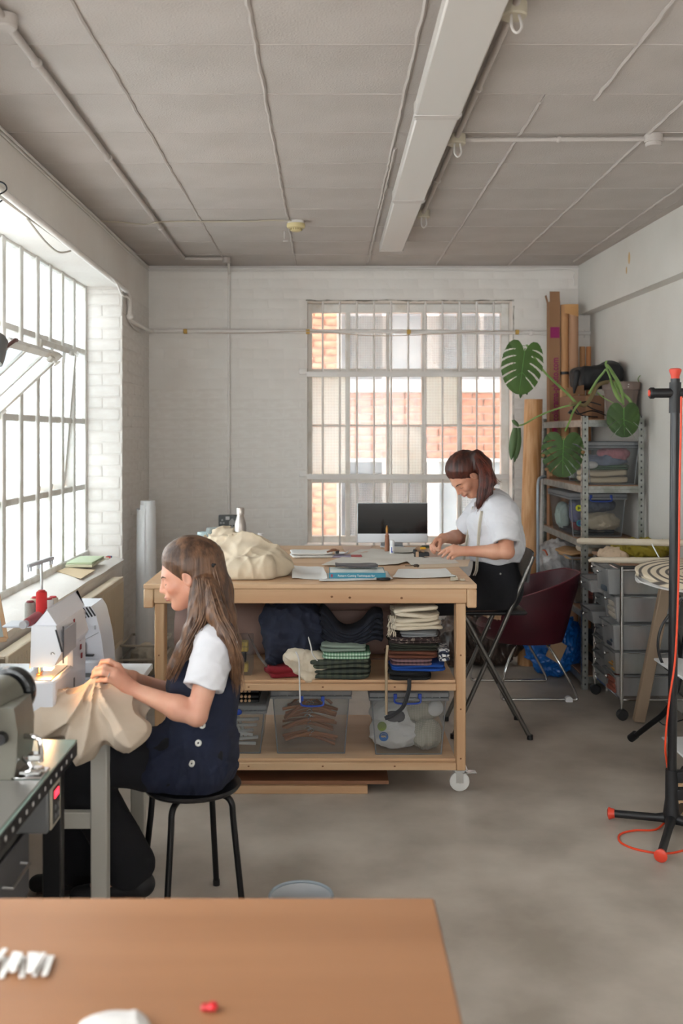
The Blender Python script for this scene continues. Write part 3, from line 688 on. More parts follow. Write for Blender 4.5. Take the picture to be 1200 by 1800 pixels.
for k in range(19):                                        # hangers and the brackets inside their boxes
    z = zb+.02+k*.0115; cx = -.08+rs.uniform(-.012, .012); y = 4.56+rs.uniform(0, .16); a = rs.uniform(-.14, .14) if k < 15 else rs.choice((-.5, .45)); L_ = .12; dz = .012
    h = MB(); h.T = Matrix.Translation((0, 0, 0)) @ Matrix.Rotation(a, 4, 'Y')
    h.tube(spl([(-L_, 0, -.014), (-L_*.5, .006, .0), (0, .012, .008), (L_*.5, .006, 0), (L_, 0, -.014)], 4), [.007]*17, 8, flat=1.0)
    o = one('coat_hanger', 'wooden coat hanger in the clear box under the cutting table', 'hanger', h, hang, (cx, y, z+.012), group='hangers in the clear box')
    hk = MB(); hk.tube(spl([(0, .012, .008), (.0, -.02, .02), (.012, -.035, .032), (.0, -.04, .045), (-.014, -.035, .036)], 4), .0016, 6); ob('hook', hk, steel, o)
wbk = mt('white_metal', 'c9cac8', .4)
for k in range(9):
    z = zb+.012+k*.017; x = -.40+rs.uniform(-.02, .02); q = MB(); a = rs.uniform(-.25, .25) if k < 7 else 1.2
    q.T = Matrix.Rotation(a, 4, 'Y'); q.box((-.075, -.01, -.006), (.075, .002, .006), .001); q.box((.045, -.012, -.0045), (.053, -.0105, .0045)); q.box((-.053, -.012, -.0045), (-.045, -.0105, .0045))
    one('metal_bracket', 'white metal bracket in the left clear box under the table', 'bracket', q, wbk, (x, 4.56+rs.uniform(0, .1), z+.02 if k < 7 else .25), group='brackets in the clear box')
ck = pattern('check_cloth', 'b9b3a6', ['8d8778', '9c9788'], (140, 140), axes=(0, 2)); gryc = mt('charcoal_cloth', '4c4c52', .95); whc = mt('white_cloth', 'cfcdcb', .95, bump=.2, bs=200)
def lump(name, label, cat, c, r, mat, seed, amp=.012, f=28, h=.006, group=None, flat=None, extra=None, loc=None):
    """crumpled cloth: ellipsoids with creases"""
    blobs = [(c, r)]+(extra or [])
    def fn(Q):
        d = None
        for cc, rr in blobs:
            e = els(Q, cc, rr); d = e if d is None else smin(d, e, .03)
        d = d-amp*creases(Q, f*2.2, seed, 2.4, 2.6)*1.7+amp*.5*sn(Q, f*1.2, seed+3)
        if flat is not None: d = smax(d, flat-Q[:, 2], .01)
        return d
    A = np.array([b[0] for b in blobs]); R_ = np.array([b[1] for b in blobs])
    me = sdf_mesh(name, fn, (A-R_).min(0)-.03, (A+R_).max(0)+.03, h, mat)
    lo = (A-R_).min(0); base = loc or (c[0], c[1], flat if flat is not None else lo[2])
    return wone(name, label, cat, me, None, base, group)
gb = zb+.006
lump('folded_cloth', 'white cloth bundled in the stickered clear box', 'cloth', (.32, 4.63, .225), (.115, .10, .07), whc, 1, flat=gb, extra=[((.29, 4.63, .32), (.08, .08, .07))])
lump('folded_cloth', 'small-checked cloth bundle on the right of the stickered clear box', 'cloth', (.455, 4.60, .225), (.066, .075, .068), ck, 2, amp=.008)
lump('folded_cloth', 'checked grey cloth on top in the stickered clear box', 'cloth', (.435, 4.64, .335), (.095, .08, .06), ck, 3, amp=.008)
lump('folded_cloth', 'charcoal cloth between the white ones in the stickered clear box', 'cloth', (.31, 4.565, .315), (.045, .03, .028), gryc, 4, amp=.005)
lump('folded_cloth', 'white cloth corner under the lid of the stickered clear box', 'cloth', (.495, 4.575, .345), (.035, .03, .035), whc, 5, amp=.004)
for z, m1, m2, s_, lb in ((.285, 'cfd02c', '5b6a12', '', 'a'), (.238, '2c8a8f', '1d4f86', '', 'b')):
    T = Matrix.Translation((.247 if lb == 'a' else .255, 4.4905+(.452-z)*0+(.43-z)*.045, z)) @ Matrix.Rotation(PI/2-.05, 4, 'X')
    q = mw(b3); q.T = q.T @ T; q.lathe([(0.0, 0), (.0205, 0), (.0205, .0006), (0, .0006)], 28); st = ob('sticker', q, mt('sticker_'+lb, m1, .5), b3)
    q = mw(b3); q.T = q.T @ T; q.lathe([(.018, .0008), (.021, .0008), (.021, .0011), (.018, .0011), (.018, .0008)], 28)
    if lb == 'a':
        for k in range(3):
            a = k*2*PI/3+.52; q.T = mw(b3).T @ T @ Matrix.Rotation(a, 4, 'Z'); q.prism([(.004, -.006), (.010, -.003), (.010, .003), (.013, .003), (.008, .008), (.004, .003), (.006, .003), (.006, -.001)], .0008, .0012)
    ob('sticker_print', q, mt('sticker_ink_'+lb, m2, .5), st)
    if lb == 'b':
        text('REAL', .0105, mt('gold_ink', 'd9b04a', .5), T @ Matrix.Translation((0, 0, .001)), b3)
        q = mw(b3); q.T = q.T @ T
        for k in range(5): a = PI/2+(k-2)*.42; q.box((.0145*math.cos(a)-.001, .0145*math.sin(a)-.001, .0008), (.0145*math.cos(a)+.001, .0145*math.sin(a)+.001, .0012))
        ob('sticker_stars', q, paper, st)
# wooden clapper boards / stacked comb frames beside box
for k, z in enumerate((.386, .405, .43)):
    o = thing('bobbin_rack', ['lowest','middle','topmost'][k]+' black rack with a row of pale pegs on the brackets box', 'rack', (-.42, 4.62, z))
    ob('tray', mw(o).box((-.52, 4.52, z), (-.31, 4.78, z+.014), .003), blackp, o)
    q = mw(o)
    for j in range(10): q.cyl((-.515+j*.018, 4.515, z+.009), (-.515+j*.018, 4.535, z+.009), .0065, n=8)
    ob('peg_row', q, pine, o)
# ---- middle shelf contents
zs = .5055
wone('fabric_bolt', 'thick roll of dusty pink velvet lying at the back of the middle shelf', 'roll', MB().tube([(x, 4.985, zs+.128) for x in (-.75, -.748, -.5, -.2, .1, .34, .342)], [.10, .125, .128, .127, .128, .125, .10], 28), mt('pink_velvet', '9b8178', .9, col2='8a7068', vs=4, sub=None), (-.2, 4.985, zs))
wone('fabric_bolt', 'roll of brown velvet behind the dark clothes on the middle shelf', 'roll', MB().tube([(x, 4.78, zs+.30) for x in (-.2, -.198, .1, .40, .402)], [.02, .045, .047, .045, .03], 20).box((-.18, 4.86, .5055), (.3, 4.862, .51)), mt('brown_velvet', '6d544c', .9), (.1, 4.78, zs+.25))
lump('trousers', 'dark navy denim trousers heaped over the left end of the cloth piles', 'trousers', (-.165, 4.62, .735), (.13, .13, .10), navy, 21, amp=.016, f=22, extra=[((-.235, 4.57, .66), (.05, .08, .10)), ((-.09, 4.60, .70), (.07, .10, .10)), ((-.14, 4.55, .665), (.10, .05, .06))], loc=(-.165, 4.62, .60))
# second denim: arched U-shaped folded band
q = MB()
for k in range(5):
    r = .0135; y = 4.47+.0
    pts = [(-.03+.0*k, 4.62, .80-.026*k), (.0, 4.61, .775-.024*k), (.05, 4.60, .715-.016*k), (.11, 4.6, .70-.014*k), (.17, 4.60, .73-.016*k), (.215, 4.6, .78-.024*k), (.25, 4.61, .775-.026*k)]
    pts = spl(pts, 5); V = []; n = 14
    for i, p in enumerate(pts):
        d = (pts[min(i+1, len(pts)-1)]-pts[max(i-1, 0)]).normalized(); up = Vector((-d.z, 0, d.x))
        for j in range(n):
            a = 2*PI*j/n; sy_ = math.copysign(abs(math.cos(a))**.5, math.cos(a)); V.append(p+Vector((0, sy_*(.105+.006*math.sin(i*.9+k)), 0))+up*math.sin(a)*.0155)
    m_ = len(pts); q.add(V, [(i*n+j, i*n+(j+1) % n, (i+1)*n+(j+1) % n, (i+1)*n+j) for i in range(m_-1) for j in range(n)]+[tuple(range(n))[::-1], tuple((m_-1)*n+j for j in range(n))])
wone('trousers', 'dark denim trousers folded in a sagging U on the middle cloth pile', 'trousers', q, navyk, (.1, 4.62, .62))
wone('folded_cloth', 'sage green folded cloth beneath the sagging dark denim', 'cloth', fold(MB(), (.075, 4.56, .628), (.21, .20, .034), 2, 31, .004), mt('sage_cloth', '7d8a7f', .95, bump=.2, bs=300), (.07, 4.56, .628))
wone('folded_cloth', 'green gingham folded cloth in the middle cloth pile', 'cloth', fold(MB(), (.085, 4.545, .596), (.22, .20, .030), 2, 32, .003), pattern('gingham', 'b9d0bd', ['1f7a45', '1f6a40'], (75, 75)), (.08, 4.56, .596))
wone('folded_cloth', 'dark green plaid folded cloth, lowest of the middle pile', 'cloth', fold(MB(), (.055, 4.56, zs), (.29, .22, .09), 4, 33, .006), pattern('plaid_green', '4c5142', ['232b2a', '2b3330'], (30, 30)), (.05, 4.56, zs))
wone('folded_cloth', 'crimson cloth spilling out under the navy trousers', 'cloth', fold(MB(), (-.20, 4.55, zs), (.16, .16, .06), 2, 34, .010, rz=.2), mt('crimson_cloth', '7c1522', .9, bump=.2), (-.2, 4.56, zs))
lump('laundry_bag', 'crumpled cream cloth with white drawstrings over the shelf edge', 'cloth', (-.10, 4.52, .565), (.07, .06, .055), cream, 35, amp=.008, f=40, extra=[((-.145, 4.5, .60), (.05, .05, .035)), ((-.03, 4.53, .56), (.05, .06, .045)), ((-.085, 4.478, .50), (.027, .022, .045))], loc=(-.1, 4.52, .5))
q = MB(); q.tube(spl([(-.14, 4.46, .63), (-.127, 4.44, .60), (-.124, 4.43, .53), (-.122, 4.43, .46), (-.121, 4.43, .41)], 5), .0035, 6); q.tube(spl([(-.09, 4.5, .70), (-.075, 4.46, .66), (-.065, 4.45, .62), (-.04, 4.46, .585)], 5), .003, 6)
wone('drawstring', 'white drawstring hanging from the crumpled cream cloth', 'cord', q, whc, (-.1, 4.45, .5))
# right-hand pile
cols = [('black folded cloth at the bottom of the right-hand cloth pile', (.375, 4.53, zs), (.19, .20, .035), 2, mt('black_cloth', '121214', .95), -.06),
 ('bright blue folded cloth near the bottom of the right-hand pile', (.41, 4.555, .540), (.25, .20, .030), 2, mt('blue_cloth', '15479a', .9, bump=.2), 0),
 ('purple plaid shirt folded on the blue cloth', (.375, 4.54, .571), (.19, .20, .026), 2, pattern('plaid_purple', '6a4a50', ['2f2636', '8a6d70'], (55, 55)), .05),
 ('rust brown folded cloth in the right-hand pile', (.385, 4.55, .598), (.23, .20, .034), 2, mt('rust_cloth', '5f3423', .9, bump=.2), 0),
 ('dark olive folded cloth in the right-hand pile', (.39, 4.56, .633), (.23, .21, .032), 3, mt('olive_dark_cloth', '2d2f26', .95, bump=.2), 0),
 ('brown speckled print cloth under the cream ones', (.40, 4.56, .666), (.23, .20, .030), 3, mt('speckled_print', '3a2a2a', .9, col2='a08f84', vs=90, lo=.55, hi=.62), 0)]
for i, (lb, c, s_, n, m_, rz) in enumerate(cols): wone('folded_cloth', lb, 'cloth', fold(MB(), c, s_, n, 40+i, .005, rz), m_, c)
wone('folded_cloth', 'navy and white printed cloth at the right edge of the pile', 'cloth', fold(MB(), (.525, 4.53, .585), (.05, .16, .055), 3, 51, .004), mt('print_blue_white', '252c44', .9, col2='c9c8c8', vs=60, lo=.48, hi=.52), (.52, 4.53, .58))
wone('folded_cloth', 'grey folded cloth just below the cream linen', 'cloth', fold(MB(), (.415, 4.53, .698), (.17, .19, .022), 2, 52, .004, -.05), mt('grey_cloth', '77797c', .95), (.42, 4.53, .70))
wone('folded_cloth', 'cream linen with fringed edge, topmost of the right-hand pile', 'cloth', fold(MB(), (.40, 4.55, .722), (.235, .20, .105), 5, 53, .009, .03, taper=.15), cream, (.40, 4.55, .72))
q = MB(); rs = random.Random(9)
for k in range(60): x = .285+rs.uniform(-.012, .025); z = .745+rs.uniform(-.03, .05); q.tube([(x, 4.455, z), (x+rs.uniform(-.012, .006), 4.445, z-rs.uniform(.008, .025))], .0012, 4)
wone('fringe', 'cream fringe hanging at the left end of the top linen', 'fringe', q, cream, (.29, 4.45, .72))
wone('cloth_strap', 'pale woven strap dangling from the right-hand pile over the shelf', 'strap', MB().tube(spl([(.27, 4.45, .66), (.262, 4.425, .60), (.262, 4.418, .52), (.262, 4.418, .42), (.262, 4.418, .36)], 6), .006, 8), mt('strap_tan', 'a18d74', .9), (.262, 4.42, .36))
wone('cloth_strap', 'dark webbing strap dangling over the shelf and box lid', 'strap', MB().tube(spl([(.365, 4.43, .515), (.36, 4.405, .47), (.335, 4.40, .40), (.29, 4.41, .36), (.255, 4.41, .345)], 6), .009, 8), mt('strap_dark', '2a2b2e', .9), (.3, 4.42, .36))
# yellow tape measures in a clear case, set square
o = thing('tape_case', 'clear case holding yellow grid tape, left end of the middle shelf', 'case', (-.40, 4.6, zs))
ob('case', mw(o).box((-.445, 4.53, zs), (-.345, 4.68, zs+.165), .004), clearp, o, smooth=False)
ytape = pattern('yellow_grid', 'c3a23a', ['6b5a22', '6b5a22'], (70, 70), rough=.5)
for i, (z, h_) in enumerate(((zs+.012, .04), (zs+.105, .045))): ob('tape_block', mw(o).box((-.435, 4.545, z), (-.362, 4.60, z+h_), .004), mt('tape_yellow', 'b99a3c', .5), o)
q = mw(o); q.box((-.432, 4.55, zs+.055), (-.372, 4.59, zs+.10), .004); ob('spool_holder', q, blackp, o)
q = mw(o); T0 = q.T; q.T = T0 @ Matrix.Translation((-.40, 4.545, zs+.078)) @ Matrix.Rotation(PI/2, 4, 'X'); q.lathe([(.0, -.006), (.011, -.006), (.013, 0), (.011, .006), (0, .006)], 16); ob('spool', q, mt('tape_yellow', 'b99a3c', .5), o)
q = mw(o)
for x in (-.42, -.40, -.38):
    q.box((x-.0008, 4.544, zs+.105), (x+.0008, 4.5445, zs+.15)); q.box((x-.0008, 4.544, zs+.012), (x+.0008, 4.5445, zs+.052))
q.box((-.435, 4.544, zs+.127), (-.362, 4.5445, zs+.129)); ob('grid_lines', q, blackp, o)
wone('set_square', 'clear plastic set square leaning beside the tape case', 'ruler', MB().add([(-.36, 4.50, .70), (-.355, 4.50, .70), (-.30, 4.50, .60), (-.225, 4.50, zs+.002), (-.24, 4.50, zs+.002), (-.315, 4.50, .60), (-.36, 4.503, .70), (-.355, 4.503, .70), (-.30, 4.503, .60), (-.225, 4.503, zs+.002), (-.24, 4.503, zs+.002), (-.315, 4.503, .60)], [(0, 1, 2, 5), (5, 2, 3, 4), (6, 11, 8, 7), (11, 10, 9, 8), (0, 6, 7, 1), (1, 7, 8, 2), (2, 8, 9, 3), (3, 9, 10, 4), (4, 10, 11, 5), (5, 11, 6, 0)]), glassy('tinted_acrylic', 'b9a9a0', .55, '8f827c', gl=.1), (-.3, 4.5, zs), smooth=False)

# ---- on the table top
def heapfn(Q):
    d = els(Q, (-.50, 4.86, 1.00), (.14, .13, .125)); d = smin(d, els(Q, (-.40, 4.80, 1.01), (.12, .12, .10)), .05); d = smin(d, els(Q, (-.56, 4.74, .975), (.09, .10, .06)), .05)
    d = smin(d, els(Q, (-.30, 4.72, .975), (.13, .10, .075)), .04); d = smin(d, rbox(Q, (-.385, 4.62, .975), (.135, .07, .045), .035, rotm(.0, -.07, .0)), .025)
    d = d-.6*rays(Q, (-.60, 4.74, 1.13), 3.6, .052, 3)*np.clip((Q[:, 1]-4.56)*5, .3, 1)+.010*sn(Q, 16, 5)-.020*creases(Q, 30, 8, 1.8, 4)
    return smax(d, TZ+.001-Q[:, 2], .008)
wone('calico_heap', 'big heap of cream calico on the left of the cutting table', 'cloth', sdf_mesh('calico_heap', heapfn, (-.72, 4.5, .92), (-.12, 5.05, 1.2), .0055, calico), None, (-.42, 4.8, TZ))
gw = glassy('tumbler_glass', 'eef2f2', .72, 'cfd8d8', rough=.1, gl=.12)
def tumbler(label, x, y, z, r, h, mat, water=None):
    o = thing('drinking_glass', label, 'glass', (x, y, z)); n = 36; V = []
    q = mw(o); T0 = q.T; q.T = T0 @ Matrix.Translation((x, y, z)); 
    q.lathe([(.0, .001), (r*.8, .001), (r*.84, .01), (r, h), (r-.003, h), (r*.8, .012), (0, .010)], n)
    for k in range(18):
        a = k*2*PI/18; q.tube([(r*.84*math.cos(a), r*.84*math.sin(a), .01), (r*.985*math.cos(a), r*.985*math.sin(a), h*.93)], .0022, 5)
    ob('tumbler', q, mat, o)
    if water:
        q = mw(o); q.T = q.T @ Matrix.Translation((x, y, z)); q.lathe([(0, .013), (r*.79, .013), (r*.9, water), (0, water)], 24); ob('water', q, glassy('water', 'dfeeee', .8, 'cfe0e0', gl=.12), o)
x, y = tpx(374, 963, TZ); tumbler('ribbed glass of water at the back left of the cutting table', x, y, TZ, .038, .118, gw, .075)
x, y = tpx(362, 961, TZ); tumbler('pale blue tumbler behind the ribbed water glass', x-.02, y+.03, TZ, .034, .085, mt('pale_blue_plastic', 'c7dcdf', .4))
x, y = tpx(421, 966, TZ); o = thing('water_bottle', 'brushed steel bottle behind the calico heap', 'bottle', (x, y+.05, TZ)); q = MB(); q.lathe([(0, 0), (.034, 0), (.036, .004), (.036, .12), (.033, .15), (.022, .185), (.019, .20)], 28); ob('bottle_body', q, mt('bottle_steel', 'b9b2ac', .28, .9), o)
q = MB(); q.lathe([(.0185, .198), (.023, .2), (.024, .23), (.021, .238), (0, .24)], 24); ob('cap', q, mt('bottle_steel', 'b9b2ac', .28, .9), o)
x, y = tpx(458, 965, TZ); one('thread_cone', 'small white thread cone behind the calico heap', 'thread', MB().lathe([(0, 0), (.018, 0), (.015, .085), (.017, .087), (.017, .092), (0, .092)], 18), whitep, (x, y, TZ))
def poly_sheet(name, label, cat, px, z, mat, curl=.004, seed=0, th=.0012):
    pts = [tpx(a, b, z) for a, b in px]; cx = sum(p[0] for p in pts)/4; cy = sum(p[1] for p in pts)/4
    return wone(name, label, cat, sheet(pts, z, th, curl, seed), mat, (cx, cy, z))
poly_sheet('paper_sheet', 'large pattern paper spread across the middle of the table', 'paper', [(565, 996), (700, 994), (765, 975), (640, 964)], TZ, tracing, .006, 1)
poly_sheet('paper_sheet', 'white sheet left of the blue book with a lifted corner', 'paper', [(513, 1018), (575, 1020), (568, 1000), (514, 997)], TZ, paper, .012, 2)
poly_sheet('paper_sheet', 'white sheet under the blue book and scissors', 'paper', [(560, 1023), (690, 1019), (680, 1004), (572, 1008)], TZ+.0015, paper, .003, 3)
poly_sheet('paper_sheet', 'white pattern sheet at the front right corner of the table', 'paper', [(690, 1018), (800, 1016), (783, 1000), (700, 1001)], TZ, paper, .006, 4)
poly_sheet('paper_sheet', 'thin card pattern piece in front of the tape dispenser', 'paper', [(735, 999), (822, 996), (826, 985), (722, 985)], TZ, mt('manila_card', 'd3bfa6', .8), .003, 5)
poly_sheet('paper_sheet', 'grey pattern pieces stacked under her hands', 'paper', [(722, 993), (806, 990), (785, 977), (712, 986)], TZ+.004, tracing, .004, 6)
poly_sheet('paper_sheet', 'pinkish card behind the notebooks', 'paper', [(608, 974), (645, 973), (655, 960), (600, 961)], TZ, mt('pink_card', 'cdb3a2', .8), .006, 7)
poly_sheet('paper_sheet', 'crumpled plan sheet beside the tape dispenser', 'paper', [(690, 974), (738, 972), (735, 962), (690, 963)], TZ+.006, tracing, .010, 8)
poly_sheet('paper_sheet', 'brown card pattern piece below the left hand', 'paper', [(745, 980), (800, 978), (800, 968), (752, 969)], TZ+.007, mt('pink_card', 'cdb3a2', .8), .002, 9)
poly_sheet('paper_scrap', 'torn cream paper scrap on the right edge of the table', 'paper', [(790, 1022), (806, 1021), (801, 1015), (793, 1012)], TZ, cream, .008, 10)
poly_sheet('paper_scrap', 'tiny cream scrap nearest the table corner', 'paper', [(808, 1022), (818, 1022), (815, 1018), (809, 1018)], TZ, cream, .004, 11)
x, y = tpx(548, 978, TZ); o = wone('fabric_packet', 'folded white fabric packet behind the calico heap', 'cloth', fold(MB(), (x, y, TZ), (.24, .17, .030), 2, 61, .004, .12), mt('white_linen', 'd9d8d4', .9, bump=.2, bs=200), (x, y, TZ))
x, y = tpx(592, 979, TZ)
wone('notebook', 'grey notebook lying open near the packet', 'book', MB().box((x-.06, y-.04, TZ), (x+.075, y+.05, TZ+.010), .002), mt('lilac_cover', '9d96ad', .6), (x, y, TZ))
wone('notebook', 'red-edged notebook beside the grey one', 'book', MB().box((x+.077, y-.02, TZ), (x+.135, y+.04, TZ+.008), .002), mt('red_cover', 'b5595a', .6), (x+.1, y, TZ))
wone('paper_stack', 'white loose papers on the grey notebook', 'paper', sheet([(x-.02, y-.035), (x+.07, y-.03), (x+.03, y+.05), (x+.0, y+.06)], TZ+.0105, .001, .02, 3), paper, (x, y, TZ+.01))
x, y = tpx(586, 973, TZ+.03)
o = thing('hand_tool', 'brown wooden hand tool on the white packet', 'tool', (x, y, TZ+.03)); ob('handle', mw(o).tube(spl([(x-.035, y, TZ+.038), (x, y-.005, TZ+.05), (x+.03, y, TZ+.043)], 4), [.005]*3+[.008]*3+[.006]*3, 10), mt('tool_brown', '7b4e35', .5), o); ob('head', mw(o).box((x+.012, y-.01, TZ+.030), (x+.03, y+.01, TZ+.046), .003), blackp, o)
# book
x, y = tpx(628, 1018, TZ)
bk = thing('book', 'thick blue pattern cutting book lying near the front edge of the table', 'book', (x, y, TZ+.003)); bz = TZ+.003
blue = mt('book_blue', '2f7f95', .45); bx0, bx1, by0 = x-.13, x+.13, y
ob('cover', mw(bk).box((bx0, by0, bz), (bx1, by0+.20, bz+.003), .001).box((bx0, by0, bz+.023), (bx1, by0+.20, bz+.026), .001).box((bx0, by0-.003, bz), (bx1, by0, bz+.026), .001), blue, bk)
ob('pages', mw(bk).box((bx0+.003, by0+.0005, bz+.0035), (bx1-.003, by0+.197, bz+.0225)), paper, bk)
ob('cover_picture', mw(bk).box((bx0+.005, by0+.005, bz+.0262), (bx1-.005, by0+.195, bz+.0266)), mt('cover_print', 'a7bfc2', .4, col2='d4ddda', vs=9, lo=.4, hi=.6), bk)
ob('publisher_mark', mw(bk).box((bx0+.007, by0-.0036, bz+.006), (bx0+.017, by0-.003, bz+.020)), mt('mark_red', '8e3a4a', .5), bk)
text('Pattern Cutting Techniques for', .0135, paper, Matrix.Translation((bx0+.125, by0-.0034, bz+.0125)) @ Matrix.Rotation(PI/2, 4, 'X'), bk, name='spine_title')
wone('notebook', 'dark grey folder resting on the blue book', 'book', sheet([(bx0+.03, by0+.12), (bx1-.03, by0+.10), (bx1-.035, by0+.22), (bx0+.03, by0+.22)], bz+.034, .004, .008, 2), mt('folder_grey', '47464a', .5), (x, y+.15, bz+.03))
# scissors, snips
x, y = tpx(660, 1021, TZ); o = thing('scissors', 'black-handled scissors lying at the front edge of the table', 'scissors', (x, y, TZ+.004)); zz = TZ+.009
for s_ in (-1, 1):
    q = mw(o); q.tube(spl([(x+.005, y, zz), (x+.02, y+.006*s_, zz), (x+.035, y+.017*s_, zz), (x+.058, y+.014*s_, zz), (x+.062, y+.002*s_, zz), (x+.03, y+.002*s_, zz), (x+.005, y, zz)], 4), .0045, 8, cap=False); ob('handle', q, blackp, o)
    ob('blade', mw(o).add([(x+.01, y-.004*s_, zz), (x-.11, y+.003*s_, zz), (x-.02, y+.006*s_, zz), (x+.01, y-.004*s_, zz+.002), (x-.11, y+.003*s_, zz+.002), (x-.02, y+.006*s_, zz+.002)], [(0, 1, 2), (3, 5, 4), (0, 3, 4, 1), (1, 4, 5, 2), (2, 5, 3, 0)]), steel, o)
ob('pivot', mw(o).cyl((x, y, zz-.002), (x, y, zz+.006), .005), steel, o)
x, y = tpx(727, 998, TZ); wone('thread_snips', 'small dark thread snips between the papers', 'scissors', MB().tube(spl([(x-.04, y+.03, TZ+.006), (x-.01, y+.01, TZ+.008), (x+.015, y, TZ+.012), (x+.022, y+.006, TZ+.008)], 4), [.002]*6+[.007]*7, 8), mt('dark_bronze', '4a4038', .4, .5), (x, y, TZ))
# awl, glue stick, tape dispenser
x, y = tpx(680, 970, TZ); o = thing('awl', 'slim wooden-handled awl standing upright by the monitor', 'tool', (x, y, TZ)); q = MB(); q.lathe([(0, 0), (.013, 0), (.014, .01), (.013, .06), (.011, .085), (.013, .092), (.009, .098), (.007, .11)], 18); ob('handle', q, mt('awl_wood', '8f5f46', .45), o); q = MB(); q.lathe([(.007, .108), (.0075, .135), (.006, .138), (.0018, .15), (0, .152)], 12); ob('tip', q, mt('brass', 'a5763f', .35, .8), o)
x, y = tpx(689, 974, TZ); o = thing('glue_stick', 'white glue stick with a blue mark standing on the table', 'glue', (x, y, TZ)); q = MB(); q.lathe([(0, 0), (.013, 0), (.0135, .002), (.0135, .045), (.0125, .046)], 18); ob('tube', q, whitep, o); q = MB(); q.lathe([(.0125, .046), (.0125, .075), (.011, .078), (0, .078)], 18); ob('cap', q, mt('cap_clear_white', 'd8dadd', .3), o)
q = MB(); q.T = Matrix.Rotation(-.5, 4, 'Z'); q.lathe([(.0137, .012), (.0139, .012), (.0139, .04), (.0137, .04)], 18); q.T = None; q = MB().box((-.006, -.0145, .010), (-.001, -.012, .040), .001).box((-.0012, -.0148, .010), (.0015, -.0125, .018), .0005); ob('blue_label', q, mt('label_blue', '2a3ea8', .5), o)
x, y = tpx(739, 980, TZ); o = thing('tape_dispenser', 'black tape dispenser with brown tape and yellow part', 'dispenser', (x, y, TZ))
ob('base', mw(o).box((x-.035, y-.02, TZ), (x+.045, y+.025, TZ+.03), .004).box((x-.04, y-.018, TZ+.02), (x-.02, y+.022, TZ+.045), .004), blackp, o)
q = mw(o); T0 = q.T; q.T = T0 @ Matrix.Translation((x-.008, y+.002, TZ+.03)) @ Matrix.Rotation(PI/2, 4, 'X'); q.lathe([(.012, -.012), (.028, -.012), (.028, .012), (.012, .012), (.012, -.012)], 24); ob('tape_roll', q, mt('brown_tape', '8f6f50', .5), o)
ob('tape_strip', mw(o).box((x-.028, y-.0215, TZ+.004), (x-.012, y-.0203, TZ+.034)), mt('tape_beige', 'b99a7c', .6), o)
ob('slider', mw(o).box((x-.004, y-.015, TZ+.045), (x+.028, y+.01, TZ+.056), .003), mt('yellow_plastic', 'dba21e', .45), o)
x, y = tpx(757, 968, TZ)
wone('marker_pen', 'olive marker pen behind the tape dispenser', 'pen', MB().tube([(x-.06, y, TZ+.020), (x+.035, y-.01, TZ+.020)], .006, 10).tube([(x+.036, y-.01, TZ+.020), (x+.05, y-.0115, TZ+.020)], .0045, 8), mt('pen_olive', '4c5538', .5), (x, y, TZ))
wone('marker_pen', 'dark marker pen on the crumpled plan', 'pen', MB().tube([(x-.05, y+.03, TZ+.022), (x+.03, y+.025, TZ+.022)], .0055, 10), mt('pen_dark', '2c2c34', .5), (x, y+.03, TZ))
# monitor on a stand behind the table's back edge
mx0, mx1, my = (626-VX)*6.05/F, (746-VX)*6.05/F, 6.05
mz0, mz1 = CAMZ-(948-VY)*6.05/F, CAMZ-(880-VY)*6.05/F
mon = thing('computer_monitor', 'slim silver monitor with black screen on the table before the back window', 'monitor', ((mx0+mx1)/2, 5.9, TZ))
silver = mt('silver_shell', 'c9ccd0', .35, .3)
ob('shell', mw(mon).box((mx0, 5.86, mz0), (mx1, 5.875, mz1), .003), silver, mon)
for o_ in mon.children: pass
ob('screen', mw(mon).box((mx0+.003, 5.8585, mz0+.053), (mx1-.003, 5.8605, mz1-.004), .001), mt('screen_black', '050506', .12), mon)
q = mw(mon); xc = (mx0+mx1)/2; q.box((xc-.07, 5.87, TZ+.0), (xc+.07, 5.955, TZ+.006), .002); q.beam((xc, 5.94, TZ+.004), (xc, 5.876, mz0+.10), .13, .006); ob('stand', q, silver, mon)
# ------------------------------------------------------------------ left side: radiator, sill things, sewing tables and machines, stool
rad = thing('radiator', 'cream panel radiator under the window sill', 'radiator', (-1.29, 4.9, .33)); rm = mt('radiator_cream', 'd8c8ae', .45)
ob('panel', mw(rad).box((-1.262, 3.9, .33), (-1.25, 6.10, .735), .004), rm, rad)
q = mw(rad); 
for k in range(66): y = 3.93+k*.0333; q.box((-1.2505, y-.008, .36), (-1.2475, y+.008, .705), .0028)
ob('fluting', q, rm, rad)
ob('back_panel', mw(rad).box((-1.325, 3.92, .34), (-1.313, 6.08, .72), .003), rm, rad)
q = mw(rad)
for y in np.arange(3.95, 6.1, .06): q.box((-1.311, y, .355), (-1.264, y+.003, .712))
q.box((-1.311, 3.9, .722), (-1.264, 6.10, .732), .001); ob('grille', q, rm, rad)
q = mw(rad); q.box((-1.335, 4.3, .5), (-1.325, 4.34, .6)); q.box((-1.335, 5.7, .5), (-1.325, 5.74, .6)); q.tube([(-1.30, 3.92, .36), (-1.30, 3.86, .36), (-1.30, 3.86, 0)], .008, 8); ob('bracket', q, rm, rad)
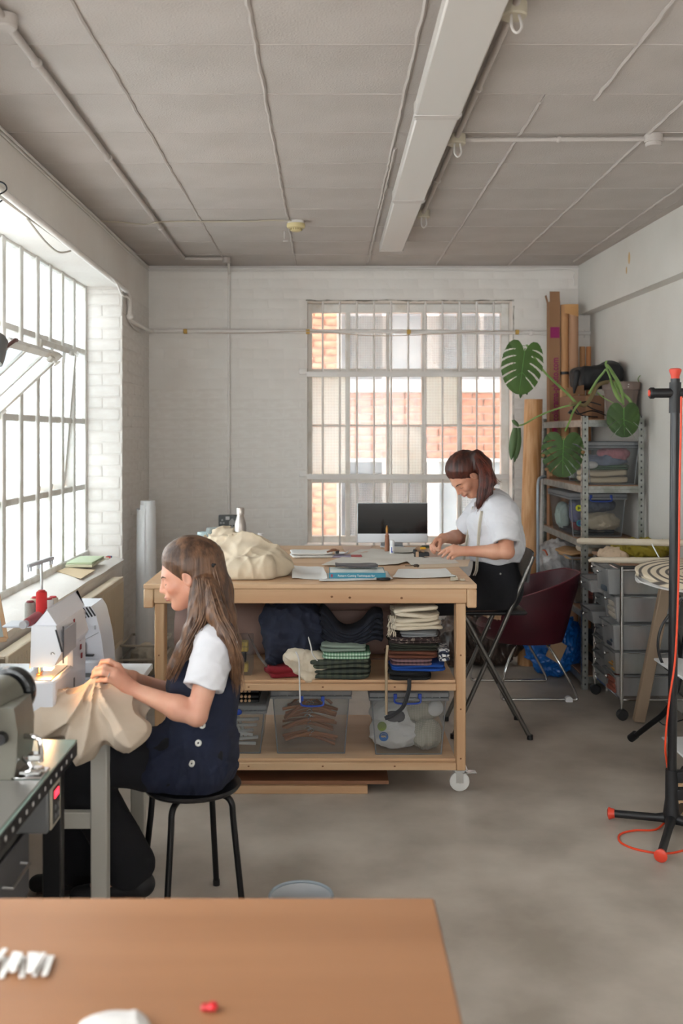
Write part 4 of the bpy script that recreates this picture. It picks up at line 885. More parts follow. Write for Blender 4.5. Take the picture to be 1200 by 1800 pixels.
# sill
x0 = -1.45; wone('notebook', 'green notebook, upper of two on the window sill', 'book', MB().box((-1.535, 5.86, .839), (-1.385, 6.18, .851), .002), mt('green_cover', 'b6c3a0', .6), (x0, 6, .838))
wone('notebook', 'cream notebook beneath the green one on the sill', 'book', MB().box((-1.54, 5.85, .823), (-1.38, 6.17, .8385), .002), mt('cream_cover', 'cfcdb4', .6), (x0, 6, .822))
wone('envelope', 'brown paper envelope lying on the sill before the notebooks', 'envelope', MB().add([(-1.55, 5.70, .819), (-1.36, 5.50, .806), (-1.36, 5.84, .807), (-1.53, 5.85, .820), (-1.55, 5.70, .822), (-1.36, 5.50, .809), (-1.36, 5.84, .810), (-1.53, 5.85, .823)], [(0, 3, 2, 1), (4, 5, 6, 7), (0, 1, 5, 4), (1, 2, 6, 5), (2, 3, 7, 6), (3, 0, 4, 7)]), mt('kraft', 'cdb693', .8), (x0, 5.7, .805))
for i, (y, c, lb) in enumerate(((6.27, 'c9c2b2', 'pale'), (6.32, 'c2402f', 'red-capped'), (6.36, '27496e', 'blue-capped'))):
    o = thing('pen', lb+' pen lying at the far end of the sill', 'pen', (-1.44, y, .82))
    ob('barrel', mw(o).cyl((-1.54, y-.01, .826), (-1.405, y, .824), .005, n=8), mt('pen_body', 'd2ccbd', .4), o); ob('cap', mw(o).cyl((-1.405, y, .824), (-1.375, y+.002, .823), .007, n=8), mt('pencap'+str(i), c, .4), o)
# framed picture leaning at left
pf = thing('picture_frame', 'small light wood picture frame standing on the sill at the left edge', 'frame', (-1.36, 3.83, .82))
q = mw(pf); a = Vector((-1.40, 3.72, .815)); b = Vector((-1.262, 3.91, .80)); h = Vector((-.05, -.02, .30))
ob('rail', mw(pf).beam(a, b, .018, .02), pine, pf); ob('rail', mw(pf).beam(a+h, b+h, .018, .02), pine, pf); ob('stile', mw(pf).beam(a, a+h, .018, .02), pine, pf); ob('stile', mw(pf).beam(b, b+h, .018, .02), pine, pf)
n_ = (b-a).cross(h).normalized()*.004; ob('picture', mw(pf).add([a-n_, b-n_, b+h-n_, a+h-n_, a+n_, b+n_, b+h+n_, a+h+n_], [(0, 3, 2, 1), (4, 5, 6, 7), (0, 1, 5, 4), (1, 2, 6, 5), (2, 3, 7, 6), (3, 0, 4, 7)]), mt('picture_pale', 'a9b3b4', .3), pf)
# white sewing table
whitet = mt('white_laminate', 'e0e1e2', .35); legm = mt('grey_powder_coat', 'b9b6ae', .45)
st = thing('sewing_table', 'white sewing table with square pale legs under the overlockers', 'table', (-1.0, 3.5, 0))
ST = .72
ob('tabletop', mw(st).box((-1.335, 3.12, ST-.022), (-.672, 3.84, ST), .003), whitet, st)
for x, y in ((-.747, 3.14), (-.747, 3.78), (-1.31, 3.14), (-1.31, 3.78)): ob('leg', mw(st).box((x, y, 0), (x+.052, y+.052, ST-.0225), .004), legm, st)
ob('cross_brace', mw(st).box((-1.258, 3.15, .353), (-.7475, 3.182, .405), .003), legm, st)
for y in (3.15, 3.79): ob('apron', mw(st).box((-1.258, y, ST-.075), (-.7475, y+.025, ST-.0225), .003), legm, st)
ob('apron', mw(st).box((-.74, 3.1925, ST-.075), (-.705, 3.7795, ST-.0225), .003), legm, st)
# machines
mach = mt('machine_white', 'd9dbe2', .3); machg = mt('machine_grey', 'aeb0b6', .35); dkg = mt('machine_dark', '2b2b30', .4)
lampm = mt('warm_lamp', 'ffb060', .5, emis=14)
ov = thing('overlocker', 'white overlocker sewing machine with red thread cone at its lit needle', 'sewing machine', (-.93, 3.22, ST))
# built in its own frame at real place: x from -1.05 (left) to -.83 (front plate), nearer end faces the camera
def pp(x, y, Y): p = P(x, y, Y); return (p.x, p.z)
prof = [pp(55, 1101, 3.12), pp(98, 1101, 3.12), pp(110, 1144, 3.12), pp(94, 1173, 3.12), pp(53, 1173, 3.12)]
q = mw(ov); T0 = q.T; q.T = T0 @ Matrix(((1, 0, 0, 0), (0, 0, 1, 0), (0, 1, 0, 0), (0, 0, 0, 1)))
q.prism(prof, 3.12, 3.46); ob('head', q, mach, ov)
q = mw(ov); q.T = T0 @ Matrix(((1, 0, 0, 0), (0, 0, 1, 0), (0, 1, 0, 0), (0, 0, 0, 1)))
q.prism([(prof[0][0]+.004, prof[0][1]), (prof[1][0]-.002, prof[1][1]), (prof[1][0]-.035, prof[1][1]+.05), (prof[0][0]+.05, prof[0][1]+.055)], 3.14, 3.50); ob('top_cover', q, mach, ov)
q = mw(ov); q.box((-.945, 3.30, ST+.001), (-.846, 3.50, 1.0), .015); ob('column', q, mach, ov)
q = mw(ov); q.box((-.965, 3.09, ST+.001), (-.845, 3.32, ST+.115), .008); ob('arm_bed', q, mach, ov)
q = mw(ov); q.box((-.955, 3.10, ST+.1155), (-.86, 3.30, ST+.118), .001); ob('needle_plate', q, steel, ov)
q = mw(ov); q.T = T0 @ Matrix.Translation((-.917, 3.17, 0)); q.cyl((0, 0, ST+.125), (0, 0, ST+.20), .004, n=8); q.box((-.012, -.012, ST+.155), (.004, .01, ST+.19), .002); q.box((-.004, -.02, ST+.1185), (.006, .02, ST+.124), .001); q.tube([(-.015, 0, ST+.18), (-.025, -.01, ST+.16), (-.026, -.01, ST+.14)], .002, 6); ob('needle_bar', q, mt('brass_dark', '8b5a34', .35, .7), ov)
q = mw(ov); q.box((-.896, 3.14, .857), (-.868, 3.17, .8685), .003); ob('lamp', q, lampm, ov)
pl = bpy.data.lights.new('needle_lamp', 'POINT'); pl.energy = .45; pl.color = (1, .62, .28); pl.shadow_soft_size = .012
po = bpy.data.objects.new('needle_lamp', pl); po.parent = ov; po.location = Vector((-.885, 3.125, .852))-ov.location; C.objects.link(po)
q = mw(ov); q.box((-.832, 3.135, .90), (-.829, 3.29, .985), .002); 
ob('front_plate', q, machg, ov)
q = mw(ov)
for i in range(3): q.box((-.8425, 3.315+i*.010, .975-i*.034), (-.8455, 3.330+i*.010, .987-i*.034), .001)
for i in range(4): q.box((-.8425, 3.38+i*.012, .93-i*.032), (-.8455, 3.395+i*.012, .948-i*.032), .001)
ob('red_marks', q, mt('mark_dark_red', '8e2a30', .5), ov)
for i in range(4): ob('tension_dial', mw(ov).cyl((-.90+.0, 3.33+i*.045, 1.0), (-.90, 3.33+i*.045, 1.014), .012, .010, 14), machg, ov)
q = mw(ov); q.box((-.8455, 3.32, .76), (-.843, 3.33, .79)); q.tube([P(96, 1150, 3.10), P(93, 1147, 3.095), P(90, 1148, 3.095), P(90, 1151, 3.095)], .0015, 6); ob('logo_mark', q, greyp, ov)
q = mw(ov); q.box((-.829, 3.119, .885), (-.826, 3.125, 1.0)); q.cyl(P(98, 1107, 3.12), P(109, 1146, 3.12), .003); ob('seam', q, dkg, ov)
# thread stand on overlocker
tsd = thing('thread_stand', 'telescopic thread stand rising behind the overlocker', 'thread stand', (-.98, 3.55, ST))
base = P(73, 1085, 3.5)
ob('mast', mw(tsd).cyl((base.x, 3.5, .93), (base.x, 3.5, P(73, 990, 3.5).z), .005), steel, tsd)
q = mw(tsd); a = P(49, 995, 3.42); b = P(93, 981, 3.58); q.beam(a, b, .014, .012)
for t in (.02, .12, .42, .5, .88, .97): p = a.lerp(b, t); q.cyl(p, p-Vector((0, 0, .022)), .0035, n=8)
ob('guide_bar', q, mt('grey_metal', 'a9a9ac', .5), tsd)
q = mw(tsd); q.box((-1.13, 3.46, .93), (-.90, 3.56, .938), .003); q.cyl((-1.02, 3.5, ST), (-1.02, 3.5, .932), .012); ob('tray', q, machg, tsd)
for (lb, x, y, Y, hh, cc, cr) in (('bright red thread cone at the foot of the thread stand mast', 73, 1078, 3.42, .064, 'b5201f', 'b5201f'), ('grey thread cone at the left of the thread stand', 53, 1096, 3.46, .055, '8f8b84', '7c2029'),
                                  ('white thread cone right behind the red one', 85, 1078, 3.52, .06, 'dedbd6', 'b0252c'), ('beige thread cone farthest right on the thread stand', 93, 1074, 3.56, .065, 'cdbfab', 'b0252c'), ('pink-topped beige cone behind the grey cone', 62, 1085, 3.55, .055, 'cbb8a6', 'b0252c')):
    p = P(x, y, Y); z0 = .939; h_ = max(.08, P(x, y-38 if 'bright' in lb else y-22, Y).z-z0)
    o = thing('thread_cone', lb, 'thread', (p.x, p.y, z0)); q = MB(); q.lathe([(0, 0), (.018, 0), (.0195, .004), (.0185, h_-.005), (.017, h_), (0, h_)], 20); ob('thread', q, mt('thread'+cc, cc, .85, bump=.3, bs=200), o)
    ob('cone_cap', MB().lathe([(0, h_), (.012, h_), (.014, h_+.002), (.010, h_+.006), (0, h_+.006)], 18), mt('cap'+cr, cr, .5), o)
o = thing('thread_cone', 'maroon thread cone lying on its side at the left of the overlocker', 'thread', P(50, 1096, 3.2)); q = mw(o); q.tube([P(40, 1099, 3.12), P(66, 1086, 3.28)], [.012, .010], 14); ob('spindle', q, mt('tube_grey', '9b9b9f', .4), o); q = mw(o); q.tube([P(47, 1095, 3.15), P(66, 1085, 3.275)], [.0135, .019], 16); ob('thread', q, mt('maroon_thread', '8a3a3f', .8), o)
# second machine behind
sm = thing('sewing_machine', 'white sewing machine with black vent slots behind the overlocker', 'sewing machine', (-.97, 3.66, ST))
A = lambda pts, Y: [pp(x, y, Y) for x, y in pts]
q = mw(sm); T0 = q.T; XZ = Matrix(((1, 0, 0, 0), (0, 0, 1, 0), (0, 1, 0, 0), (0, 0, 0, 1)))
body = A([(122, 1066), (160, 1066), (168, 1078), (178, 1120), (183, 1158), (183, 1200), (120, 1200)], 3.60)
q.T = T0 @ XZ; q.prism([(x, max(z, ST+.002)) for x, z in body], 3.60, 3.78); me = q.mesh('body', mach)
ob('body', me, None, sm)
q = mw(sm); 
for k in range(4): p = P(146+k*5.5, 1076-k*1.2, 3.597); q.beam((p.x-.012, 3.5985, p.z+.012), (p.x+.010, 3.5985, p.z-.022), .006, .004, up=(0, 1, 0))
ob('vent_slots', q, dkg, sm)
q = mw(sm); q.box((P(140, 0, 3.6).x, 3.592, P(0, 1150, 3.6).z), (P(152, 0, 3.6).x, 3.599, P(0, 1128, 3.6).z), .003); q.box((P(140, 0, 3.6).x, 3.58, P(0, 1152, 3.6).z), (P(166, 0, 3.6).x, 3.599, P(0, 1149, 3.6).z), .001); ob('recess_parts', q, dkg, sm)
q = mw(sm); q.tube([P(139, 1130, 3.597), P(150, 1124, 3.597), P(173, 1112, 3.597)], .0015, 5); q.box((P(150, 0, 3.6).x, 3.594, P(0, 1110, 3.6).z), (P(154, 0, 3.6).x, 3.599, P(0, 1104, 3.6).z)); q.box((P(166, 0, 3.6).x, 3.594, P(0, 1106, 3.6).z), (P(169, 0, 3.6).x, 3.599, P(0, 1099, 3.6).z)); ob('panel_lines', q, machg, sm)
q = mw(sm); q.box((P(146, 0, 3.6).x, 3.56, ST+.002), (P(183, 0, 3.6).x, 3.599, P(0, 1158, 3.6).z), .006); ob('bed', q, mach, sm)
q = mw(sm); q.box((P(147, 0, 3.56).x, 3.556, P(0, 1190, 3.56).z), (P(160, 0, 3.56).x, 3.5595, P(0, 1183, 3.56).z)); ob('bed_slot', q, greyp, sm)
q = mw(sm); q.box((P(126, 0, 3.66).x, 3.64, P(0, 1066, 3.66).z-.002), (P(133, 0, 3.66).x, 3.74, P(0, 1060, 3.66).z), .003); ob('handle', q, machg, sm)
q = MB(); q.tube(spl([(-1.32, 3.0, .73), (-1.22, 3.15, .74), (-1.10, 3.3, .79), (-1.02, 3.36, .80)], 6), .004, 8); q.tube(spl([(-1.30, 3.1, .725), (-1.1, 3.15, .727), (-.98, 3.25, .74)], 6), .0035, 8)
wone('power_cord', 'two black cords running to the overlocker', 'cord', q, blackp, (-1.2, 3.2, .72))
# industrial machine and its table (near left)
it = thing('industrial_table', 'mint-topped industrial sewing table with black edge at the left', 'table', (-1.0, 2.3, 0)); IT = .76
mint = mt('mint_laminate', '9fb8ae', .22, col2='93ada4', vs=3)
ob('tabletop', mw(it).box((-1.33, 1.95, IT-.006), (-.69, 2.75, IT), .002), mint, it)
eb = ob('edge_band', mw(it).box((-1.33, 1.95, IT-.045), (-.69, 2.75, IT-.0065), .002), blackp, it)
for k in range(15): ob('stud', mw(it).box((-.6898, 1.98+k*.05, IT-.030), (-.6885, 1.99+k*.05, IT-.020), .0008), mt('stud_white', 'c9c9c9', .5), eb)
cab = ob('pedestal', mw(it).box((-1.15, 2.30, .02), (-.80, 2.66, .655), .004), mt('cabinet_grey', '4d4c4b', .5), it)
for k in range(3):
    z1 = .56-k*.185; d = ob('drawer', mw(it).box((-.7995, 2.32, z1-.17), (-.79, 2.64, z1), .003), mt('cabinet_grey2', '57565a', .45), it)
    h = mw(it); h.tube([(-.789, 2.42, z1-.06), (-.765, 2.42, z1-.062), (-.765, 2.56, z1-.062), (-.789, 2.56, z1-.06)], .004, 8); ob('handle', h, steel, d)
cb = ob('control_box', mw(it).box((-.84, 2.53, .585), (-.71, 2.64, .7145), .005), greyp, it)
ob('control_panel', mw(it).box((-.7095, 2.54, .59), (-.704, 2.63, .705), .004), mt('panel_cream', 'b9b3a3', .4), it)
q = mw(it); q.box((-.7038, 2.555, .60), (-.7025, 2.615, .69), .001); ob('button_field', q, dkg, it)
q = mw(it); q.box((-.7023, 2.565, .663), (-.7015, 2.605, .682)); ob('red_display', q, mt('red_led', 'ff2b3a', .5, emis=1.5), it)
q = mw(it)
for a_ in range(2):
    for b_ in range(2): q.cyl((-.7023, 2.572+a_*.026, .617+b_*.022), (-.7005, 2.572+a_*.026, .617+b_*.022), .007, n=10)
ob('buttons', q, greyp, it)
for y in (2.02, 2.68): ob('leg', mw(it).box((-1.28, y, 0), (-1.22, y+.04, IT-.0455), .003), blackm, it)
ob('foot', mw(it).box((-1.30, 2.0, 0), (-1.2, 2.0, .0)) if False else mw(it).box((-1.215, 2.69, 0), (-.72, 2.73, .03), .003), blackm, it); ob('leg', mw(it).box((-.77, 2.69, .03), (-.72, 2.73, IT-.0455), .003), blackm, it)
im = thing('industrial_machine', 'olive grey industrial sewing machine on the mint table', 'sewing machine', (-.92, 2.5, IT))
def mim(): q = mw(im); q.T = q.T @ Matrix.Translation((.105, 0, 0)); return q
olive = mt('hammered_olive', '77756a', .32, .15, col2='68665c', vs=6, bump=.05, bs=200)
q = mw(im); q.T = q.T @ XZ; q.prism([(-.98, IT+.001), (-.762, IT+.001), (-.755, IT+.05), (-.753, IT+.12), (-.762, IT+.175), (-.98, IT+.19)], 2.42, 2.56); ob('body', q, olive, im)
q = mw(im); q.tube([(-.862, 2.33, .915), (-.860, 2.335, .917), (-.85, 2.42, .922), (-.832, 2.56, .930), (-.83, 2.575, .93)], [.03, .046, .050, .055, .04], 32); ob('arm', q, olive, im)
q = mw(im); q.tube([(-.829, 2.577, .93), (-.828, 2.582, .93), (-.825, 2.60, .931), (-.822, 2.618, .931), (-.821, 2.622, .931)], [.050, .064, .067, .062, .045], 36); ob('handwheel', q, mt('gloss_black', '121215', .15), im)
q = mim(); q.tube([(-.895, 2.419, .865), (-.895, 2.40, .865)], [.016, .014], 18); q.tube([(-.93, 2.419, .905), (-.93, 2.395, .905)], [.014, .012], 16); ob('knob', q, blackp, im)
q = mim(); q.cyl((-.935, 2.4195, .79), (-.935, 2.413, .79), .008, n=12); ob('inspection_cap', q, blackp, im)
q = mim(); q.tube([(-.86, 2.48, .85), (-.835, 2.47, .853), (-.818, 2.47, .845), (-.815, 2.47, .82), (-.815, 2.47, .79)], .007, 8); q.box((-.845, 2.455, .795), (-.812, 2.485, .812), .003); q.tube([(-.86, 2.47, .80), (-.84, 2.46, .79), (-.83, 2.46, .772)], .006, 8); ob('knee_lift', q, chrome, im)
q = mim(); q.box((-.875, 2.42, IT+.0005), (-.80, 2.50, IT+.008), .002); q.box((-.86, 2.43, IT+.008), (-.805, 2.47, IT+.022), .004); q.tube([(-.86, 2.44, IT+.012), (-.83, 2.43, IT+.02), (-.80, 2.45, IT+.014)], .004, 8); ob('presser_foot', q, chrome, im)
q = mim(); q.box((-1.2, 2.02, IT+.0005), (-.80, 2.415, IT+.003), .001); ob('bed_plate', q, mt('bed_metal', '8f8d88', .3, .5), im)
# lamp at left
lp = thing('desk_lamp', 'grey clamp lamp leaning in at the left edge before the window', 'lamp', (-1.30, 3.9, 1.9)); 
c = P(-24, 626, 3.7); q = mw(lp); T0 = q.T; q.T = T0 @ Matrix.Translation(c) @ Matrix.Rotation(.5, 4, 'Y') @ Matrix.Rotation(-.35, 4, 'X'); q.lathe([(.02, .10), (.035, .09), (.06, .03), (.068, 0), (.064, 0), (.055, .03), (.02, .08)], 28); ob('shade', q, mt('lamp_grey', '6e6f70', .4), lp)
q = mw(lp); q.T = q.T @ Matrix.Translation(c) @ Matrix.Rotation(.5, 4, 'Y') @ Matrix.Rotation(-.35, 4, 'X'); q.lathe([(0, -.001), (.061, -.001), (.061, .003), (0, .003)], 28); ob('diffuser', q, mt('lamp_diffuser', 'a9ada9', .5), lp)
q = mw(lp); q.tube([c+Vector((0, 0, .08)), P(8, 612, 3.75), P(26, 598, 3.8), P(29, 598, 3.86)], .008, 10); q.tube([c+Vector((0, 0, .08)), c+Vector((-.2, 0, .05)), (-1.45, 3.8, 1.6), (-1.45, 3.8, .83)], .008, 8); ob('arm', q, mt('lamp_arm', '6b4c48', .4, .3), lp)
q = MB(); q.tube(spl([P(-14, 318, 3.5), P(2, 320, 3.5), P(10, 326, 3.5), P(11, 334, 3.5), P(0, 341, 3.5), P(-14, 344, 3.5)], 6), .003, 6); q.tube(spl([P(-15, 362, 3.5), P(-4, 357, 3.5), P(4, 352, 3.5)], 5), .003, 6)
wone('black_wire', 'thin black wire looped round the pipe at the far left', 'wire', q, blackp, P(-4, 340, 3.5))
# stool
SC = (-.455, 3.36); sl = thing('stool', 'round black stool with four black tube legs, the seamstress sits on it', 'stool', (SC[0], SC[1], 0)); SZ = .43
q = MB(); q.lathe([(.018, SZ-.020), (.12, SZ-.022), (.158, SZ-.016), (.165, SZ-.006), (.160, SZ), (.10, SZ-.002), (.018, SZ-.008), (.018, SZ-.020)], 36); ob('seat', q, mt('stool_black', '1b1b1e', .35), sl)
for dx, dy in ((.062, .185), (.18, -.062), (-.062, -.185), (-.185, .062)):
    q = MB(); q.tube(spl([(dx*.35, dy*.35, SZ-.030), (dx*.62, dy*.62, SZ-.032), (dx*.76, dy*.76, SZ-.055), (dx*.80, dy*.80, SZ-.12), (dx*.98, dy*.98, .012)], 6), .0105, 12)
    l = ob('leg', q, blackm, sl); q = MB(); q.cyl((dx*.982, dy*.982, 0), (dx*.977, dy*.977, .02), .0125, n=12); ob('rubber_foot', q, blackp, l)
# things in the back left corner
q = MB(); V = []; nn = 40
bt = P(262, 1190, 7.25); tp_ = P(247, 888, 6.95)
pr = thing('paper_roll', 'tall white roll of pattern paper leaning in the far left corner', 'roll', (-1.21, 6.7, 0))
a = Vector((-1.212, 6.68, 0)); b = Vector((-1.212, 6.68, 1.135)); dd = b-a
def rl(u, v): th = u*2*PI*1.1; r = .058+.008*u+.012*(1-v); c_ = a+dd*v; return c_+Vector((math.cos(th-2.2)*r, math.sin(th-2.2)*r, -.035*u if v > .99 else 0))
ob('outer_sheet', mw(pr).grid(rl, 40, 10, th=.0015), mt('roll_white', 'e9e9ea', .6), pr)
ob('inner_roll', mw(pr).tube([(-1.205, 6.69, 0), (-1.205, 6.69, .6), (-1.205, 6.69, 1.16)], [.052, .050, .048], 30), MATS['roll_white'], pr)
bn = thing('plastic_bin', 'clear plastic tub of cloth on the floor in the far left corner', 'box', (-1.0, 6.3, 0)); x0, x1 = (215-VX)*6.4/F, (284-VX)*6.4/F; zt = CAMZ-(1134-VY)*6.4/F
q = mw(bn); q.add([(x0+.02, 6.4, .0), (x1-.02, 6.4, .0), (x1-.02, 6.7, .0), (x0+.02, 6.7, .0), (x0, 6.38, zt), (x1, 6.38, zt), (x1, 6.74, zt), (x0, 6.74, zt)], [(0, 3, 2, 1), (0, 1, 5, 4), (1, 2, 6, 5), (2, 3, 7, 6), (3, 0, 4, 7)]); ob('tub', q, clearp, bn, smooth=False)
q = mw(bn)
for z in (zt, zt-.09): q.tube([(x0-.005, 6.375, z), (x1+.005, 6.375, z), (x1+.005, 6.745, z), (x0-.005, 6.745, z), (x0-.005, 6.375, z)], .008, 6)
ob('rim', q, mt('bin_rim', 'bdb5a6', .5), bn)
lump('folded_cloth', 'pale bundled cloth inside the corner tub', 'cloth', ((x0+x1)/2, 6.56, .12), (.10, .12, .10), cream, 71, flat=.004, amp=.01)
# foreground table
ft = thing('foreground_table', 'warm wood-veneer table top nearest the camera', 'table', (-.5, 1.4, 0))
oak = mt('oak_veneer', 'a87a58', .38, col2='926646', vs=1.6, st=(.22, 3.2, 3), detail=9, lo=.3, hi=.7)
ob('tabletop', mw(ft).box((-1.30, .85, .725), (.196, 1.83, .75), .003), oak, ft)
for x, y in ((-1.25, 1.75), (.12, 1.75), (-1.25, .9), (.12, .9)): ob('leg', mw(ft).box((x, y, 0), (x+.045, y+.045, .7245), .003), mt('leg_white', 'c9c7c2', .4), ft)
rs = random.Random(4); x, y = tpx(32, 1700, .75)
for k in range(14):
    a = rs.uniform(-.12, .30)+PI/2; L_ = rs.uniform(.055, .066); cx = x-.055+k*.0078+rs.uniform(-.003, .003); cy = y+rs.uniform(-.008, .008); q = MB(); q.T = Matrix.Rotation(a, 4, 'Z'); q.box((-L_/2, -.0046, 0), (L_/2, .0046, .003), .0008)
    one('paper_strip', 'white paper strip in the little heap on the foreground table', 'strip', q, paper, (cx, cy, .7505+.0032*(k % 4)), group='white strips heaped on the foreground table')
x, y = tpx(367, 1776, .75); o = thing('sewing_clip', 'small red sewing clip on the foreground table', 'clip', (x, y, .75)); ob('clip_body', mw(o).box((x-.012, y-.007, .7505), (x+.008, y+.007, .759), .003), redp, o); ob('jaw', mw(o).box((x-.002, y-.009, .7515), (x+.013, y+.009, .761), .004), mt('red_bright', 'd0202a', .4), o)
x, y = tpx(200, 1812, .75); lump('cloth_scrap', 'white crumpled scrap at the bottom edge of the foreground table', 'cloth', (x, y, .752), (.05, .035, .018), whc, 77, flat=.7505, amp=.003, f=60, h=.003)
# waste bin beyond the foreground table
wb_ = thing('waste_bin', 'pale round bin whose rim shows behind the foreground table', 'bin', (-.09, 3.1, 0)); bx_, by_ = (529-VX)*3.0/F, 3.0; rr = .094; zt = CAMZ-(1574-VY)*3.0/F
q = mw(wb_); T0 = q.T; q.T = T0 @ Matrix.Translation((bx_, by_, 0)); q.lathe([(0, .004), (.07, .004), (rr, zt), (rr-.003, zt), (.067, .008), (0, .008)], 36); ob('bin_wall', q, mt('bin_grey', 'b5b8bb', .5), wb_)
q = mw(wb_); q.T = q.T @ Matrix.Translation((bx_, by_, 0)); q.tube([(rr*math.cos(t), rr*math.sin(t), zt) for t in np.linspace(0, 2*PI, 40)], .005, 8, cap=False); ob('rim', q, mt('rim_blue_grey', '8f9aa2', .4), wb_)
# ------------------------------------------------------------------ right side
galv = mt('galvanised', '9c9d9a', .38, .75, col2='84867f', vs=18, lo=.4, hi=.6)
shb = mt('shelf_board', '9a7860', .7, col2='876750', vs=3)
sh = thing('shelving_unit', 'galvanised slotted steel shelving unit against the right wall', 'shelf', (1.8, 6.8, 0))
SX0, SX1, SY0, SY1 = 1.60, 1.99, 6.25, 7.40
for x, sx_ in ((SX0, 1), (SX1, -1)):
    for y, sy_ in ((SY0, 1), (SY1, -1)):
        q = mw(sh); q.box((x, y, 0), (x+.038*sx_, y+.003*sy_, 1.72), .0008); q.box((x, y, 0), (x+.003*sx_, y+.038*sy_, 1.72), .0008); p_ = ob('post', q, galv, sh)
        q = mw(sh)
        for k in range(43):
            z = .03+k*.04; q.box((x+.014*sx_, y-.0006*sy_, z), (x+.024*sx_, y-.0001*sy_, z+.012)); q.box((x-.0006*sx_, y+.014*sy_, z), (x-.0001*sx_, y+.024*sy_, z+.012))
        ob('slot_row', q, dkg, p_)
SHZ = (1.70, 1.285, .94, .50, .09)
for z in SHZ:
    s = ob('shelf_board', mw(sh).box((SX0+.005, SY0+.005, z-.012), (SX1-.005, SY1-.005, z), .002), shb, sh)
    q = mw(sh); q.box((SX0+.039, SY0-.001, z-.048), (SX1-.039, SY0+.002, z-.005), .001); q.box((SX0+.039, SY1-.002, z-.048), (SX1-.039, SY1+.001, z-.005), .001)
    q.box((SX0-.001, SY0+.039, z-.048), (SX0+.002, SY1-.039, z-.005), .001); q.box((SX1-.002, SY0+.039, z-.048), (SX1+.001, SY1-.039, z-.005), .001); q.box((SX0+.039, SY0-.004, z-.03), (SX1-.039, SY0-.001, z-.024), .0008)
    ob('shelf_beam', q, galv, s)
# boxes on the shelves
bA = clearbox('clear box of pink, blue and green clothes on the second shelf', 1.645, 1.965, 6.29, 6.72, 1.287, 1.56)
def soft(name, label, c, size, n, seed, mat, rz=0, wob=.006): return wone(name, label, 'cloth', fold(MB(), c, size, n, seed, wob, rz), mat, c)
soft('folded_cloth', 'cream folded cloth at the bottom of the upper clothes box', (1.79, 6.50, 1.293), (.27, .36, .085), 2, 81, mt('cream_dull', 'b9a88f', .9))
soft('folded_cloth', 'dark green folded cloth in the upper clothes box', (1.80, 6.50, 1.378), (.27, .36, .035), 2, 82, mt('green_dull', '3c5a41', .9))
lump('folded_cloth', 'blue grey cloth crumpled in the upper clothes box', 'cloth', (1.80, 6.42, 1.435), (.12, .09, .035), mt('blue_grey_cloth', '6b7488', .9, bump=.2), 83, amp=.012, f=30)
lump('folded_cloth', 'dusty pink cloth crumpled under the lid of the upper clothes box', 'cloth', (1.84, 6.40, 1.478), (.10, .08, .04), mt('pink_cloth', 'ad6a72', .9, bump=.2), 84, amp=.010, f=30)
lump('folded_cloth', 'white rolled cloth at the left in the upper clothes box', 'cloth', (1.685, 6.35, 1.41), (.035, .04, .02), whc, 85, amp=.004)
bB = clearbox('clear box with white and cream cloth at the far end of the second shelf', 1.645, 1.96, 6.82, 7.32, 1.287, 1.54)
lump('folded_cloth', 'white bundled cloth in the far upper box', 'cloth', (1.72, 6.95, 1.36), (.07, .10, .06), whc, 86, amp=.008, flat=1.295)
lump('folded_cloth', 'cream bundled cloth in the far upper box', 'cloth', (1.72, 7.18, 1.35), (.07, .09, .055), cream, 87, amp=.008, flat=1.295)
bC = clearbox('large clear box with two stickers on the third shelf', 1.575, 1.925, 6.44, 7.05, .942, 1.225, handle=(1.70, 1.83, 1.205))
lump('folded_cloth', 'cream ribbed cloth in the large stickered shelf box', 'cloth', (1.79, 6.52, 1.035), (.115, .06, .055), mt('ribbed_cream', 'b5a690', .9, bump=.4, bs=120), 88, amp=.012, f=30)
soft('folded_cloth', 'dark folded cloth at the bottom of the stickered shelf box', (1.75, 6.72, .948), (.29, .5, .04), 2, 89, mt('dark_teal_cloth', '242c36', .9))
lump('folded_cloth', 'grey blue cloth on top in the stickered shelf box', 'cloth', (1.76, 6.62, 1.14), (.14, .13, .05), mt('grey_blue_dark', '50586a', .9), 90, amp=.010)
lump('folded_cloth', 'lilac blue cloth behind the round stickers of the shelf box', 'cloth', (1.625, 6.53, 1.09), (.035, .05, .06), mt('lilac_cloth', '676a8c', .9), 91, amp=.006)
lump('folded_cloth', 'dark red cloth low in the stickered shelf box', 'cloth', (1.64, 6.52, 1.01), (.04, .04, .03), mt('red_dull', '6f2530', .9), 92, amp=.005)
lump('folded_cloth', 'pale cloth against the left side of the stickered shelf box', 'cloth', (1.62, 6.85, 1.05), (.035, .15, .09), mt('pale_mint', '9fada6', .9), 93, amp=.006)
for x, z, m1, m2 in ((1.627, 1.128, 'cfd02c', '5b6a12'), (1.634, 1.03, '2c8a8f', '1d4f86')):
    q = mw(bC); T0 = q.T; T = Matrix.Translation((x, 6.4385+.016*(1.19-z)/.25, z)) @ Matrix.Rotation(PI/2-.06, 4, 'X'); q.T = T0 @ T; q.lathe([(0, 0), (.021, 0), (.021, .0006), (0, .0006)], 26)
    ob('sticker', q, MATS['sticker_a' if m1[0] == 'c' else 'sticker_b'], bC); q = mw(bC); q.T = T0 @ T; q.lathe([(.012, .0008), (.015, .0008), (.015, .0011), (.012, .0011), (.012, .0008)], 3 if m1[0] == 'c' else 24); ob('sticker_print', q, MATS['sticker_ink_a' if m1[0] == 'c' else 'sticker_ink_b'], bC)
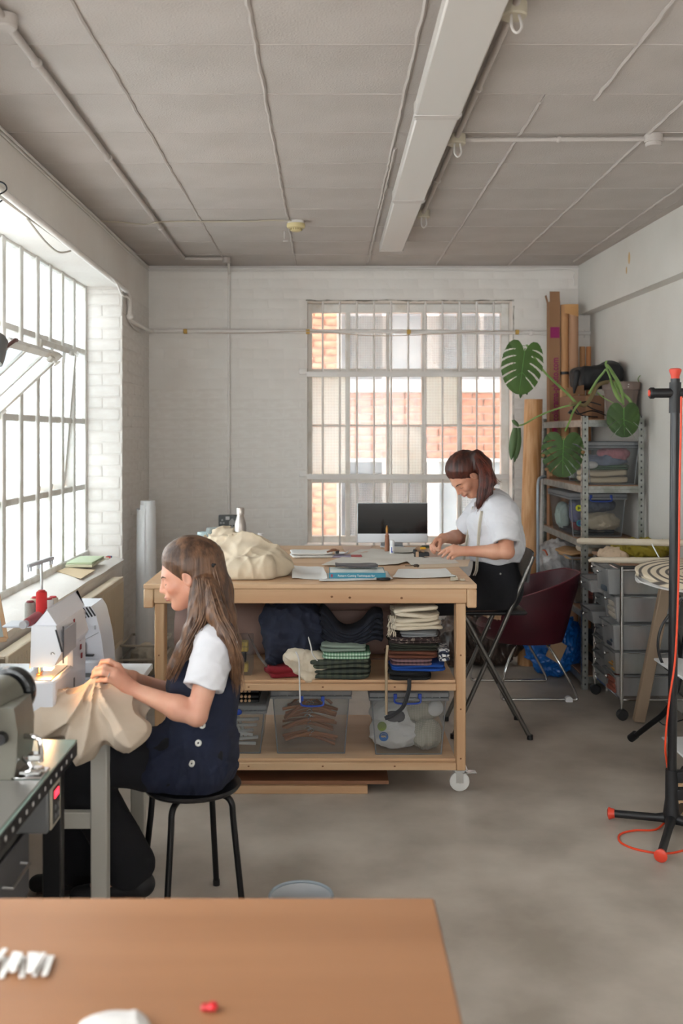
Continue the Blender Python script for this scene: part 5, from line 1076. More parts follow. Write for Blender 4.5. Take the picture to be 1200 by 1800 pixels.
# lower shelf (z .50): boxes and bags
bD = clearbox('open clear box of brown paper and cloth on the fourth shelf', 1.60, 1.93, 6.50, 7.0, .502, .80, lid=False)
soft('folded_cloth', 'tan cloth lying over the open shelf box', (1.72, 6.75, .78), (.26, .42, .04), 2, 94, mt('tan_cloth', 'b08a60', .9), .0, .012)
lump('folded_cloth', 'off-white cloth on the tan one under the third shelf', 'cloth', (1.74, 6.62, .85), (.08, .10, .03), cream, 95, amp=.01)
pb = glassy('thin_plastic_bag', 'e2e3e3', .42, 'd5d5d6', rough=.2, gl=.12)
pbag = lump('plastic_bag', 'stuffed translucent white carrier bag behind the maroon chair', 'bag', (1.62, 7.0, .72), (.16, .13, .13), mt('bag_white', 'c5c3c2', .35, col2='a8a4a2', vs=9), 96, amp=.016, f=36)
ob('bag_handle', mw(pbag).tube(spl([P(954, 967, 6.86), P(958, 968, 6.84), P(962, 976, 6.84)], 4), .010, 6, flat=.4), mt('orange_strip', 'd9633a', .5), pbag)
for k, (z, c_, lb) in enumerate(((.505, '4b2f2a', 'brown'), (.56, '7a3b33', 'rust'), (.61, '31323c', 'charcoal'), (.66, '8b5b42', 'tan'))):
    soft('folded_cloth', lb+' folded garment in the stack at the near end of the fourth shelf', (1.80, 6.37, z), (.30, .2, .053), 2, 100+k, mt('stackcloth'+str(k), c_, .9))
for k, (z, c_, lb) in enumerate(((.095, '3a2f2c', 'dark brown'), (.15, '6a5038', 'khaki'), (.21, '2a2c33', 'slate'))):
    soft('folded_cloth', lb+' folded garment on the bottom shelf', (1.85, 6.6, z), (.24, .6, .053), 2, 110+k, mt('lowcloth'+str(k), c_, .9))
lump('blue_bag', 'big blue plastic carrier bag in front of the bottom shelf', 'bag', (1.50, 6.62, .22), (.17, .12, .20), mt('bag_blue', '0f5aa8', .3, bump=.3, bs=40), 120, amp=.022, f=30, flat=.002)
lump('black_bag', 'dark clear-wrapped bundle under the maroon chair', 'bag', (1.10, 6.95, .22), (.30, .14, .22), mt('bag_dark', '2b2725', .3, col2='54443c', vs=8), 121, amp=.018, f=26, flat=.002, extra=[((.88, 6.9, .14), (.12, .10, .14))])
wone('cardboard_flap', 'kraft cardboard piece leaning under the maroon chair', 'cardboard', MB().beam(P(985, 1128, 6.35), P(970, 1160, 6.30)+Vector((0, 0, -.0)), .10, .004, up=(0, 1, 0)), mt('kraft_light', 'b39271', .8), P(970, 1160, 6.3))
# cardboard tubes and boxes in the corner
card = mt('cardboard', '9b7454', .85, col2='8d6749', vs=3); cardl = mt('cardboard_tube', 'c08f62', .7, col2='b28257', vs=2, st=(4, 4, .4)); veneer = mt('veneer_roll', 'd0a071', .55, col2='b98350', vs=5, st=(9, 9, .25), lo=.4, hi=.6, detail=6)
def pz(y, Y): return CAMZ-(y-VY)*Y/F
def px_(x, Y): return (x-VX)*Y/F
lb_ = thing('long_carton', 'tall narrow cardboard carton with magenta lettering standing in the corner', 'box', (px_(974, 7.28), 7.3, 0)); Y = 7.26; xa, xb = px_(965, Y), px_(984.5, Y)
ob('carton', mw(lb_).box((xa, Y, 0), (xb, Y+.085, pz(530, Y)), .002), card, lb_)
q = mw(lb_); q.beam((xa+.005+.037, Y+.004, pz(530, Y)), (xa+.042, Y+.012, pz(512, Y)), .074, .003, up=(0, 1, 0)); q.beam((xa-.002, Y+.04, pz(532, Y)), (xa-.018, Y+.04, pz(518, Y)), .05, .003, up=(1, 0, 0)); ob('flap', q, card, lb_)
mg = mt('magenta_ink', '8c1558', .7); ob('magenta_square', mw(lb_).box((xa+.008, Y-.0006, pz(594, Y)), (xb-.006, Y-.0001, pz(575, Y))), mg, lb_)
ob('magenta_band', mw(lb_).box((xa+.02, Y-.0006, pz(775, Y)), (xb-.03, Y-.0001, pz(752, Y))), mt('crimson_ink', 'b0203c', .7), lb_)
text('www.colorama-photo.com', .068, mg, Matrix.Translation(((xa+xb)/2+.004, Y-.0012, pz(700, Y))) @ Matrix.Rotation(PI/2, 4, 'X') @ Matrix.Rotation(PI/2, 4, 'Z'), lb_, sx=.80, off=.0012)
def tubeobj(label, x0, x1, ytop, Y, mat, flap=False):
    r = (px_(x1, Y)-px_(x0, Y))/2; c = (px_(x0, Y)+px_(x1, Y))/2; o = thing('cardboard_tube', label, 'tube', (c, Y+r, 0)); zt = pz(ytop, Y)
    q = MB(); q.lathe([(r-.004, .0), (r, .0), (r, zt), (r-.004, zt), (r-.004, .0)], 28); ob('tube_wall', q, mat, o)
    return o, c, r, zt
o, c, r, zt = tubeobj('tall tan cardboard tube with black tape beside the carton', 986.5, 1001, 535, 7.25, cardl)
ob('black_tape', MB().lathe([(r+.0003, pz(658, 7.25)), (r+.001, pz(658, 7.25)), (r+.001, pz(653, 7.25)), (r+.0003, pz(653, 7.25))], 28), blackp, o)
o, c, r, zt = tubeobj('tall cardboard tube with a torn paper flap at its top', 1002, 1018, 535, 7.22, mt('cardboard_tube_pink', 'ad8466', .75))
ob('paper_flap', mw(o).grid(lambda u, v: (c-.075+.10*u, 7.218-.01*math.sin(u*3), zt+.0-.09*v*(1-.3*(1-u))), 8, 6, th=.001), mt('kraft_orange', 'c4935f', .8), o)
tubeobj('short cardboard tube, left of the pair by the right wall', 1019.5, 1029, 609, 7.30, cardl); tubeobj('short cardboard tube, right of the pair by the right wall', 1031, 1039.5, 609, 7.30, mt('tube_orange', 'b57a4c', .7))
o = thing('short_carton', 'pale cut-open carton standing in front of the tan tube', 'box', (px_(998, 7.1), 7.12, 1.702)); ob('carton', mw(o).box((px_(987, 7.1), 7.1, 1.702), (px_(1004, 7.1), 7.16, pz(684, 7.1)), .003), mt('kraft_pale', 'b98f6b', .8), o)
# veneer roll
vr = thing('veneer_roll', 'large pale wood-grain roll standing left of the shelving', 'roll', (1.46, 6.95, 0)); a = Vector((px_(925, 6.95), 6.95, 0)); b = Vector((px_(937, 7.1), 7.1, pz(702, 7.1))); 
q = mw(vr); 
def vrf(u, v): th = u*2*PI*1.15; r = .060+.007*u; c_ = a.lerp(b, v); return c_+Vector((math.cos(th+.4)*r, math.sin(th+.4)*r, 0))
ob('outer_layer', q.grid(vrf, 44, 2, th=.002), veneer, vr)
ld = thing('step_frame', 'pale blue tubular frame behind the shelving unit edge', 'frame', (1.50, 7.0, 0)); q = mw(ld)
q.tube(spl([P(945, 1100, 6.9), P(945, 960, 6.9), P(945, 870, 6.9), P(946, 846, 6.92), P(951, 839, 6.95), P(958, 838, 7.0)], 6), .011, 10); q.tube([P(945, 1100, 6.9), (P(945, 0, 6.9).x, 6.9, 0)], .011, 10); ob('tube_frame', q, mt('frame_blue_grey', '9aa4ad', .35, .3), ld)
# top of the shelving: pot, bag, carton, cables, monstera
o = thing('carton', 'brown open carton under the black bag on top of the shelving', 'box', (1.75, 6.75, 1.7)); xa, xb = px_(1005, 6.6), px_(1062, 6.6)
ob('carton_body', mw(o).box((xa, 6.6, 1.701), (xb, 6.95, pz(695, 6.6)), .003), mt('carton_brown', '7e5a43', .85), o); ob('flap', mw(o).beam((xa+.02, 6.6, pz(695, 6.6)), (xa+.01, 6.56, pz(680, 6.6)), .12, .003, up=(0, 1, 0)), card, o); ob('tape', mw(o).box((xa+.09, 6.599, 1.701), (xa+.13, 6.5998, pz(695, 6.6))), card, o)
def bagfn(Q):
    d = rbox(Q, (px_(1052, 6.65), 6.72, pz(662, 6.65)), (.145, .14, .075), .05, rotm(0, -.10, .1)); d = smin(d, els(Q, (px_(1080, 6.65), 6.75, pz(656, 6.65)), (.06, .10, .085)), .05)
    d = smin(d, cap(Q, P(1014, 655, 6.55), P(1008, 690, 6.55), .022, .012), .03); return d-.010*creases(Q, 26, 3)+.005*sn(Q, 20, 2)
wone('camera_bag', 'black padded bag lying on the brown carton above the shelving', 'bag', sdf_mesh('bag', bagfn, (1.5, 6.4, 1.78), (2.12, 7.0, 2.16), .008, mt('black_nylon', '151518', .6, bump=.2, bs=300)), None, (1.8, 6.7, pz(695, 6.6)))
pot = thing('plant_pot', 'grey brown plastic plant pot on top of the shelving', 'pot', (px_(1093, 6.40), 6.42, 1.701)); pm = mt('pot_grey_brown', '7b6a62', .55); ph = pz(672, 6.4)-1.701
q = MB(); q.lathe([(0, 0), (.079, 0), (.081, .003), (.108, ph-.055), (.1085, ph-.052), (.118, ph-.050), (.1205, ph-.003), (.118, ph), (.112, ph), (.108, ph-.02), (0, ph-.022)], 36); ob('pot_body', q, pm, pot)
q = MB(); q.lathe([(0, ph-.02), (.107, ph-.018), (.1075, ph-.024), (0, ph-.03)], 24); ob('soil', q, mt('soil', '4b3226', .95, col2='6d4733', vs=60), pot)
q = MB(); q.ell((.012, -.120, ph-.018), (.004, .002, .003), 8, 5); q.ell((.010, -.120, ph-.034), (.004, .002, .003), 8, 5); ob('pot_mark', q, paper, pot)
q = MB(); q.tube(spl([P(1060, 725, 6.5), P(1040, 718, 6.5), P(1022, 708, 6.5), P(1012, 716, 6.48), P(1022, 730, 6.47), P(1050, 733, 6.5)], 6), .004, 6); q.tube(spl([P(1056, 712, 6.5), P(1030, 706, 6.5), P(1008, 715, 6.45), P(1015, 728, 6.45), P(1040, 722, 6.45), P(1064, 730, 6.5)], 6), .004, 6)
q.tube([P(1000, 727, 6.4), P(1003, 722, 6.4), P(1007, 727, 6.4)], .012, 8); wone('cable', 'black cable coiled between carton and monstera stems', 'cable', q, blackp, (P(1040, 730, 6.5).x, 6.5, 1.701))
mon_ = thing('monstera', 'monstera plant trailing from the pot over the shelving', 'plant', (px_(1097, 6.35), 6.40, pz(674, 6.4)))
leafm = mt('leaf_green', '38551a', .6, col2='466622', vs=7, bump=.15, bs=30); leafd = mt('leaf_dark', '2b4417', .6, col2='38531d', vs=7); stemm = mt('stem_green', '6b8a45', .5, col2='7f9a58', vs=12); stemb = mt('stem_brown', '7a6a48', .7)
q = mw(mon_); q.tube(spl([P(1085, 672, 6.4), P(1066, 672, 6.36), P(1050, 678, 6.33), P(1040, 696, 6.30), P(1028, 712, 6.25), P(1012, 709, 6.2), P(1002, 710, 6.18)], 6), [.013]*20+[.012]*17, 8); ob('stem', q, stemb, mon_)
for pts, r in (([P(1012, 708, 6.2), P(995, 690, 6.15), P(975, 672, 6.12), P(955, 652, 6.1), P(944, 636, 6.08), P(925, 606, 6.07)], .008), ([P(1010, 711, 6.2), P(980, 718, 6.2), P(945, 732, 6.2), P(922, 745, 6.2), P(912, 748, 6.2)], .006),
               ([P(1020, 706, 6.2), P(1008, 722, 6.15), P(1001, 740, 6.1), P(993, 758, 6.08)], .007), ([P(1035, 692, 6.3), P(1048, 670, 6.25), P(1060, 655, 6.22), P(1066, 650, 6.2), P(1074, 668, 6.18), P(1084, 690, 6.15), P(1096, 712, 6.13)], .008),
               ([P(1068, 648, 6.2), P(1064, 640, 6.2), P(1066, 634, 6.2)], .008), ([P(1080, 672, 6.2), P(1092, 690, 6.16), P(1106, 703, 6.14), P(1112, 716, 6.12)], .013), ([P(1128, 680, 6.45), P(1121, 668, 6.40), P(1124, 661, 6.40), P(1128, 660, 6.4)], .003), ([P(1050, 690, 6.3), P(1062, 700, 6.25), P(1085, 712, 6.15)], .004)):
    q = mw(mon_); s_ = spl(pts, 6); q.tube(s_, [r*(1-.3*i/len(s_)) for i in range(len(s_))], 8); ob('stem', q, stemm, mon_)
def leafmesh(par, top, down, width, length, nrm, seed, mat, slits, brown=False):
    """monstera blade: heart outline cut by side slits, gently cupped"""
    ax = Vector(down).normalized(); n_ = Vector(nrm).normalized(); n_ = (n_-ax*n_.dot(ax)).normalized(); sd = ax.cross(n_); N = 92
    def inside(x, y):                                      # x across -1..1, y along 0..1 from stalk to tip
        yy = (y-.42)/.58 if y > .42 else (y-.42)/.56; a = abs(x)
        if y > .42: o = a < max(0, 1-yy**2)**.5*(1-.10*yy)
        else: c_ = ((a-.47)/.53)**2+((y-.34)/.50)**2 < 1 or (a < .60 and y > .30); o = c_ and (a > .05 or y > .0)
        if not o: return False
        for (s_, y0, xa, dr, w_) in slits:                 # side, height at the inner end, inner distance, slope, half width at the rim
            if (x > 0) == (s_ > 0) and a > xa:
                t = (a-xa)/(1-xa); yc = y0+dr*(a-xa)+.10*t*t
                if abs(y-yc) < w_*(.35+.65*t)*min(1, t*9+.25): return False
        return True
    V = {}; L_ = []; Fc = []
    def vid(i, j):
        if (i, j) not in V:
            x = -1+2*i/N; y = -.18+1.2*j/N; V[i, j] = len(L_); z = -.16*x*x+.05*abs(math.sin(abs(x)*5+y*9))*abs(x)+.04*math.sin(y*4+seed)
            L_.append(Vector(top)+ax*(y*length)+sd*(x*width/2)+n_*(z*width/2))
        return V[i, j]
    for i in range(N):
        for j in range(N):
            if inside(-1+2*(i+.5)/N, -.18+1.2*(j+.5)/N): Fc.append((vid(i, j), vid(i+1, j), vid(i+1, j+1), vid(i, j+1)))
    q = mw(par); q.add(L_, Fc); me = q.mesh('leaf', mat, True, False)
    o = ob('leaf', me, None, par)
    m = mw(par); m.tube([Vector(top)+ax*length*.95*t+n_*(.02*width*math.sin(t*4+seed)+.0012) for t in np.linspace(0, .98, 12)], [.0035*(1-.7*t) for t in np.linspace(0, 1, 12)], 6)
    for (s_, y0, xa, dr, w_) in slits:
        pts = [Vector(top)+ax*length*(y0-.09+(dr*.9)*(a_-.0)+.08*a_*a_)+sd*(s_*a_*width/2)+n_*(-.08*a_*a_*width+.0012) for a_ in np.linspace(0, .8, 7)]
        m.tube(pts, [.0016*(1-.8*k/6) for k in range(7)], 5)
    ob('veins', m, mt('vein_green', '4f7d33', .5), o)
    if brown:
        m = mw(par)
        for cx, cy in ((.74, .80), (.55, .93), (-.94, .35), (.9, .45)): m.ell(Vector(top)+ax*length*cy+sd*width*.5*cx+n_*(-.10*width*cx*cx*.6+.002), (.013, .004, .011), 8, 5)
        ob('dry_edge', m, mt('leaf_brown', '7b5a38', .8), o)
    return o
S1 = [(-1, .02, .38, .02, .030), (-1, .16, .34, .06, .036), (-1, .31, .30, .12, .038), (-1, .46, .26, .20, .038), (-1, .61, .20, .34, .036), (1, .04, .42, .0, .026), (1, .18, .38, .05, .030), (1, .33, .34, .10, .034), (1, .48, .28, .20, .034), (1, .62, .22, .32, .032)]
S2 = [(-1, .14, .42, .12, .030), (-1, .28, .36, .22, .036), (-1, .42, .30, .34, .040), (-1, .56, .22, .50, .040), (-1, .68, .10, .80, .034), (1, .06, .36, .02, .026), (1, .20, .30, .10, .030), (1, .34, .26, .20, .034), (1, .48, .20, .32, .036), (1, .63, .12, .55, .034)]
S3 = [(-1, .66, .08, .70, .034), (1, .60, .16, .60, .034), (1, .44, .46, .30, .026), (-1, .50, .55, .26, .022)]
L1 = leafmesh(mon_, P(922, 612, 6.06), (-.12, 0, -1), .258, .285, (0.1, -1, .15), 1, leafm, S1)
L2 = leafmesh(mon_, P(990, 770, 6.06), (-.02, 0, -1), .262, .240, (0, -1, .1), 2, leafd, S2, True)
L3 = leafmesh(mon_, P(1096, 716, 6.10), (0.02, 0, -1), .205, .185, (0, -1, -.1), 3, leafd, S3)
for k, (x, y, x2, y2, w_) in enumerate(((905, 752, 898, 808, .05), (910, 752, 908, 806, .05), (913, 752, 905, 812, .04), (903, 738, 912, 750, .03))):
    a_ = P(x, y, 6.2); b_ = P(x2, y2, 6.2); q = mw(mon_); ax = (b_-a_)
    q.grid(lambda u, v: a_+ax*v+Vector(((u-.5)*w_*math.sin(PI*min(1, v*.9+.1))**.7, -.012*(1-(2*u-1)**2)+.01*k, 0)), 6, 10, th=.002); ob('furled_leaf', q, mt('leaf_pale', '4a6136', .55), mon_)
for k, (x, y, x2, y2) in enumerate(((918, 672, 914, 700), (921, 672, 926, 694))):
    a_ = P(x, y, 6.12); b_ = P(x2, y2, 6.12); q = mw(mon_); ax = (b_-a_); q.grid(lambda u, v: a_+ax*v+Vector(((u-.5)*.035*math.sin(PI*min(1, v*.85+.15)), -.006*(1-(2*u-1)**2), 0)), 5, 8, th=.002); ob('furled_leaf', q, leafd, mon_)
for k, (pts, w_) in enumerate((([P(1067, 640, 6.19), P(1076, 655, 6.16), P(1090, 680, 6.13), P(1096, 710, 6.11)], .035), ([P(1072, 665, 6.17), P(1084, 695, 6.12), P(1093, 708, 6.10)], .04))):
    s_ = spl(pts, 5); q = mw(mon_); q.tube(s_, [.004+w_*.4*math.sin(PI*min(1, i/len(s_)+.05)) for i in range(len(s_))], 8, flat=.4); ob('leaf_sheath', q, stemm, mon_)
# ---- drawer trolley
tr = thing('drawer_trolley', 'chrome-framed trolley of translucent drawers beside the shelving', 'trolley', (1.85, 5.9, 0))
RX0, RX1, RY0, RYm, RY1, RT = 1.655, 2.03, 5.60, 5.885, 6.16, .86
for y in (RY0, RYm, RY1):
    for x in (RX0, RX1):
        if y == RYm and x == RX1: continue
        ob('post', mw(tr).cyl((x, y, .09), (x, y, RT), .011, n=14), chrome, tr)
for x, y in ((RX0, RY0), (RX0, RY1), (RX1, RY0), (RX1, RY1)):
    c_ = ob('castor', mw(tr).cyl((x, y, .06), (x, y, .0895), .007, n=10), chrome, tr)
    q = mw(tr); T0 = q.T; q.T = T0 @ Matrix.Translation((x, y-.012, .032)) @ Matrix.Rotation(PI/2, 4, 'X') ; q.lathe([(0, -.018), (.026, -.018), (.032, -.012), (.032, .012), (.026, .018), (0, .018)], 20); ob('wheel', q, blackp, c_)
for z in (.11, RT-.02):
    for a_, b_ in (((RX0, RY0), (RX1, RY0)), ((RX0, RY1), (RX1, RY1)), ((RX0, RY0), (RX0, RY1)), ((RX1, RY0), (RX1, RY1))): ob('frame_rail', mw(tr).cyl((*a_, z), (*b_, z), .006, n=8), chrome, tr)
drw = glassy('drawer_plastic', 'e3e5e6', .30, 'd9dbdc', rough=.3, gl=.06, noise=5); drw2 = glassy('drawer_plastic_clear', 'dcdedf', .5, 'b3b5b7', rough=.25, gl=.06)
def drawer(y0, y1, z0, z1, out, seed):
    x0 = RX0-.012-out; x1 = RX1-.02-out; t = .012
    q = mw(tr); q.add([(x0+t, y0+t, z0), (x1-t, y0+t, z0), (x1-t, y1-t, z0), (x0+t, y1-t, z0), (x0, y0, z1), (x1, y0, z1), (x1, y1, z1), (x0, y1, z1)], [(0, 3, 2, 1), (0, 1, 5, 4), (1, 2, 6, 5), (2, 3, 7, 6), (3, 0, 4, 7)])
    d = ob('drawer', q, drw, tr, smooth=False)
    q = mw(tr); q.box((x0-.012, y0-.004, z1-.004), (x1+.004, y1+.004, z1+.0) if False else (x0+.001, y1+.004, z1+.001), .001); q.tube([(x0-.008, y0, z1), (x1, y0, z1), (x1, y1, z1), (x0-.008, y1, z1), (x0-.008, y0, z1)], .004, 6); ob('rim', q, drw2, d)
    ym = (y0+y1)/2; q = mw(tr); q.cyl((x0+.004, ym, z1-.03), (x0-.02, ym, z1-.03), .004, n=8); q.ell((x0-.022, ym, z1-.03), (.009, .011, .011), 12, 8); ob('knob', q, chrome, d)
    ob('runner', mw(tr).cyl((RX0, y0-.006, z1-.006), (RX1, y0-.006, z1-.006), .003, n=6), chrome, tr)
    return x0, x1
rs = random.Random(6)
big = [(.685, .835, .045), (.525, .67, .01), (.375, .505, .02), (.255, .37-.01, .012), (.125, .245, .0)]
big = [(.70, .845, .06), (.545, .69, .015), (.385, .53, .03), (.25, .375, .02), (.125, .24, .012)]
cols_ = ['a06a4a', '51606e', 'b5863f', '7f8a70', 'b0a89c', '8a4a3a', 'c7c4be', '3c4450']
n_it = 0
for (z0, z1, out) in big:
    x0, x1 = drawer(RY0+.02, RYm-.014, z0, z1, out, 1)
    for k in range(3):
        n_it += 1; xx = x0+.05+k*.11+rs.uniform(-.01, .01); hh = (z1-z0)*rs.uniform(.4, .8); yy = RY0+.05
        lbs = ['left', 'middle', 'right'][k]; lv = ['top', 'second', 'third', 'fourth', 'bottom'][big.index((z0, z1, out))]
        wone('folded_cloth', f'muted cloth item, {lbs} in the {lv} wide trolley drawer', 'cloth', fold(MB(), (xx, yy+.08, z0+.006), (.095, .15, hh), 3, 200+n_it, .004), mt('draw'+str(n_it % 8), cols_[n_it % 8], .9), (xx, yy+.08, z0+.006))
for i in range(8):
    z1 = .835-i*.0925; drawer(RYm+.014, RY1-.02, z1-.075, z1, (.02, .085, .0, .075, .0, .0, .0, .0)[i], 2)
# things on top of the trolley
lump('folded_cloth', 'mustard yellow cloth crumpled on top of the trolley', 'cloth', (1.87, 5.95, .915), (.165, .16, .045), mt('mustard_cloth', '8a7a20', .9, bump=.3, bs=80), 130, amp=.018, f=28, flat=.885)
lump('folded_cloth', 'cream wrinkled cloth at the left end of the trolley top', 'cloth', (1.70, 5.90, .89), (.08, .10, .035), mt('peach_cream', 'cdb59b', .9, bump=.2), 131, amp=.012, f=36)
wone('tray_board', 'thin brown board on top of the trolley', 'board', MB().box((1.64, 5.59, .8665), (2.04, 6.18, .880), .002), shb, (1.85, 5.9, .867))
# folded wooden frame (two cream rails) and striped ironing board
rl1 = thing('clothes_airer', 'cream padded rail frame resting across the trolley top', 'frame', (1.8, 5.5, .9)); 
ob('upper_rail', mw(rl1).tube([P(1014, 951, 5.7), P(1020, 951, 5.69), P(1172, 954, 5.5), P(1178, 954, 5.5), P(1240, 955, 5.45)], [.012, .019, .019, .019, .019], 14), cream, rl1)
ob('lower_rail', mw(rl1).tube([P(1034, 986, 5.45), P(1040, 984, 5.45), P(1052, 984, 5.44), P(1120, 985, 5.4), P(1240, 986, 5.3)], [.008, .012, .016, .017, .017], 14), mt('cream_wood', 'd0c4b0', .5), rl1)
ob('strut', mw(rl1).cyl(P(1145, 956, 5.48), P(1160, 984, 5.44), .004, n=8), steel, rl1)
ib = thing('ironing_board', 'ironing board with striped cover and black curved legs at the right', 'ironing board', (1.75, 4.9, 0)); IZ = CAMZ-(1000-VY)*4.95/F
def ibout(u): return None
strp = bpy.data.materials.new('striped_cover'); strp.use_nodes = True; n = strp.node_tree.nodes; L = strp.node_tree.links; t = n.new('ShaderNodeTexCoord'); sp = n.new('ShaderNodeSeparateXYZ'); L.new(t.outputs['Object'], sp.inputs[0])
def mth(op, a, b=None, c=None):
    m_ = n.new('ShaderNodeMath'); m_.operation = op
    for i_, v_ in enumerate((a, b, c)):
        if v_ is None: continue
        if isinstance(v_, (int, float)): m_.inputs[i_].default_value = v_
        else: L.new(v_, m_.inputs[i_])
    return m_.outputs[0]
xl = px_(1117, 4.95); S0_ = .30; R0_ = .19                  # stripes run parallel to the rounded outline
gx_ = mth('MAXIMUM', mth('DIVIDE', mth('SUBTRACT', xl-1.75+S0_, sp.outputs[0]), S0_), 0); gy_ = mth('DIVIDE', sp.outputs[1], R0_)
rr_ = mth('SQRT', mth('ADD', mth('MULTIPLY', gx_, gx_), mth('MULTIPLY', gy_, gy_))); st_ = mth('MULTIPLY_ADD', mth('SINE', mth('MULTIPLY', rr_, 44)), .5, .5)
r = n.new('ShaderNodeValToRGB'); r.color_ramp.elements[0].color = hx('5f5852'); r.color_ramp.elements[1].color = hx('d6c8b0'); r.color_ramp.elements[0].position = .12; r.color_ramp.elements[1].position = .42
L.new(st_, r.inputs[0]); L.new(r.outputs[0], n['Principled BSDF'].inputs['Base Color']); n['Principled BSDF'].inputs['Roughness'].default_value = .9
def ibf(u, v):                                             # u along board from nose, v across
    s = u**1.6; w_ = R0_*(1-max(0, 1-s/S0_)**2)**.5+.001; a_ = (v-.5)*2; y = a_*w_
    return Vector((xl+1.0*s, 4.95+y*.975, IZ-.004+y*.24-.010*abs(a_)**6))
me = mw(ib); me.grid(ibf, 60, 20, th=.028); ob('cover', me, strp, ib)
q = mw(ib); q.grid(lambda u, v: ibf(u, v)+Vector((.004, 0, -.030-.030*math.sin(PI*v)*(.6+.4*math.sin(u*30)))), 40, 12, th=.006); ob('cover_underside', q, whc, ib)
def black_leg(pts, r=.014): q = mw(ib); q.tube(spl(pts, 8), r, 12); return ob('leg', q, blackm, ib)
black_leg([P(1216, 1035, 4.9), P(1200, 1150, 4.9), P(1188, 1215, 4.9), P(1168, 1252, 4.95), P(1140, 1275, 5.0), P(1113, 1296, 5.07)])
black_leg([P(1180, 1035, 5.0), P(1186, 1100, 5.0), P(1200, 1170, 5.0), P(1215, 1260, 4.9)])
q = mw(ib); q.tube([P(1117, 1291, 5.06), P(1108, 1298, 5.09)], .021, 12); ob('rubber_foot', q, blackp, ib)
q = mw(ib); q.tube(spl([P(1200, 1052, 4.8), P(1185, 1070, 4.8), P(1163, 1100, 4.8), P(1156, 1135, 4.8), P(1165, 1168, 4.8), P(1185, 1182, 4.8), P(1210, 1184, 4.8)], 8), .007, 8); ob('iron_cord_loop', q, blackp, ib)
q = mw(ib); q.tube(spl([P(1158, 1268, 5.0), P(1166, 1274, 5.0), P(1178, 1272, 4.95), P(1210, 1262, 4.9)], 6), .003, 6); ob('thin_cord', q, blackp, ib)
wone('wooden_batten', 'pale grey-brown wooden batten leaning against the ironing board', 'plank', MB().beam((px_(1122, 5.53), 5.53, .012), (px_(1178, 5.3), 5.38, pz(1010, 5.35)-.08), .062, .040, up=(0, 1, 0), ch=.004), mt('batten_wood', 'a08a74', .7, col2='8e7a66', vs=6, st=(1, 1, .3)), (px_(1122, 5.53), 5.53, 0))
# ---- maroon tub chair
ch = thing('tub_chair', 'maroon leather tub armchair on a chrome sled base', 'chair', (1.25, 6.2, 0)); ch.rotation_euler = (0, 0, 0)
maroon = mt('maroon_leather', '4a1420', .38, col2='3d0f1a', vs=5, bump=.1, bs=120); bcx, bcy = 1.235, 6.22
def shell(u, v):                                           # u round from near arm tip to far arm tip, v from bottom to top
    th = -PI*.80+u*PI*1.60; k = abs(2*u-1); R_ = .302-.03*(1-v)-.035*(1-v)**3
    top = .745-.20*(max(0, k-.22)/.78)**1.25; bot = .335+(.10 if k < .20 else .10*max(0, 1-(k-.20)/.03) if k < .23 else 0)
    z = bot+(top-bot)*v; x = bcx+math.cos(th)*R_*1.02+.03*v*math.cos(th); y = bcy+math.sin(th)*R_*(.98); return Vector((x, y, z))
q = mw(ch); q.grid(lambda u, v: shell(u, 1-v), 60, 12, th=-.035); ob('shell', q, maroon, ch)
q = mw(ch); q.tube([shell(u, 1)+Vector((0, 0, .003)) for u in np.linspace(0, 1, 60)], .004, 6); ob('piping', q, mt('piping_maroon', '6b2431', .4), ch)
sq = mw(ch); T0 = sq.T; sq.T = T0 @ Matrix.Translation((bcx-.03, bcy, 0)); sq.lathe([(0, .335), (.20, .335), (.245, .37), (.262, .42), (.25, .445), (0, .45)], 36, sx=1.05, sy=.93); ob('seat', sq, maroon, ch)
for y, xa, xb in ((5.985, 1.045, 1.50), (6.46, .93, 1.42)):
    q = mw(ch); q.tube(spl([(xa+.10, bcy+(y-bcy)*.75, .335), (xa+.03, y-.0, .20), (xa+.0, y, .035), (xa+.03, y, .010)], 5)+[Vector((xb-.04, y, .010))]+spl([(xb-.03, y, .010), (xb, y, .03), (xb-.10, y, .22), (xb-.17, bcy+(y-bcy)*.75, .335)], 5), .008, 10); ob('sled_leg', q, chrome, ch)
ob('glide', mw(ch).cyl((1.45, 5.965, .010), (1.45, 6.0, .010), .022, n=14), whitep, ch)
q = mw(ch); q.box((1.10, 6.06, .326), (1.38, 6.08, .334)); q.box((1.10, 6.36, .326), (1.38, 6.38, .334)); ob('seat_bracket', q, chrome, ch)
lump('garment', 'peach and cream garment lying on the maroon chair seat', 'cloth', (1.06, 6.12, .53), (.12, .13, .045), mt('peach_cloth', 'cfa883', .9, col2='e0d2bf', vs=8, lo=.45, hi=.55), 140, amp=.016, f=30)
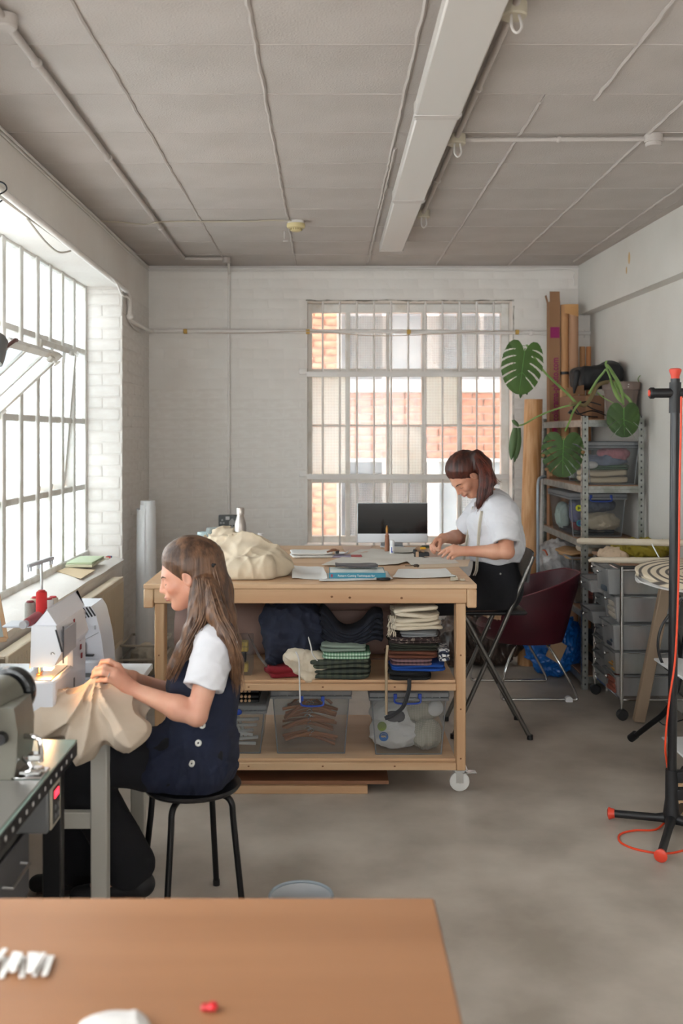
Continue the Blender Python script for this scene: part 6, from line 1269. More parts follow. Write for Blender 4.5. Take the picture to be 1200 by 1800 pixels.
# ---- folding chair of the woman at the table
fc = thing('folding_chair', 'tall black folding chair with crossed steel tube legs by the table end', 'chair', (.87, 5.42, 0)); fm = mt('tube_steel', '6d6a66', .3, .8)
FY0, FY1 = 5.235, 5.60
for y in (FY0, FY1):
    q = mw(fc); q.tube([(px_(927, FY0)-.005, y, .012), (.76, y, .64), (.72, y, .70)] if False else [(1.065, y, .012), (.70, y, .69)], .012, 12); ob('leg', q, fm, fc)
    q = mw(fc); yy = y+(.02 if y == FY0 else -.02); q.tube([(.665, yy, .012), (.93, yy, .60), (1.075, yy, .93), (1.085, yy, .96)], .012, 12); ob('leg', q, fm, fc)
    for x, y_ in ((1.065, y), (.665, yy)): ob('rubber_foot', mw(fc).cyl((x, y_, 0), (x, y_, .025), .016, n=12), blackp, fc)
q = mw(fc); q.cyl((.745, FY0+.02, .18), (.745, FY1-.02, .18), .008, n=10); q.cyl((.96, FY0, .20), (.96, FY1, .20), .008, n=10); ob('cross_bar', q, fm, fc)
ob('seat', mw(fc).box((.72, FY0+.03, .645), (1.06, FY1-.03, .67), .01), mt('seat_black', '17171a', .5), fc)
q = mw(fc); q.grid(lambda u, v: Vector((1.063+.03*v+.012*math.sin(PI*u), FY0+.025+(FY1-FY0-.05)*u, .82+.16*v)), 12, 6, th=.012); ob('backrest', q, MATS['seat_black'], fc)
# ---- black clothes stand with orange caps
cs = thing('clothes_stand', 'black tube stand with orange red caps at the right edge', 'stand', (1.40, 4.05, 0)); org = mt('orange_red', 'd8432c', .4); hb = Vector((1.40, 4.05, .045))
ob('pole', mw(cs).cyl((1.40, 4.05, .03), (1.415, 4.05, 1.83), .0185, n=20), mt('pole_black', '141417', .3), cs)
ob('sleeve', mw(cs).cyl((1.413, 4.05, 1.69), (1.415, 4.05, 1.815), .0235, n=20), blackp, cs)
q = mw(cs); q.T = q.T @ Matrix.Translation((1.415, 4.05, 0)); q.lathe([(.016, 1.815), (.017, 1.84), (.024, 1.86), (.024, 1.868), (.018, 1.872), (0, 1.872)], 24); ob('top_cap', q, org, cs)
ba = ob('cross_arm', mw(cs).cyl((1.325, 4.05, CAMZ-(691-VY)*4.05/F), (2.1, 4.05, 1.775), .0195, n=20), blackp, cs)
q = mw(cs); z = CAMZ-(691-VY)*4.05/F; q.tube([(1.31, 4.05, z), (1.314, 4.05, z), (1.327, 4.05, z)], [.020, .0235, .0235], 22); ob('end_collar', q, blackp, cs); q = mw(cs); q.cyl((1.307, 4.05, z), (1.312, 4.05, z), .013, .015, 20); ob('end_cap', q, org, cs)
ob('base_socket', mw(cs).tube([(1.40, 4.05, .03), (1.40, 4.05, .06), (1.40, 4.05, .12), (1.40, 4.05, .24)], [.034, .034, .026, .024], 20), blackp, cs)
ob('clamp', mw(cs).box((1.415, 4.03, .12), (1.465, 4.07, .165), .004).box((1.415, 4.03, .19), (1.465, 4.07, .235), .004), blackp, cs)
for fx_, fy_ in ((1.175, 4.14), (1.245, 3.72), (1.62, 3.88), (1.56, 4.3)):
    d = Vector((fx_, fy_, .028)); ob('base_leg', mw(cs).tube([hb, hb.lerp(d, .25)+Vector((0, 0, -.004)), hb.lerp(d, .93)], [.024, .016, .0155], 16), blackp, cs)
    c_ = hb.lerp(d, .97); dr = (d-hb).normalized(); ob('foot_cap', mw(cs).tube([c_-dr*.012, c_, c_+dr*.012, c_+dr*.017], [.018, .021, .025, .016], 18), org, cs)
q = MB(); oc = mt('orange_cable', 'e2451f', .45)
q.tube(spl([P(1197, 697, 4.0), P(1196, 760, 4.0), P(1194, 860, 4.0), P(1193, 960, 4.0), P(1191, 1060, 4.0), P(1186, 1160, 4.0), P(1176, 1230, 4.0), P(1170, 1290, 4.0), P(1169, 1320, 4.02), P(1172, 1345, 4.08), P(1178, 1400, 4.12)], 8)+spl([(1.40, 4.10, .02), (1.33, 4.03, .004), (1.24, 4.02, .004), (1.17, 3.98, .004), (1.15, 3.90, .004), (1.20, 3.83, .004), (1.30, 3.80, .004), (1.45, 3.86, .004), (1.7, 3.9, .004)], 8), .0042, 8)
wone('orange_cable', 'bright orange cable down the stand and looped on the floor', 'cable', q, oc, (1.4, 4.0, 0))
ws_ = thing('small_shelf', 'low white shelf rack partly cut by the right edge', 'shelf', (1.62, 4.5, 0))
ob('top_board', mw(ws_).box((px_(1186, 4.6), 4.45, pz(1182, 4.6)-.012), (2.1, 4.9, pz(1182, 4.6)), .003), whitet, ws_); ob('perforated_tray', mw(ws_).box((px_(1188, 4.5), 4.3, pz(1318, 4.5)-.01), (2.1, 4.7, pz(1318, 4.5)), .003), whitet, ws_)
for x in (1.70, 2.05): ob('leg', mw(ws_).box((x, 4.6, 0), (x+.02, 4.62, pz(1182, 4.6)-.0125)), blackm, ws_)
q = mw(ws_); q.tube([P(1192, 1372, 4.4), P(1205, 1350, 4.4)], .018, 10); ob('castor', q, blackp, ws_)
wone('wooden_block', 'pale wooden block at the right edge behind the stand base', 'block', MB().box((px_(1187, 4.2), 4.2, 0.0), (1.7, 4.3, .12), .004), pine, (1.6, 4.25, 0))
# ------------------------------------------------------------------ ceiling, pipes and fittings
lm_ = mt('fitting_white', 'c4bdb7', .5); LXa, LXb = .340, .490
for k, (ya, yb, z) in enumerate(((2.3, 3.72, 2.787), (3.725, 5.08, 2.790), (5.085, 6.47, 2.793))):
    o = thing('ceiling_light', ['nearest', 'middle', 'farthest'][k]+' of the three long white ceiling light battens', 'light', ((LXa+LXb)/2, (ya+yb)/2, ZC))
    e = .012*(2-k); ob('diffuser', mw(o).box((LXa-.0-e*.6, ya, z), (LXb+e*.3, yb, z+.055), .006), mt('diffuser_white', 'cbc5bf', .45), o); ob('housing', mw(o).box((LXa+.015, ya+.01, z+.0555), (LXb-.015, yb-.01, ZC-.002), .002), lm_, o)
    ob('end_cap', mw(o).box((LXa-e*.6-.003, ya-.001, z-.003), (LXb+e*.3+.003, ya+.03, z+.054), .003), lm_, o); ob('end_cap', mw(o).box((LXa-e*.6-.003, yb-.03, z-.003), (LXb+e*.3+.003, yb-.0005, z+.054), .003), lm_, o)
def pipe(label, pts, r=.011, name='conduit', clips=(), mat=ceilm):
    o = thing(name, label, 'pipe', pts[0]); ob('pipe_run', mw(o).tube(pts, r, 12), mat or paint, o)
    for c_ in clips: q = mw(o); c_ = Vector(c_); q.ell(c_, (r*1.6, r*1.3, r*1.5), 10, 7); ob('clip', q, mat or paint, o)
    return o
cz = ZC-.018
pipe('white conduit running beside the light battens', [(.548, 2.4, cz), (.540, 5.75, cz)], clips=[(.545, 3.6, cz), (.542, 4.9, cz)])
for k, (Y, x) in enumerate(((2.92, .546), (4.2, .544), (5.62, .540))):
    o = thing('junction_box', ['nearest', 'middle', 'farthest'][k]+' cream junction box with a looped cable by the light battens', 'junction box', (x, Y, ZC)); q = MB(); q.lathe([(0, -.045), (.036, -.045), (.04, -.04), (.04, -.004), (0, -.004)], 20); ob('box_body', q, mt('box_cream', 'b5ab97', .5), o)
    q = MB(); q.tube(spl([(-.01, -.02, -.045), (-.012, -.04, -.09), (0, -.05, -.11), (.015, -.045, -.09), (.012, -.02, -.045)], 6), .004, 6); ob('cable_loop', q, lm_, o)
pipe('white conduit crossing the ceiling to the right', [(.55, 4.22, cz), (2.1, 4.20, cz)], .010, clips=[(.98, 4.215, cz), (1.39, 4.21, cz)])
o = thing('junction_box', 'round white junction box on the right-hand ceiling conduit', 'junction box', (px_(1151, 4.18), 4.2, ZC)); q = MB(); q.lathe([(0, -.052), (.030, -.052), (.034, -.048), (.034, -.036), (.038, -.036), (.038, -.004), (0, -.004)], 24); ob('box_body', q, ceilm, o)
pipe('white conduit along the left of the ceiling', [(-.972, 2.9, cz), (-1.015, 7.02, cz), (-1.017, 7.04, cz)], .013, clips=[(-.978, 3.35, cz), (-.99, 4.5, cz), (-1.005, 6.0, cz)])
o = thing('junction_box', 'round white conduit box at the upper left corner of the picture', 'junction box', (px_(6, 2.98), 3.0, ZC)); q = MB(); q.lathe([(0, -.045), (.03, -.045), (.034, -.04), (.034, -.004), (0, -.004)], 20); ob('box_body', q, ceilm, o)
pipe('short white conduit from ceiling corner to the socket drop', [(-1.012, 7.05, cz), (-.745, 7.07, cz)], .011); 
o = thing('junction_box', 'white conduit box at the top of the wall drop', 'junction box', (px_(398, 7.1), 7.1, ZC)); q = MB(); q.lathe([(0, -.04), (.028, -.04), (.03, -.036), (.03, -.004), (0, -.004)], 18); ob('box_body', q, ceilm, o)
pipe('slim vertical conduit dropping down the back wall to the socket', [(px_(401, 7.1), 7.12, ZC-.03), (px_(402, 7.4), 7.44, ZC-.06), (px_(402, 7.44), 7.452, 2.6), (px_(402, 7.45), 7.452, 1.01)], .009, clips=[(px_(402, 7.45), 7.455, 1.9), (px_(402, 7.45), 7.455, 1.35)], mat=paint)
pipe('white pipe along the top edge of the left windows', [(-1.318, 3.2, 2.60), (-1.318, 4.0, 2.59), (-1.318, 6.55, 2.548), (-1.318, 6.62, 2.53), (-1.318, 6.64, 2.50), (-1.318, 6.64, 2.385), (-1.318, 6.66, 2.37), (-1.318, 7.36, 2.372), (-1.305, 7.43, 2.377), (-1.26, 7.445, 2.378)], .016, clips=[(-1.318, 6.64, 2.39)], mat=paint)
pipe('white pipe crossing the back wall and barred window', [(-1.27, 7.43, 2.378), (0.5, 7.425, 2.374), (1.96, 7.43, 2.362)], .015, clips=[(1.52, 7.43, 2.365)], mat=paint)
q = MB(); cp = mt('ochre_clip', 'c9a050', .6)
for i, x in enumerate((326, 541, 718, 908)): one('pipe_clip', ['ochre pipe clip left of the vertical conduit', 'ochre pipe clip at the left edge of the barred window', 'ochre pipe clip before the middle of the barred window', 'ochre pipe clip right of the barred window'][i], 'clip', MB().box((-.014, -.019, -.017), (.014, .012, .017), .003), cp, (px_(x, 7.43), 7.425, 2.374-.004*i/2))
def cable(label, pts, r=.004, mat=None): wone('cable', label, 'cable', MB().tube(spl(pts, 7), r, 6), mat or lm_, pts[0])
cable('thin cable sagging beside the pipe across the barred window', [(-1.2, 7.44, 2.37), (-.6, 7.41, 2.36), (-.15, 7.405, 2.372), (.35, 7.405, 2.34), (.8, 7.405, 2.352), (1.2, 7.405, 2.372), (1.7, 7.43, 2.36)], .0032, mt('cable_pinkish', 'bfae9f', .5))
cable('white cable wound along the left window pipe', [(-1.322, 3.6, 2.62), (-1.32, 4.5, 2.60), (-1.32, 5.0, 2.585), (-1.32, 5.7, 2.57), (-1.30, 6.1, 2.545), (-1.31, 6.35, 2.50), (-1.31, 6.6, 2.50), (-1.322, 6.62, 2.40), (-1.322, 6.72, 2.35), (-1.322, 7.0, 2.33), (-1.322, 7.3, 2.365)], .007, paint)
cable('loose cable sagging under the left window pipe', [(-1.34, 4.45, 2.568), (-1.35, 4.75, 2.53), (-1.35, 5.0, 2.52), (-1.34, 5.2, 2.562)], .005, mt('cable_shade', 'b9b1a6', .5))
cable('cables pinned along the left wall and ceiling corner', [(-1.33, 2.9, 2.855), (-1.33, 4.5, 2.85), (-1.33, 5.85, 2.852), (-1.33, 6.6, 2.845), (-1.33, 7.42, 2.85)], .006, paint)
cable('second cable beneath it along the left wall top', [(-1.332, 2.9, 2.835), (-1.332, 4.6, 2.832), (-1.332, 5.9, 2.835), (-1.332, 6.5, 2.825), (-1.332, 7.43, 2.83)], .005, paint)
cable('cables pinned along the top of the back wall', [(-1.33, 7.455, 2.85), (-.6, 7.455, 2.852), (0.2, 7.455, 2.846), (1.0, 7.455, 2.852), (1.85, 7.455, 2.85), (1.89, 7.455, 2.80), (1.90, 7.455, 2.66)], .006, paint)
cable('lower cable of the pair along the back wall top', [(-1.33, 7.456, 2.83), (-.3, 7.456, 2.828), (.6, 7.456, 2.835), (1.3, 7.456, 2.825), (1.8, 7.456, 2.835), (1.84, 7.456, 2.78), (1.85, 7.456, 2.72)], .004, paint)
cable('cable crossing the ceiling from the left wall to the smoke detector', [(-1.33, 5.85, ZC-.012), (-1.22, 5.9, ZC-.008), (-1.08, 5.86, ZC-.03), (-1.0, 5.78, ZC-.036), (-.92, 5.86, ZC-.012), (-.7, 5.88, ZC-.008), (-.45, 5.87, ZC-.008), (-.32, 5.83, ZC-.012), (-.21, 5.84, ZC-.012)], .005, mt('cable_tan', 'b0a593', .5))
sd_ = thing('smoke_detector', 'cream round smoke detector on the ceiling', 'detector', (px_(520, 5.9), 5.9, ZC)); q = MB(); q.lathe([(0, -.018), (.048, -.018), (.05, -.015), (.05, -.001), (0, -.001)], 28); ob('base', q, paint, sd_)
q = MB(); q.lathe([(0, -.062), (.025, -.062), (.033, -.056), (.035, -.045), (.05, -.042), (.055, -.035), (.055, -.0185), (0, -.0185)], 30); ob('body', q, mt('detector_cream', 'd0bf8e', .5), sd_)
q = MB()
for k in range(16): a = k*PI/8; q.box((.035*math.cos(a)-.002, .035*math.sin(a)-.002, -.057), (.035*math.cos(a)+.002, .035*math.sin(a)+.002, -.046))
ob('vents', q, mt('vent_shadow', '8f825c', .7), sd_)
wone('ceiling_hook', 'small metal hook hanging below the ceiling joint', 'hook', MB().cyl((px_(500, 6.2), 6.2, ZC), (px_(500, 6.2), 6.2, ZC-.05), .005).box((px_(497, 6.2), 6.195, ZC-.065), (px_(506, 6.2), 6.205, ZC-.055), .002), lm_, (px_(500, 6.2), 6.2, ZC))
sk = thing('wall_socket', 'grey metal double socket with one plug on the back wall', 'socket', (px_(401, 7.45), 7.46, .99)); xa, xb = px_(384.5, 7.45), px_(417, 7.45); za, zb_ = pz(925, 7.45), pz(905, 7.45)
ob('plate', mw(sk).box((xa, 7.425, za), (xb, 7.464, zb_), .004), mt('socket_grey', '5f6364', .4, .3), sk)
q = mw(sk); x = px_(391, 7.45); z = (za+zb_)/2; q.box((px_(397, 7.45), 7.422, zb_-.035), (px_(404, 7.45), 7.425, zb_-.01), .001); ob('switch', q, whitep, sk)
for dx, dz in ((0, .005), (-.010, -.016), (.010, -.016)):
    q = mw(sk); q.box((x+dx-.006, 7.4235, z+dz-.006), (x+dx+.006, 7.4252, z+dz+.006), .001); s_ = ob('pin_surround', q, whitep, sk); q = mw(sk); q.box((x+dx-.0025, 7.4225, z+dz-.003), (x+dx+.0025, 7.4236, z+dz+.003)); ob('pin_hole', q, blackp, s_)
x = px_(409, 7.45); q = mw(sk); q.T = q.T @ XZ; q.prism([(x-.022, z-.028), (x+.022, z-.028), (x+.022, z-.004), (x+.004, z+.018), (x-.004, z+.018), (x-.022, z-.004)], 7.39, 7.4245); ob('plug', q, mt('plug_grey', 'b3b5b5', .4), sk)
cable('grey cable from the socket plug down behind the table', [(x, 7.40, z-.028), (x, 7.39, z-.06), (x-.03, 7.40, z-.12), (x-.06, 7.42, z-.25)], .003, mt('plug_grey', 'b3b5b5', .4))
# ------------------------------------------------------------------ people
skin = mt('skin', 'd3a189', .5, col2='c98f78', vs=9, sub=.15, bump=.06, bs=300); skin2 = mt('skin_warm', 'cf9c82', .5, col2='c48a70', vs=9, sub=.15, bump=.06, bs=300)
def frame_(pitch, yaw=0):                                  # columns: forward, side, up; forward looks towards -X, tipped down by pitch, turned to the camera by yaw
    f = np.array([-math.cos(pitch)*math.cos(yaw), -math.cos(pitch)*math.sin(yaw), -math.sin(pitch)])
    u = np.array([-math.sin(pitch)*math.cos(yaw), -math.sin(pitch)*math.sin(yaw), math.cos(pitch)]); s = np.cross(u, f)
    return np.stack([f, s, u], 1)
def near(Q, c, r, fn):
    d = np.linalg.norm(Q-np.array(c), axis=1)-r; m = d < .03; o = np.maximum(d, .03)+.0
    if m.any(): o[m] = fn(Q[m])
    return o
def head_local(q):
    y = np.abs(q[:, 1]); Qm = np.stack([q[:, 0], y, q[:, 2]], 1)
    d = els(Qm, (-.018, 0, .028), (.097, .075, .088))
    d = smin(d, els(Qm, (.028, 0, -.030), (.058, .058, .074)), .04)
    d = smin(d, cap(Qm, (.0, .050, -.055), (.055, .016, -.093), .018, .016), .035)      # jaw
    d = smin(d, cap(Qm, (.074, 0, -.094), (.070, .010, -.094), .0125), .02)             # chin
    d = smin(d, cap(Qm, (.078, .010, .018), (.062, .046, .016), .008), .018)            # brow
    d = smin(d, els(Qm, (.058, .042, -.026), (.022, .020, .020)), .02)                  # cheek
    d = smax(d, -els(Qm, (.094, .032, -.001), (.016, .016, .011)), .010)                # eye socket
    d = smin(d, els(Qm, (.070, .031, -.002), (.0135, .0145, .0115)), .004)              # lidded eye
    d = smin(d, cap(Qm, (.083, 0, .012), (.104, 0, -.030), .0062, .0088), .011)         # nose
    d = smin(d, els(Qm, (.094, .0095, -.034), (.010, .0065, .007)), .006)
    d = smax(d, -els(Qm, (.099, .006, -.041), (.005, .003, .003)), .003)
    d = smin(d, els(Qm, (.086, 0, -.054), (.010, .024, .014)), .012)                    # muzzle
    d = smin(d, els(Qm, (.0935, 0, -.0555), (.0075, .019, .0048)), .004); d = smin(d, els(Qm, (.0905, 0, -.0655), (.008, .017, .0055)), .004)
    d = smax(d, -els(Qm, (.100, 0, -.0605), (.009, .020, .0012)), .003)
    e = els(Qm, (-.006, .077, -.008), (.020, .009, .031), rotm(0, .2, .25)); e = smax(e, -els(Qm, (-.002, .088, -.004), (.011, .008, .018)), .005)
    return smin(d, e, .006)
def mkhead(c, pitch, yaw, s=1.0):
    R = frame_(pitch, yaw); c = np.array(c)
    return lambda Q: near(Q, c, .16*s, lambda q: head_local((q-c)@R/s)*s), (lambda l: Vector(c+R@(np.array(l)*s)))
def chain(Q, pts, rs, k=.012):
    d = None
    for i in range(len(pts)-1):
        e = cap(Q, pts[i], pts[i+1], rs[i], rs[i+1]); d = e if d is None else smin(d, e, k)
    return d
def hand_fn(wrist, mcp, fingers, thumb, s=1.0, palmr=.0135):
    w_ = np.array(wrist); c = np.mean([np.array(p) for p in mcp], 0)
    def fn(Q):
        d = None
        for m_ in mcp:
            e = cap(Q, w_, m_, .017*s, palmr*.82*s); d = e if d is None else smin(d, e, .018)
        for m_, f in zip(mcp, fingers):
            pts = [np.array(m_)]+[np.array(p) for p in f]; e = chain(Q, pts, [.0093*s, .0088*s, .0079*s, .0064*s], .004); d = smin(d, e, .005)
        t = chain(Q, [np.array(p) for p in thumb], [.013*s, .0108*s, .0095*s, .0075*s], .006); return smin(d, t, .008)
    return lambda Q: near(Q, (w_+c)/2, .135*s, fn)
def pts_(l): return [P(*p) for p in l]
def hair_obj(par, name, fn, lo, hi, mat, h=.004): return put(name, sdf_mesh(name, fn, lo, hi, h, mat, 1), par)
def strands(par, name, guides, n, spread, r, mat, seed):
    rs_ = random.Random(seed); q = mw(par)
    for k in range(n):
        g = guides[k % len(guides)]; o = Vector((rs_.gauss(0, 1), rs_.gauss(0, 1), rs_.gauss(0, .6)))*spread; o2 = Vector((rs_.gauss(0, 1), rs_.gauss(0, 1), rs_.gauss(0, 1)))*spread*.8
        m_ = len(g); s_ = spl([Vector(p)+o*(.6+.5*i/m_)+o2*math.sin(i*1.3+k)*.5 for i, p in enumerate(g)], 4); q.tube(s_, [r*(1-.75*(i/len(s_))**2) for i in range(len(s_))], 4)
    return ob(name, q, mat, par, smooth=True)
# ================= the seamstress on the stool (left)
Y1 = 3.38
H1, h1 = mkhead(P(330, 1009, Y1), math.radians(17), math.radians(3), .97)
shN, elN, wrN = P(379, 1132, 3.21), P(346, 1258, 3.12), P(229, 1210, 3.15)
shF, elF, wrF = P(360, 1130, 3.54), P(322, 1228, 3.60), P(232, 1192, 3.40)
mN = pts_([(208, 1171, 3.14), (202, 1180, 3.115), (201, 1190, 3.11), (205, 1200, 3.12)])
fN = [pts_([(193, 1162, 3.13), (180, 1163, 3.15), (175, 1170, 3.17)]), pts_([(184, 1172, 3.10), (170, 1175, 3.12), (164, 1181, 3.15)]), pts_([(182, 1183, 3.10), (168, 1185, 3.12), (162, 1190, 3.15)]), pts_([(190, 1195, 3.11), (178, 1195, 3.125), (170, 1197, 3.15)])]
HN = hand_fn(wrN, mN, fN, pts_([(217, 1188, 3.17), (200, 1181, 3.20), (184, 1180, 3.21), (173, 1184, 3.20)]))
mF = pts_([(205, 1174, 3.36), (203, 1182, 3.38), (204, 1190, 3.39), (207, 1197, 3.40)])
fF = [pts_([(190, 1168, 3.33), (180, 1172, 3.30), (176, 1178, 3.28)]), pts_([(188, 1178, 3.34), (176, 1182, 3.31), (172, 1187, 3.29)]), pts_([(190, 1188, 3.35), (179, 1190, 3.32), (175, 1194, 3.30)]), pts_([(195, 1196, 3.37), (185, 1198, 3.34), (180, 1200, 3.33)])]
HF = hand_fn(wrF, mF, fF, pts_([(218, 1186, 3.36), (204, 1180, 3.31), (192, 1180, 3.27), (184, 1183, 3.25)]))
che, abd, pel = P(367, 1180, Y1), P(352, 1265, Y1), P(348, 1332, Y1)
hipN, knN, anN = P(345, 1335, 3.29), P(128, 1335, 3.27), P(225, 1528, 3.30); hipF, knF, anF = P(345, 1330, 3.47), P(140, 1325, 3.50), P(148, 1535, 3.48)
def torso1(Q, o=0):
    d = els(Q, che, (.092+o, .150+o, .165+o)); d = smin(d, els(Q, abd, (.092+o, .135+o, .15+o)), .08); d = smin(d, els(Q, pel, (.11+o, .165+o, .115+o)), .08)
    d = smin(d, cap(Q, P(378, 1122, 3.27), P(372, 1120, 3.49), .052+o), .07); return smin(d, els(Q, P(334, 1195, 3.33), (.055+o, .085+o, .06+o)), .05)
def body1(Q):
    d = torso1(Q); d = smin(d, cap(Q, h1((-.028, 0, -.04)), P(373, 1108, Y1), .047, .056), .035)
    for s_, e_, w_ in ((shN, elN, wrN), (shF, elF, wrF)):
        m_ = Vector(e_).lerp(Vector(w_), .28); d = smin(d, cap(Q, s_, e_, .046, .033), .02); d = smin(d, cap(Q, e_, m_, .032, .0375), .012); d = smin(d, cap(Q, m_, w_, .0375, .0225, sq=((0, 0, 1), .95)), .02)
    d = smin(d, H1(Q), .02); d = smin(d, HN(Q), .012); d = smin(d, HF(Q), .012)
    for a_, k_, n_ in ((hipN, knN, anN), (hipF, knF, anF)):
        d = smin(d, cap(Q, a_, k_, .08, .055), .03); d = smin(d, cap(Q, k_, n_, .052, .036), .02); d = smin(d, cap(Q, n_, Vector(n_)+Vector((-.10, 0, -.06)), .035, .028), .02)
    return d
base1 = (SC[0], SC[1], SZ+.005)
me = sdf_mesh('person', body1, (-1.02, 3.02, .03), (-.20, 3.70, 1.30), .0036, skin)
w1 = wone('person', 'seated woman with long half-tied brown hair sewing in a navy pinafore and white T-shirt', 'person', me, None, base1)
# T-shirt
slN, slF = Vector(shN).lerp(Vector(elN), .64), Vector(shF).lerp(Vector(elF), .64)
def sleeve(Q, s_, e_, r0, r1, ra):
    ax = np.array(Vector(e_)-Vector(s_)); L_ = np.linalg.norm(ax); ax /= L_
    d = cap(Q, s_, Vector(s_)+Vector(ax*(L_+.06)), r0, r1*1.05); t = (Q-np.array(s_))@ax-L_
    wv = .004*np.sin((Q@np.array([60., 45, 0])))
    d = smax(d-.009*creases(Q, 50, 5, 2.4, 3)-.003*sn(Q, 30, 4), t+wv, .004)
    inner = cap(Q, Vector(s_)+Vector(ax*(L_-.03)), Vector(s_)+Vector(ax*(L_+.2)), ra); return smax(d, -inner, .003)
def neckhole(Q, c, n, r): return None
def tee1(Q):
    d = torso1(Q, .006); nb = cap(Q, P(362, 1085, Y1), P(366, 1120, Y1), .064, .058); d = smax(d, Q[:, 2]*-1+P(0, 1215, Y1).z, .01)
    d = smax(d, -nb, .006); return smin(smin(d, sleeve(Q, shN, slN, .064, .056, .047), .02), sleeve(Q, shF, slF, .062, .056, .047), .02)
tee = mt('tshirt_white', 'd6d6da', .9, col2='cdcdd2', vs=6, bump=.1, bs=500)
put('tshirt', sdf_mesh('tshirt', tee1, (-.56, 2.98, .70), (-.22, 3.75, 1.02), .0042, tee), w1)
# navy pinafore
def pin1(Q):
    d = torso1(Q, .015); d = smin(d, cap(Q, hipN, Vector(hipN).lerp(Vector(knN), .28), .105, .10), .04); d = smin(d, cap(Q, hipF, Vector(hipF).lerp(Vector(knF), .28), .10, .09), .04)
    low = np.clip((P(0, 1240, Y1).z-Q[:, 2])*6, 0, 1); d = d-(.005+.010*low)*creases(Q, 45, 12, 2.2, 2.8)-.003*sn(Q, 26, 3)
    arm = np.minimum(cap(Q, Vector(shN)+Vector((.015, .0, .03)), slN, .069, .064), cap(Q, Vector(shF)+Vector((.015, 0, .03)), slF, .069, .064)); d = smax(d, -arm, .006)
    nb = cap(Q, P(352, 1070, Y1), P(364, 1118, Y1), .088, .070); d = smax(d, -nb, .006); return smax(d, SZ+.004-Q[:, 2], .008)
navc = mt('pinafore_navy', '17203a', .85, col2='121a30', vs=12, bump=.35, bs=420)
pn = put('pinafore', sdf_mesh('pinafore', pin1, (-.72, 3.06, .42), (-.20, 3.72, 1.0), .0048, navc), w1)
for x, y in ((355, 1274), (349, 1307), (339, 1343)):
    p, n_ = march(pin1, x, y, 2.95, 3.7); p = p+n_*.003; q = mw(w1); z = n_; ex = z.orthogonal().normalized(); ey = z.cross(ex); T0 = q.T; q.T = T0 @ Matrix(((ex.x, ey.x, z.x, p.x), (ex.y, ey.y, z.y, p.y), (ex.z, ey.z, z.z, p.z), (0, 0, 0, 1)))
    q.lathe([(0, .0035), (.004, .0035), (.0085, .006), (.0105, .005), (.011, .001), (0, -.002)], 20); b_ = ob('button', q, mt('button_pearl', 'dcdcd6', .3), w1)
    q = mw(w1); q.T = q.T @ Matrix(((ex.x, ey.x, z.x, p.x), (ex.y, ey.y, z.y, p.y), (ex.z, ey.z, z.z, p.z), (0, 0, 0, 1))); q.lathe([(0, .0036), (.0032, .0036), (.0032, .0042), (0, .0042)], 10); ob('button_thread', q, blackp, b_)
# black wide trousers
def tro1(Q):
    d = els(Q, pel, (.118, .172, .10))
    for a_, k_, n_, f in ((hipN, knN, anN, .0), (hipF, knF, anF, .0)):
        d = smin(d, cap(Q, a_, k_, .100, .080), .03); d = smin(d, cap(Q, k_, Vector(n_)+Vector((.0, 0, .02)), .074, .080, sq=((0, 1, 0), .85)), .03)
        ax = np.array(Vector(n_)-Vector(k_)); L_ = np.linalg.norm(ax); ax /= L_
    d = d-.014*creases(Q, 32, 14, 2.2, 3)-.004*sn(Q, 16, 6)
    return smax(d, .045-Q[:, 2], .006)
blk = mt('trousers_black', '0c0d12', .9, col2='12131a', vs=8, bump=.25, bs=300)
put('trousers', sdf_mesh('trousers', tro1, (-1.06, 3.06, .03), (-.20, 3.72, .60), .006, blk), w1)
for (an, tl, Yc) in ((anN, (-.13, -.085), 0), (anF, (-.13, -.10), 0)):
    a_ = Vector(an); fl = .032
    def shoe(Q, a_=a_, tl=tl):
        heel = a_+Vector((.045, 0, -.05)); toe = a_+Vector((tl[0]-.03, 0, tl[1])); toe.z = max(toe.z, .034); heel.z = max(heel.z, .05); an_ = a_+Vector((.01, 0, .02))
        d = cap(Q, heel, toe, .038, .034, sq=((0, 0, 1), .85)); d = smin(d, cap(Q, heel, an_, .037, .042), .03); return smax(d, .002-Q[:, 2], .004)
    lo_ = a_+Vector((-.24, -.09, -.15)); hi_ = a_+Vector((.13, .09, .12)); put('shoe', sdf_mesh('shoe', shoe, (lo_.x, lo_.y, -.01), hi_, .005, mt('shoe_black', '16161a', .6)), w1)
    q = mw(w1); heel = a_+Vector((.045, 0, -.05)); heel.z = max(heel.z, .05); toe = a_+Vector((tl[0]-.03, 0, 0)); toe.z = .034; q.tube([heel+Vector((.005, 0, -.034)), heel.lerp(toe, .5)+Vector((0, 0, -.028)), toe+Vector((0, 0, -.026))], [.034, .036, .028], 12, flat=.25); ob('shoe_sole', q, mt('sole_grey', '3a2d2c', .7), w1)
